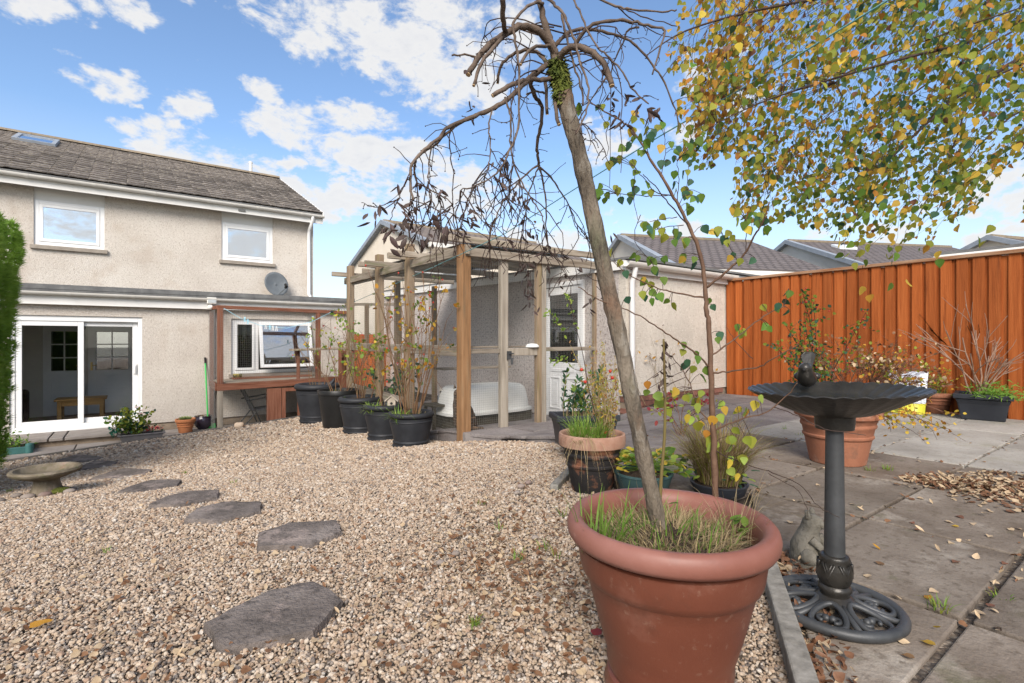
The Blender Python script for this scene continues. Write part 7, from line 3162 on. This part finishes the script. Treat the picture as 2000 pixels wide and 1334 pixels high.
# stick plant at the foot of the tree, wispy stems right of the planter
# shrub in the large terracotta pot: cotoneaster + twiggy spiraea
tp0 = TPOT + Vector((0, 0, .35))
ct_ = thing('berry_shrub', 'arching shrub with small green leaves and red berries behind the birdbath', 'plant', tp0 - RGT * .1)
g = MB()
lv = Leaves()
bz = MB()
for k in range(9):
    P3 = wander(tp0 - RGT * .10 + rv(.02), -RGT * random.uniform(.0, .55) + Vector((0, 0, 1)) + rv(.2), random.uniform(.4, .82), 10, .09)
    g.tube(P3, taper(len(P3), .004, .0015), 4, cap=False)
    for i in range(2, len(P3)):
        S3 = wander(P3[i], rv(.8) + Vector((0, 0, .2)), .1, 3, .2)
        g.tube(S3, .0014, 3, cap=False)
        for p in [P3[i]] + S3:
            for _ in range(2):
                lv.add(p + rv(.012), rv(1), random.uniform(.018, .03), random.choice([L_green, L_olive, L_dkgreen]), 'oval', wid=1.2)
            if random.random() < .35:
                bz.ball(p + rv(.012), .0065, 6, 4)
g.build('stems', m_twig, ct_, kind='stuff')
lv.build(ct_, limit=40, minpx=8)
bz.build('berries', L_berry, ct_, smooth=180, kind='stuff')
sp_s = thing('twiggy_shrub', 'bushy brown twiggy shrub with last yellow leaves in the large terracotta pot', 'plant', tp0 + RGT * .08)
g = MB()
tips = []
for k in range(26):
    d = RGT * random.uniform(-.5, 1.0) + FWD * random.gauss(0, .35) + Vector((0, 0, random.uniform(.35, 1.1)))
    twigtree(g, tp0 + RGT * .08 + rv(.03) * .8, d, .30, .0042, 4, .36, -.01, .10, tips, kids=(2, 3), shrink=.72)
g.build('twigs', m_redtwig, sp_s, kind='stuff')
lv = Leaves()
for p in tips:
    if random.random() < .30:
        low_ = p.z < tp0.z + .12
        mm = random.choice([L_yellow, L_orange, L_yellow]) if low_ else random.choice([L_brown, L_orange, L_olive, L_brown, L_tan])
        lv.add(p + rv(.01), rv(1), random.uniform(.016, .028), mm, 'oval', wid=1.3)
# low spray of yellow leaves over the pot's side
g = MB()
for k in range(12):
    P3 = wander(tp0 + RGT * random.uniform(.0, .2) - FWD * .1, RGT * random.uniform(.1, 1) - FWD * random.uniform(.1, .5) + Vector((0, 0, .25)), random.uniform(.25, .5), 8, .12, -.14)
    g.tube(P3, taper(len(P3), .0025, .001), 3, cap=False)
    for p in P3[2:]:
        for _ in range(2):
            lv.add(p + rv(.02), rv(1), random.uniform(.016, .028), random.choice([L_yellow, L_orange, L_orange, L_olive]), 'oval', wid=1.3)
g.build('low_twigs', m_twig, sp_s, kind='stuff')
lv.build(sp_s, limit=60, minpx=7)
# plant in the small terracotta pot
s0 = SPOT + Vector((0, 0, .2))
spl = thing('pot_plant', 'low green plant with yellow tips in the small terracotta pot', 'plant', s0)
g = MB()
blades(g, tuple(s0), .12, 130, .16, .006, lean=.8, mi=(0, 1), droop=.5)
g.build('blades', [L_dkgreen, L_olive], spl, kind='stuff')
lv = Leaves()
g = MB()
for k in range(12):
    P3 = wander(s0 + rv(.04), Vector((random.gauss(0, .3), random.gauss(-.1, .3), 1)), random.uniform(.15, .4), 7, .08)
    P3 = [Vector((min(p.x, FU - .06), p.y, p.z)) for p in P3]
    g.tube(P3, .0016, 3, cap=False)
    for p in P3[1:]:
        for _ in range(4):
            lv.add(p, rv(1), random.uniform(.018, .03), random.choice([L_olive, L_yellow, L_lime]), 'oval')
g.build('stems', m_twig, spl, kind='stuff')
lv.build(spl, limit=20, minpx=6)
# bare twigs and conifer sprig in the square tub
q0 = SQPOT + Vector((0, 0, .24))
bt2 = thing('bare_twigs', 'bare pale twigs with a conifer sprig in the black square tub', 'plant', q0)
g = MB()
for k in range(9):
    d = Vector((random.gauss(-.1, .25), random.gauss(.1, .5), 1))
    twigtree(g, q0 + rv(.04) * .8, d, random.uniform(.38, .7), .009, 2, .35, .0, .08, None, n=5, kids=(1, 3), shrink=.75)
g.v = [(min(p[0], FU - .05), p[1], p[2]) for p in g.v]
g.build('twigs', mat('pale_twig', [(.22, .13, .09), (.38, .25, .18)], scale=12, rough=.8), bt2, smooth=180, kind='stuff')
g = MB()
for k in range(420):
    p = q0 - Vector((.10, .12, 0)) + Vector((random.gauss(0, .10), random.gauss(0, .10), abs(random.gauss(.02, .06))))
    d = rv(1) + Vector((-.3, -.2, 0))
    d.normalize()
    s_ = d.orthogonal() * .006
    g.add([p - s_, p + s_, p + d * .06], [(0, 1, 2)])
g.build('sprig', L_conifer, bt2, kind='stuff')
# house side: shrub in the trough, succulents
h0 = Vector((TRG.x - .1, TRG.y + .1, -.80))
hs = thing('flowering_shrub', 'rounded evergreen shrub with white flowers in the grey trough by the step', 'plant', h0)
g = MB()
lv = Leaves()
for k in range(14):
    P3 = wander(h0 + Vector((random.uniform(-.15, .08), 0, -.06)), Vector((random.gauss(-.05, .45), random.gauss(-.1, .3), 1)), random.uniform(.2, .5), 7, .13)
    g.tube(P3, taper(len(P3), .005, .002), 4, cap=False)
    for p in P3[2:]:
        for _ in range(6):
            lv.add(p + rv(.03), rv(1) + Vector((0, 0, .3)), random.uniform(.05, .08), random.choice([L_green, L_dkgreen, L_lime, L_olive]), 'oval', wid=1.1)
g.build('stems', m_twig, hs, kind='stuff')
lv.build(hs, limit=60, minpx=6)
for k, (a, b_, c, m) in enumerate(((.02, -.06, .42, m_petalp), (.08, -.1, .30, m_petalp), (-.22, -.1, .30, m_petal), (.1, -.05, .36, m_petalp))):
    q = h0 + Vector((a, b_, c))
    vs, fs = LEAF['oval']
    g = MB()
    for j in range(7):
        an = j * .9
        qq = leafq(Vector((math.cos(an), math.sin(an), .5)), (0, 0, 1))
        g.add([q + qq @ (Vector(v) * .045) for v in vs], fs)
    g.build('flower', m, hs, smooth=180)
g = MB()
for k in range(60):
    q = h0 + Vector((random.uniform(.18, .42), random.uniform(-.1, .08), random.uniform(-.02, .06)))
    qq = leafq(rv(1), (0, 0, 1))
    vs, fs = LEAF['oval']
    g.add([q + qq @ (Vector(v) * .05) for v in vs], fs, random.choice((0, 1, 2)))
g.build('bedding', [L_red, m_petal, L_dkgreen], hs, kind='stuff')
g = MB()
for k in range(70):
    q = h0 + Vector((random.uniform(-.36, -.2), random.uniform(-.12, .05), random.uniform(-.03, .10)))
    qq = leafq(rv(1), (0, 0, 1))
    vs, fs = LEAF['oval']
    g.add([q + qq @ (Vector(v) * .05) for v in vs], fs)
m_teal = leafmat('teal_leaf', [(.02, .16, .11), (.05, .24, .18)])
g.build('teal_foliage', m_teal, hs, kind='stuff')
su = thing('succulent', 'pale green succulent rosettes in the orange terracotta pot', 'plant', HP1 + Vector((0, 0, .24)))
g = MB()
for cx, cy in ((-.05, 0), (.05, -.03), (.0, .05)):
    for k in range(20):
        a = k * 2.4
        q = HP1 + Vector((cx, cy, .245))
        qq = leafq(Vector((math.cos(a), math.sin(a), .15 + .07 * k)), (0, 0, 1))
        vs, fs = LEAF['oval']
        g.add([q + qq @ (Vector(v) * .085) for v in vs], fs)
g.build('rosettes', leafmat('succulent_leaf', [(.20, .30, .12), (.38, .40, .18)]), su, smooth=180)
g = MB()
blades(g, tuple(HP2 + Vector((0, 0, .235))), .11, 60, .08, .01, lean=1.2, mi=(0,), droop=.6)
tag(g.build('dry_litter', m_straw2, None), 'dry brown stalks in the purple glazed pot', 'plant', kind='stuff')
# ivy mass inside the run behind the roses
iv0 = Vector((3.25, 7.6, -.1))
iv = thing('run_shrub', 'dark green bushy shrub inside the run behind the roses', 'plant', (3.3, 7.6, -.4))
lv = Leaves()
g = MB()
for k in range(10):
    P3 = wander(Vector((3.3, 7.6, -.4)) + rv(.05), Vector((random.gauss(0, .3), random.gauss(0, .3), 1)), random.uniform(.6, 1.1), 8, .1)
    g.tube(P3, taper(len(P3), .006, .002), 4, cap=False)
    for p in P3[3:]:
        for _ in range(8):
            lv.add(p + rv(.07), rv(1), random.uniform(.05, .08), random.choice([L_dkgreen, L_dkgreen, L_conifer]), 'oval', wid=1.2)
g.build('stems', m_twig, iv, kind='stuff')
lv.build(iv, limit=0)

# =================================================================== gravel stones
PEB = []
for k in range(5):
    g = MB()
    g.ball((0, 0, 0), .5, 7, 5)
    sc_ = ((1, .8, .6), (1.15, .7, .55), (.9, .9, .7), (1.2, .85, .5), (1, .7, .75))[k]
    vs = []
    for p in g.v:
        v = Vector(p)
        v = v * (1 + .35 * mnoise.noise(v * 2.3 + Vector((k * 7, 0, 0))))
        vs.append((v.x * sc_[0], v.y * sc_[1], v.z * sc_[2]))
    g.v = vs
    PEB.append(g)


def pebble_material():
    m = bpy.data.materials.new('pebble')
    m.use_nodes = True
    t = m.node_tree
    t.nodes.clear()
    N = NT(t)
    out = N.n('ShaderNodeOutputMaterial')
    bs = N.n('ShaderNodeBsdfPrincipled')
    oi = N.n('ShaderNodeObjectInfo')
    col = N.ramp(oi.outputs['Random'], [(0, (.49, .395, .305)), (.13, (.44, .335, .24)), (.26, (.38, .28, .195)), (.38, (.47, .375, .285)), (.50, (.32, .23, .16)), (.60, (.53, .445, .355)), (.69, (.41, .31, .225)),
                                        (.79, (.27, .225, .19)), (.86, (.35, .24, .17)), (.92, (.17, .14, .12)), (.965, (.56, .50, .43))], 'CONSTANT')
    tcn = N.n('ShaderNodeTexCoord')
    nz = N.noise(tcn.outputs['Object'], 3.5, 3.0, .6)
    f = N.ramp(nz, [(.3, .72), (.7, 1.1)])
    mu = N.n('ShaderNodeMix', data_type='RGBA', blend_type='MULTIPLY')
    mu.inputs[0].default_value = 1
    N.link(col, mu.inputs[6])
    N.link(f, mu.inputs[7])
    N.link(mu.outputs[2], bs.inputs['Base Color'])
    bs.inputs['Roughness'].default_value = .75
    bs.inputs['Specular IOR Level'].default_value = .25
    N.link(bs.outputs[0], out.inputs[0])
    return m


m_pebble = pebble_material()
peb_col = bpy.data.collections.new('pebble_shapes')       # shapes only, not part of the scene
for k, g in enumerate(PEB):
    me = g.mesh('pebble', m_pebble)
    peb_col.objects.link(bpy.data.objects.new('pebble_shape_%d' % k, me))


def in_stone(u, v):
    for poly in STONE_POLY:
        mu_ = sum(p[0] for p in poly) / len(poly)
        mv_ = sum(p[1] for p in poly) / len(poly)
        if inpoly(mu_ + (u - mu_) * 1.05, mv_ + (v - mv_) * 1.05, poly):
            return True
    return False


BLOCK = [(BIGPOT.x, BIGPOT.y, .15)] + [(b_.location.x, b_.location.y, .15) for b_ in BP] + [(PC.x, PC.y, .11), (cb.x, cb.y, .11)]
cells = []
# (depth range, spacing, size)
for (d0, d1, spc, sz) in ((.55, 2.4, .0090, .0104), (2.4, 4.4, .0128, .0142), (4.4, 7.4, .023, .0235), (7.4, 13.5, .038, .035)):
    half_w = 1.12
    us = np.arange(-5.8, 4.3, spc)
    for v in np.arange(-.9, 10.62, spc):
        e = edge_u(v)
        uu = us[us < e]
        X = uu * RGT.x + v * RGT.y
        Y = uu * FWD.x + v * FWD.y
        ok = (Y >= d0) & (Y < d1) & (X < Y * half_w + .3) & (X > -(Y * half_w + .85))
        uu = uu[ok]
        for u in uu:
            cells.append((u + random.uniform(-.5, .5) * spc, v + random.uniform(-.5, .5) * spc, sz))
pp_, ss_, rr_, ii_ = [], [], [], []
hx0, hx1 = HX0 + .1, HX1 - .2
for (u, v, sz) in cells:
    if in_stone(u, v) or (hx0 < u < hx1 and HY0 < v < HY1):
        continue
    bad = False
    for (bx, by, r) in BLOCK:
        if (u - bx) ** 2 + (v - by) ** 2 < r * r:
            bad = True
            break
    if bad:
        continue
    s_ = sz * min(2.0, max(.55, random.lognormvariate(0, .28)))
    pp_.append((u, v, gz(u, v) - .012 + s_ * .18 + random.uniform(-.004, .004)))
    ss_.append(s_)
    rr_.append((random.uniform(-.7, .7), random.uniform(-.7, .7), random.uniform(0, 6.28)))
    ii_.append(random.randrange(5))
me = bpy.data.meshes.new('gravel_stones')
me.from_pydata(pp_, [], [])
at_ = me.attributes.new('rot', 'FLOAT_VECTOR', 'POINT')
at_.data.foreach_set('vector', np.array(rr_, dtype=np.float32).ravel())
at_ = me.attributes.new('size', 'FLOAT', 'POINT')
at_.data.foreach_set('value', np.array(ss_, dtype=np.float32))
at_ = me.attributes.new('which', 'INT', 'POINT')
at_.data.foreach_set('value', np.array(ii_, dtype=np.int32))
print('pebbles', len(pp_))


def scatter_nodes(name, coll):
    ng = bpy.data.node_groups.new(name, 'GeometryNodeTree')
    ng.interface.new_socket('Geometry', in_out='INPUT', socket_type='NodeSocketGeometry')
    ng.interface.new_socket('Geometry', in_out='OUTPUT', socket_type='NodeSocketGeometry')
    N = ng.nodes
    gi, go = N.new('NodeGroupInput'), N.new('NodeGroupOutput')
    ci = N.new('GeometryNodeCollectionInfo')
    ci.inputs['Collection'].default_value = coll
    ci.inputs['Separate Children'].default_value = True
    ci.inputs['Reset Children'].default_value = True
    ip = N.new('GeometryNodeInstanceOnPoints')
    ip.inputs['Pick Instance'].default_value = True
    def na(nm, ty):
        n_ = N.new('GeometryNodeInputNamedAttribute')
        n_.data_type = ty
        n_.inputs['Name'].default_value = nm
        return n_.outputs['Attribute']
    mpn = N.new('GeometryNodeMeshToPoints')
    ng.links.new(gi.outputs[0], mpn.inputs['Mesh'])
    ng.links.new(mpn.outputs[0], ip.inputs['Points'])
    ng.links.new(ci.outputs[0], ip.inputs['Instance'])
    ng.links.new(na('which', 'INT'), ip.inputs['Instance Index'])
    e2r = N.new('FunctionNodeEulerToRotation')
    ng.links.new(na('rot', 'FLOAT_VECTOR'), e2r.inputs[0])
    ng.links.new(e2r.outputs[0], ip.inputs['Rotation'])
    ng.links.new(na('size', 'FLOAT'), ip.inputs['Scale'])
    ng.links.new(ip.outputs[0], go.inputs[0])
    return ng


po = bpy.data.objects.new('gravel_stones', me)
COL.objects.link(po)
me.materials.append(m_pebble)
md = po.modifiers.new('scatter', 'NODES')
md.node_group = scatter_nodes('gravel_scatter', peb_col)
tag(po, 'loose beige and brown gravel stones covering the garden', 'gravel', kind='stuff')

# =================================================================== fallen leaves


def litter_mesh(name, label, spots, mats, parent=None, sizes=(.03, .05), lay=.35, zfn=None, cat_='leaves'):
    g = MB()
    for (u, v, z) in spots:
        p = Vector((u, v, z))
        d = Vector((random.gauss(0, 1), random.gauss(0, 1), random.gauss(0, lay * .5)))
        qq = leafq(d, Vector((random.gauss(0, lay), random.gauss(0, lay), 1)))
        vs, fs = LEAF[random.choice(('birch', 'birch', 'curl', 'oval'))]
        s_ = random.uniform(*sizes)
        g.add([p + qq @ (Vector(v_) * s_) for v_ in vs], fs, random.randrange(len(mats)))
    o = g.build(name, mats, parent, smooth=180)
    tag(o, label, cat_, kind='stuff')
    return o


# drift of leaves on the slabs by the right edge
spots = []
A = onZ(1775, 938, .01)
C_ = onZ(1990, 985, .01)
D_ = onZ(2060, 975, .01)
for k in range(1100):
    t = random.random() ** .8
    y0 = 938 + 32 * t
    x = 1770 + 300 * t
    hw = 8 + 36 * min(1, t * 1.6)
    px_, py_ = x + random.gauss(0, 12), y0 + random.gauss(-2, hw * .42)
    q = onZ(px_, min(max(py_, 925), 1040), 0)
    spots.append((q.x, q.y, .004 + abs(random.gauss(0, .006)) * min(1, t * 2 + .2)))
litter_mesh('leaf_drift', 'drift of tan fallen birch leaves lying across the slabs', spots, [L_tan, L_brown, L_tan, L_brown, L_tan], sizes=(.026, .04), lay=.25)
# litter between timber edging and slabs
spots = []
for k in range(640):
    t = random.uniform(-.45, 1.05)
    e = Vector((1.28, .59, 0)).lerp(Vector((1.96, 1.01, 0)), t)
    n_ = Vector((.52, -.85, 0)).normalized()
    q = e + n_ * random.uniform(.035, .15)
    spots.append((q.x, q.y, .0 + abs(random.gauss(0, .014)) - .012))
litter_mesh('edge_litter', 'brown leaf litter filling the gap beside the timber edging', spots, [L_brown, L_tan, L_brown, L_brown], sizes=(.02, .034), lay=.6)
# litter round the pots and in the joints
spots = []
for k in range(420):
    v = random.choice((.42, .94, 1.48, 2.0))
    if random.random() < .6:
        q = (random.uniform(2.0, 6.5), v + random.gauss(0, .02))
    else:
        q = (random.choice((1.98, 2.74, 3.58, 4.42)) + random.gauss(0, .02), random.uniform(.1, 3.0))
    if q[0] < edge_u(q[1]) + .1:
        continue
    spots.append((q[0], q[1], .001 + pz(*q) + random.uniform(0, .004)))
litter_mesh('joint_litter', 'crumbled brown leaves caught in the slab joints', spots, [L_brown, m_soil, L_tan, L_brown], sizes=(.012, .028))
# dry leaves mixed into the gravel
spots = []
for k in range(2400):
    px_, py_ = random.uniform(0, 1240), 850 + 484 * random.random() ** .9
    if k % 2:
        px_, py_ = random.gauss(1010, 110), random.gauss(1060, 90)
    if py_ < 850 or py_ > 1390:
        continue
    q = ground(px_, py_)
    if q.x > edge_u(q.y) or in_stone(q.x, q.y):
        continue
    spots.append((q.x, q.y, q.z + .004 + random.uniform(0, .006)))
litter_mesh('gravel_litter', 'brown and tan leaf fragments scattered through the gravel', spots, [L_brown, L_tan, L_brown, L_tan, L_brown], sizes=(.012, .027))
# single leaves one can count on the slabs
SPOT_ = [(1715, 1103), (1692, 1128), (1836, 1078), (1870, 1097), (1905, 1093), (1830, 1155), (1822, 1225), (1930, 1185), (1935, 1190), (1752, 1252), (1787, 1287), (1828, 1262), (1720, 1075), (1806, 1040), (1780, 1020), (1846, 1018), (1980, 1037), (1933, 1046), (1900, 1022), (1873, 1030), (1822, 985), (1870, 1008), (1995, 1035),
         (1805, 975), (1660, 985), (1688, 998), (1777, 976), (1542, 1022), (1680, 995), (1860, 1060), (1600, 947), (1776, 930), (1745, 945), (1925, 1200), (1972, 1085), (1990, 1128), (1965, 1100), (1818, 1171), (1640, 1010), (1790, 900), (1880, 848), (1801, 860), (1925, 903), (1560, 912), (1590, 1040)]
for (x, y) in SPOT_:
    q = onZ(x, y, .004)
    mm = random.choices([L_tan, L_yellow, L_brown, L_orange], [5, .7, 2, .5])[0]
    o = place('fallen_leaf', leafmesh(random.choice(('birch', 'birch', 'curl')), mm), None, (q.x, q.y, .006 + pz(q.x, q.y)))
    o.rotation_euler = leafq(Vector((random.gauss(0, 1), random.gauss(0, 1), .05)), Vector((random.gauss(0, .2), random.gauss(0, .2), 1))).to_euler()
    s_ = random.uniform(.024, .038)
    o.scale = (s_, s_, s_)
    tag(o, 'single %s birch leaf lying on a patio slab' % {L_tan: 'pale tan', L_yellow: 'yellow', L_brown: 'dark brown', L_orange: 'orange'}[mm], 'leaf', 'fallen leaves on the slabs')
big = [(57, 1240, L_orange, .055, 'curled orange leaf on the gravel'), (1160, 1257, L_red, .04, 'flat pinkish leaf on the gravel beside the big planter')]
for (x, y, mm, s_, lb) in big:
    q = ground(x, y)
    o = place('fallen_leaf', leafmesh('birch', mm), None, (q.x, q.y, q.z + .016))
    o.rotation_euler = leafq(Vector((1, .3, .1)), (0, 0, 1)).to_euler()
    o.scale = (s_, s_, s_)
    tag(o, lb, 'leaf')
# weeds in gravel and joints
g = MB()
for (x, y, n_, h_) in ((1195, 1020, 0, 0), (1120, 935, 26, .10), (1135, 950, 20, .09), (1100, 1010, 10, .06), (1012, 1095, 14, .05), (1085, 1090, 10, .06), (930, 1220, 22, .03), (920, 1230, 14, .03), (975, 1035, 8, .05), (1145, 1060, 8, .05), (1060, 1075, 8, .05), (360, 925, 20, .03), (455, 943, 12, .03), (205, 1080, 10, .025), (645, 878, 14, .02), (20, 960, 20, .04), (940, 985, 8, .04)):
    if n_:
        q = ground(x, y)
        blades(g, (q.x, q.y, q.z), .02, n_, h_, .004, lean=.8, mi=(0, 0, 1), droop=.4)
for (x, y, n_, h_) in ((1835, 1190, 26, .05), (1560, 850, 10, .05), (1735, 918, 30, .05), (1700, 920, 20, .04), (1955, 1165, 14, .03), (1508, 1115, 12, .03), (1530, 838, 10, .06)):
    q = onZ(x, y, 0)
    blades(g, (q.x, q.y, -.004), .03, n_, h_, .004, lean=.9, mi=(0, 0, 1), droop=.4)
tag(g.build('weeds', [L_grass, L_olive], None), 'small green weeds sprouting in gravel and slab joints', 'weeds', kind='stuff')
# a few pebbles of another sort by the edging
for (x, y, r) in ((1018, 953, .022), (1010, 966, .018), (1032, 945, .02), (860, 1103, .015), (890, 1085, .016), (1045, 1055, .014)):
    q = ground(x, y)
    g = MB()
    g.ball(q + Vector((0, 0, r * .4)), r, 10, 6, sc=(1.2, .9, .65))
    tag(g.build('cobble', m_cob, None, smooth=180), 'large smooth pebble lying loose on the gravel by the flaking pot', 'cobble', 'large pebbles on the gravel')
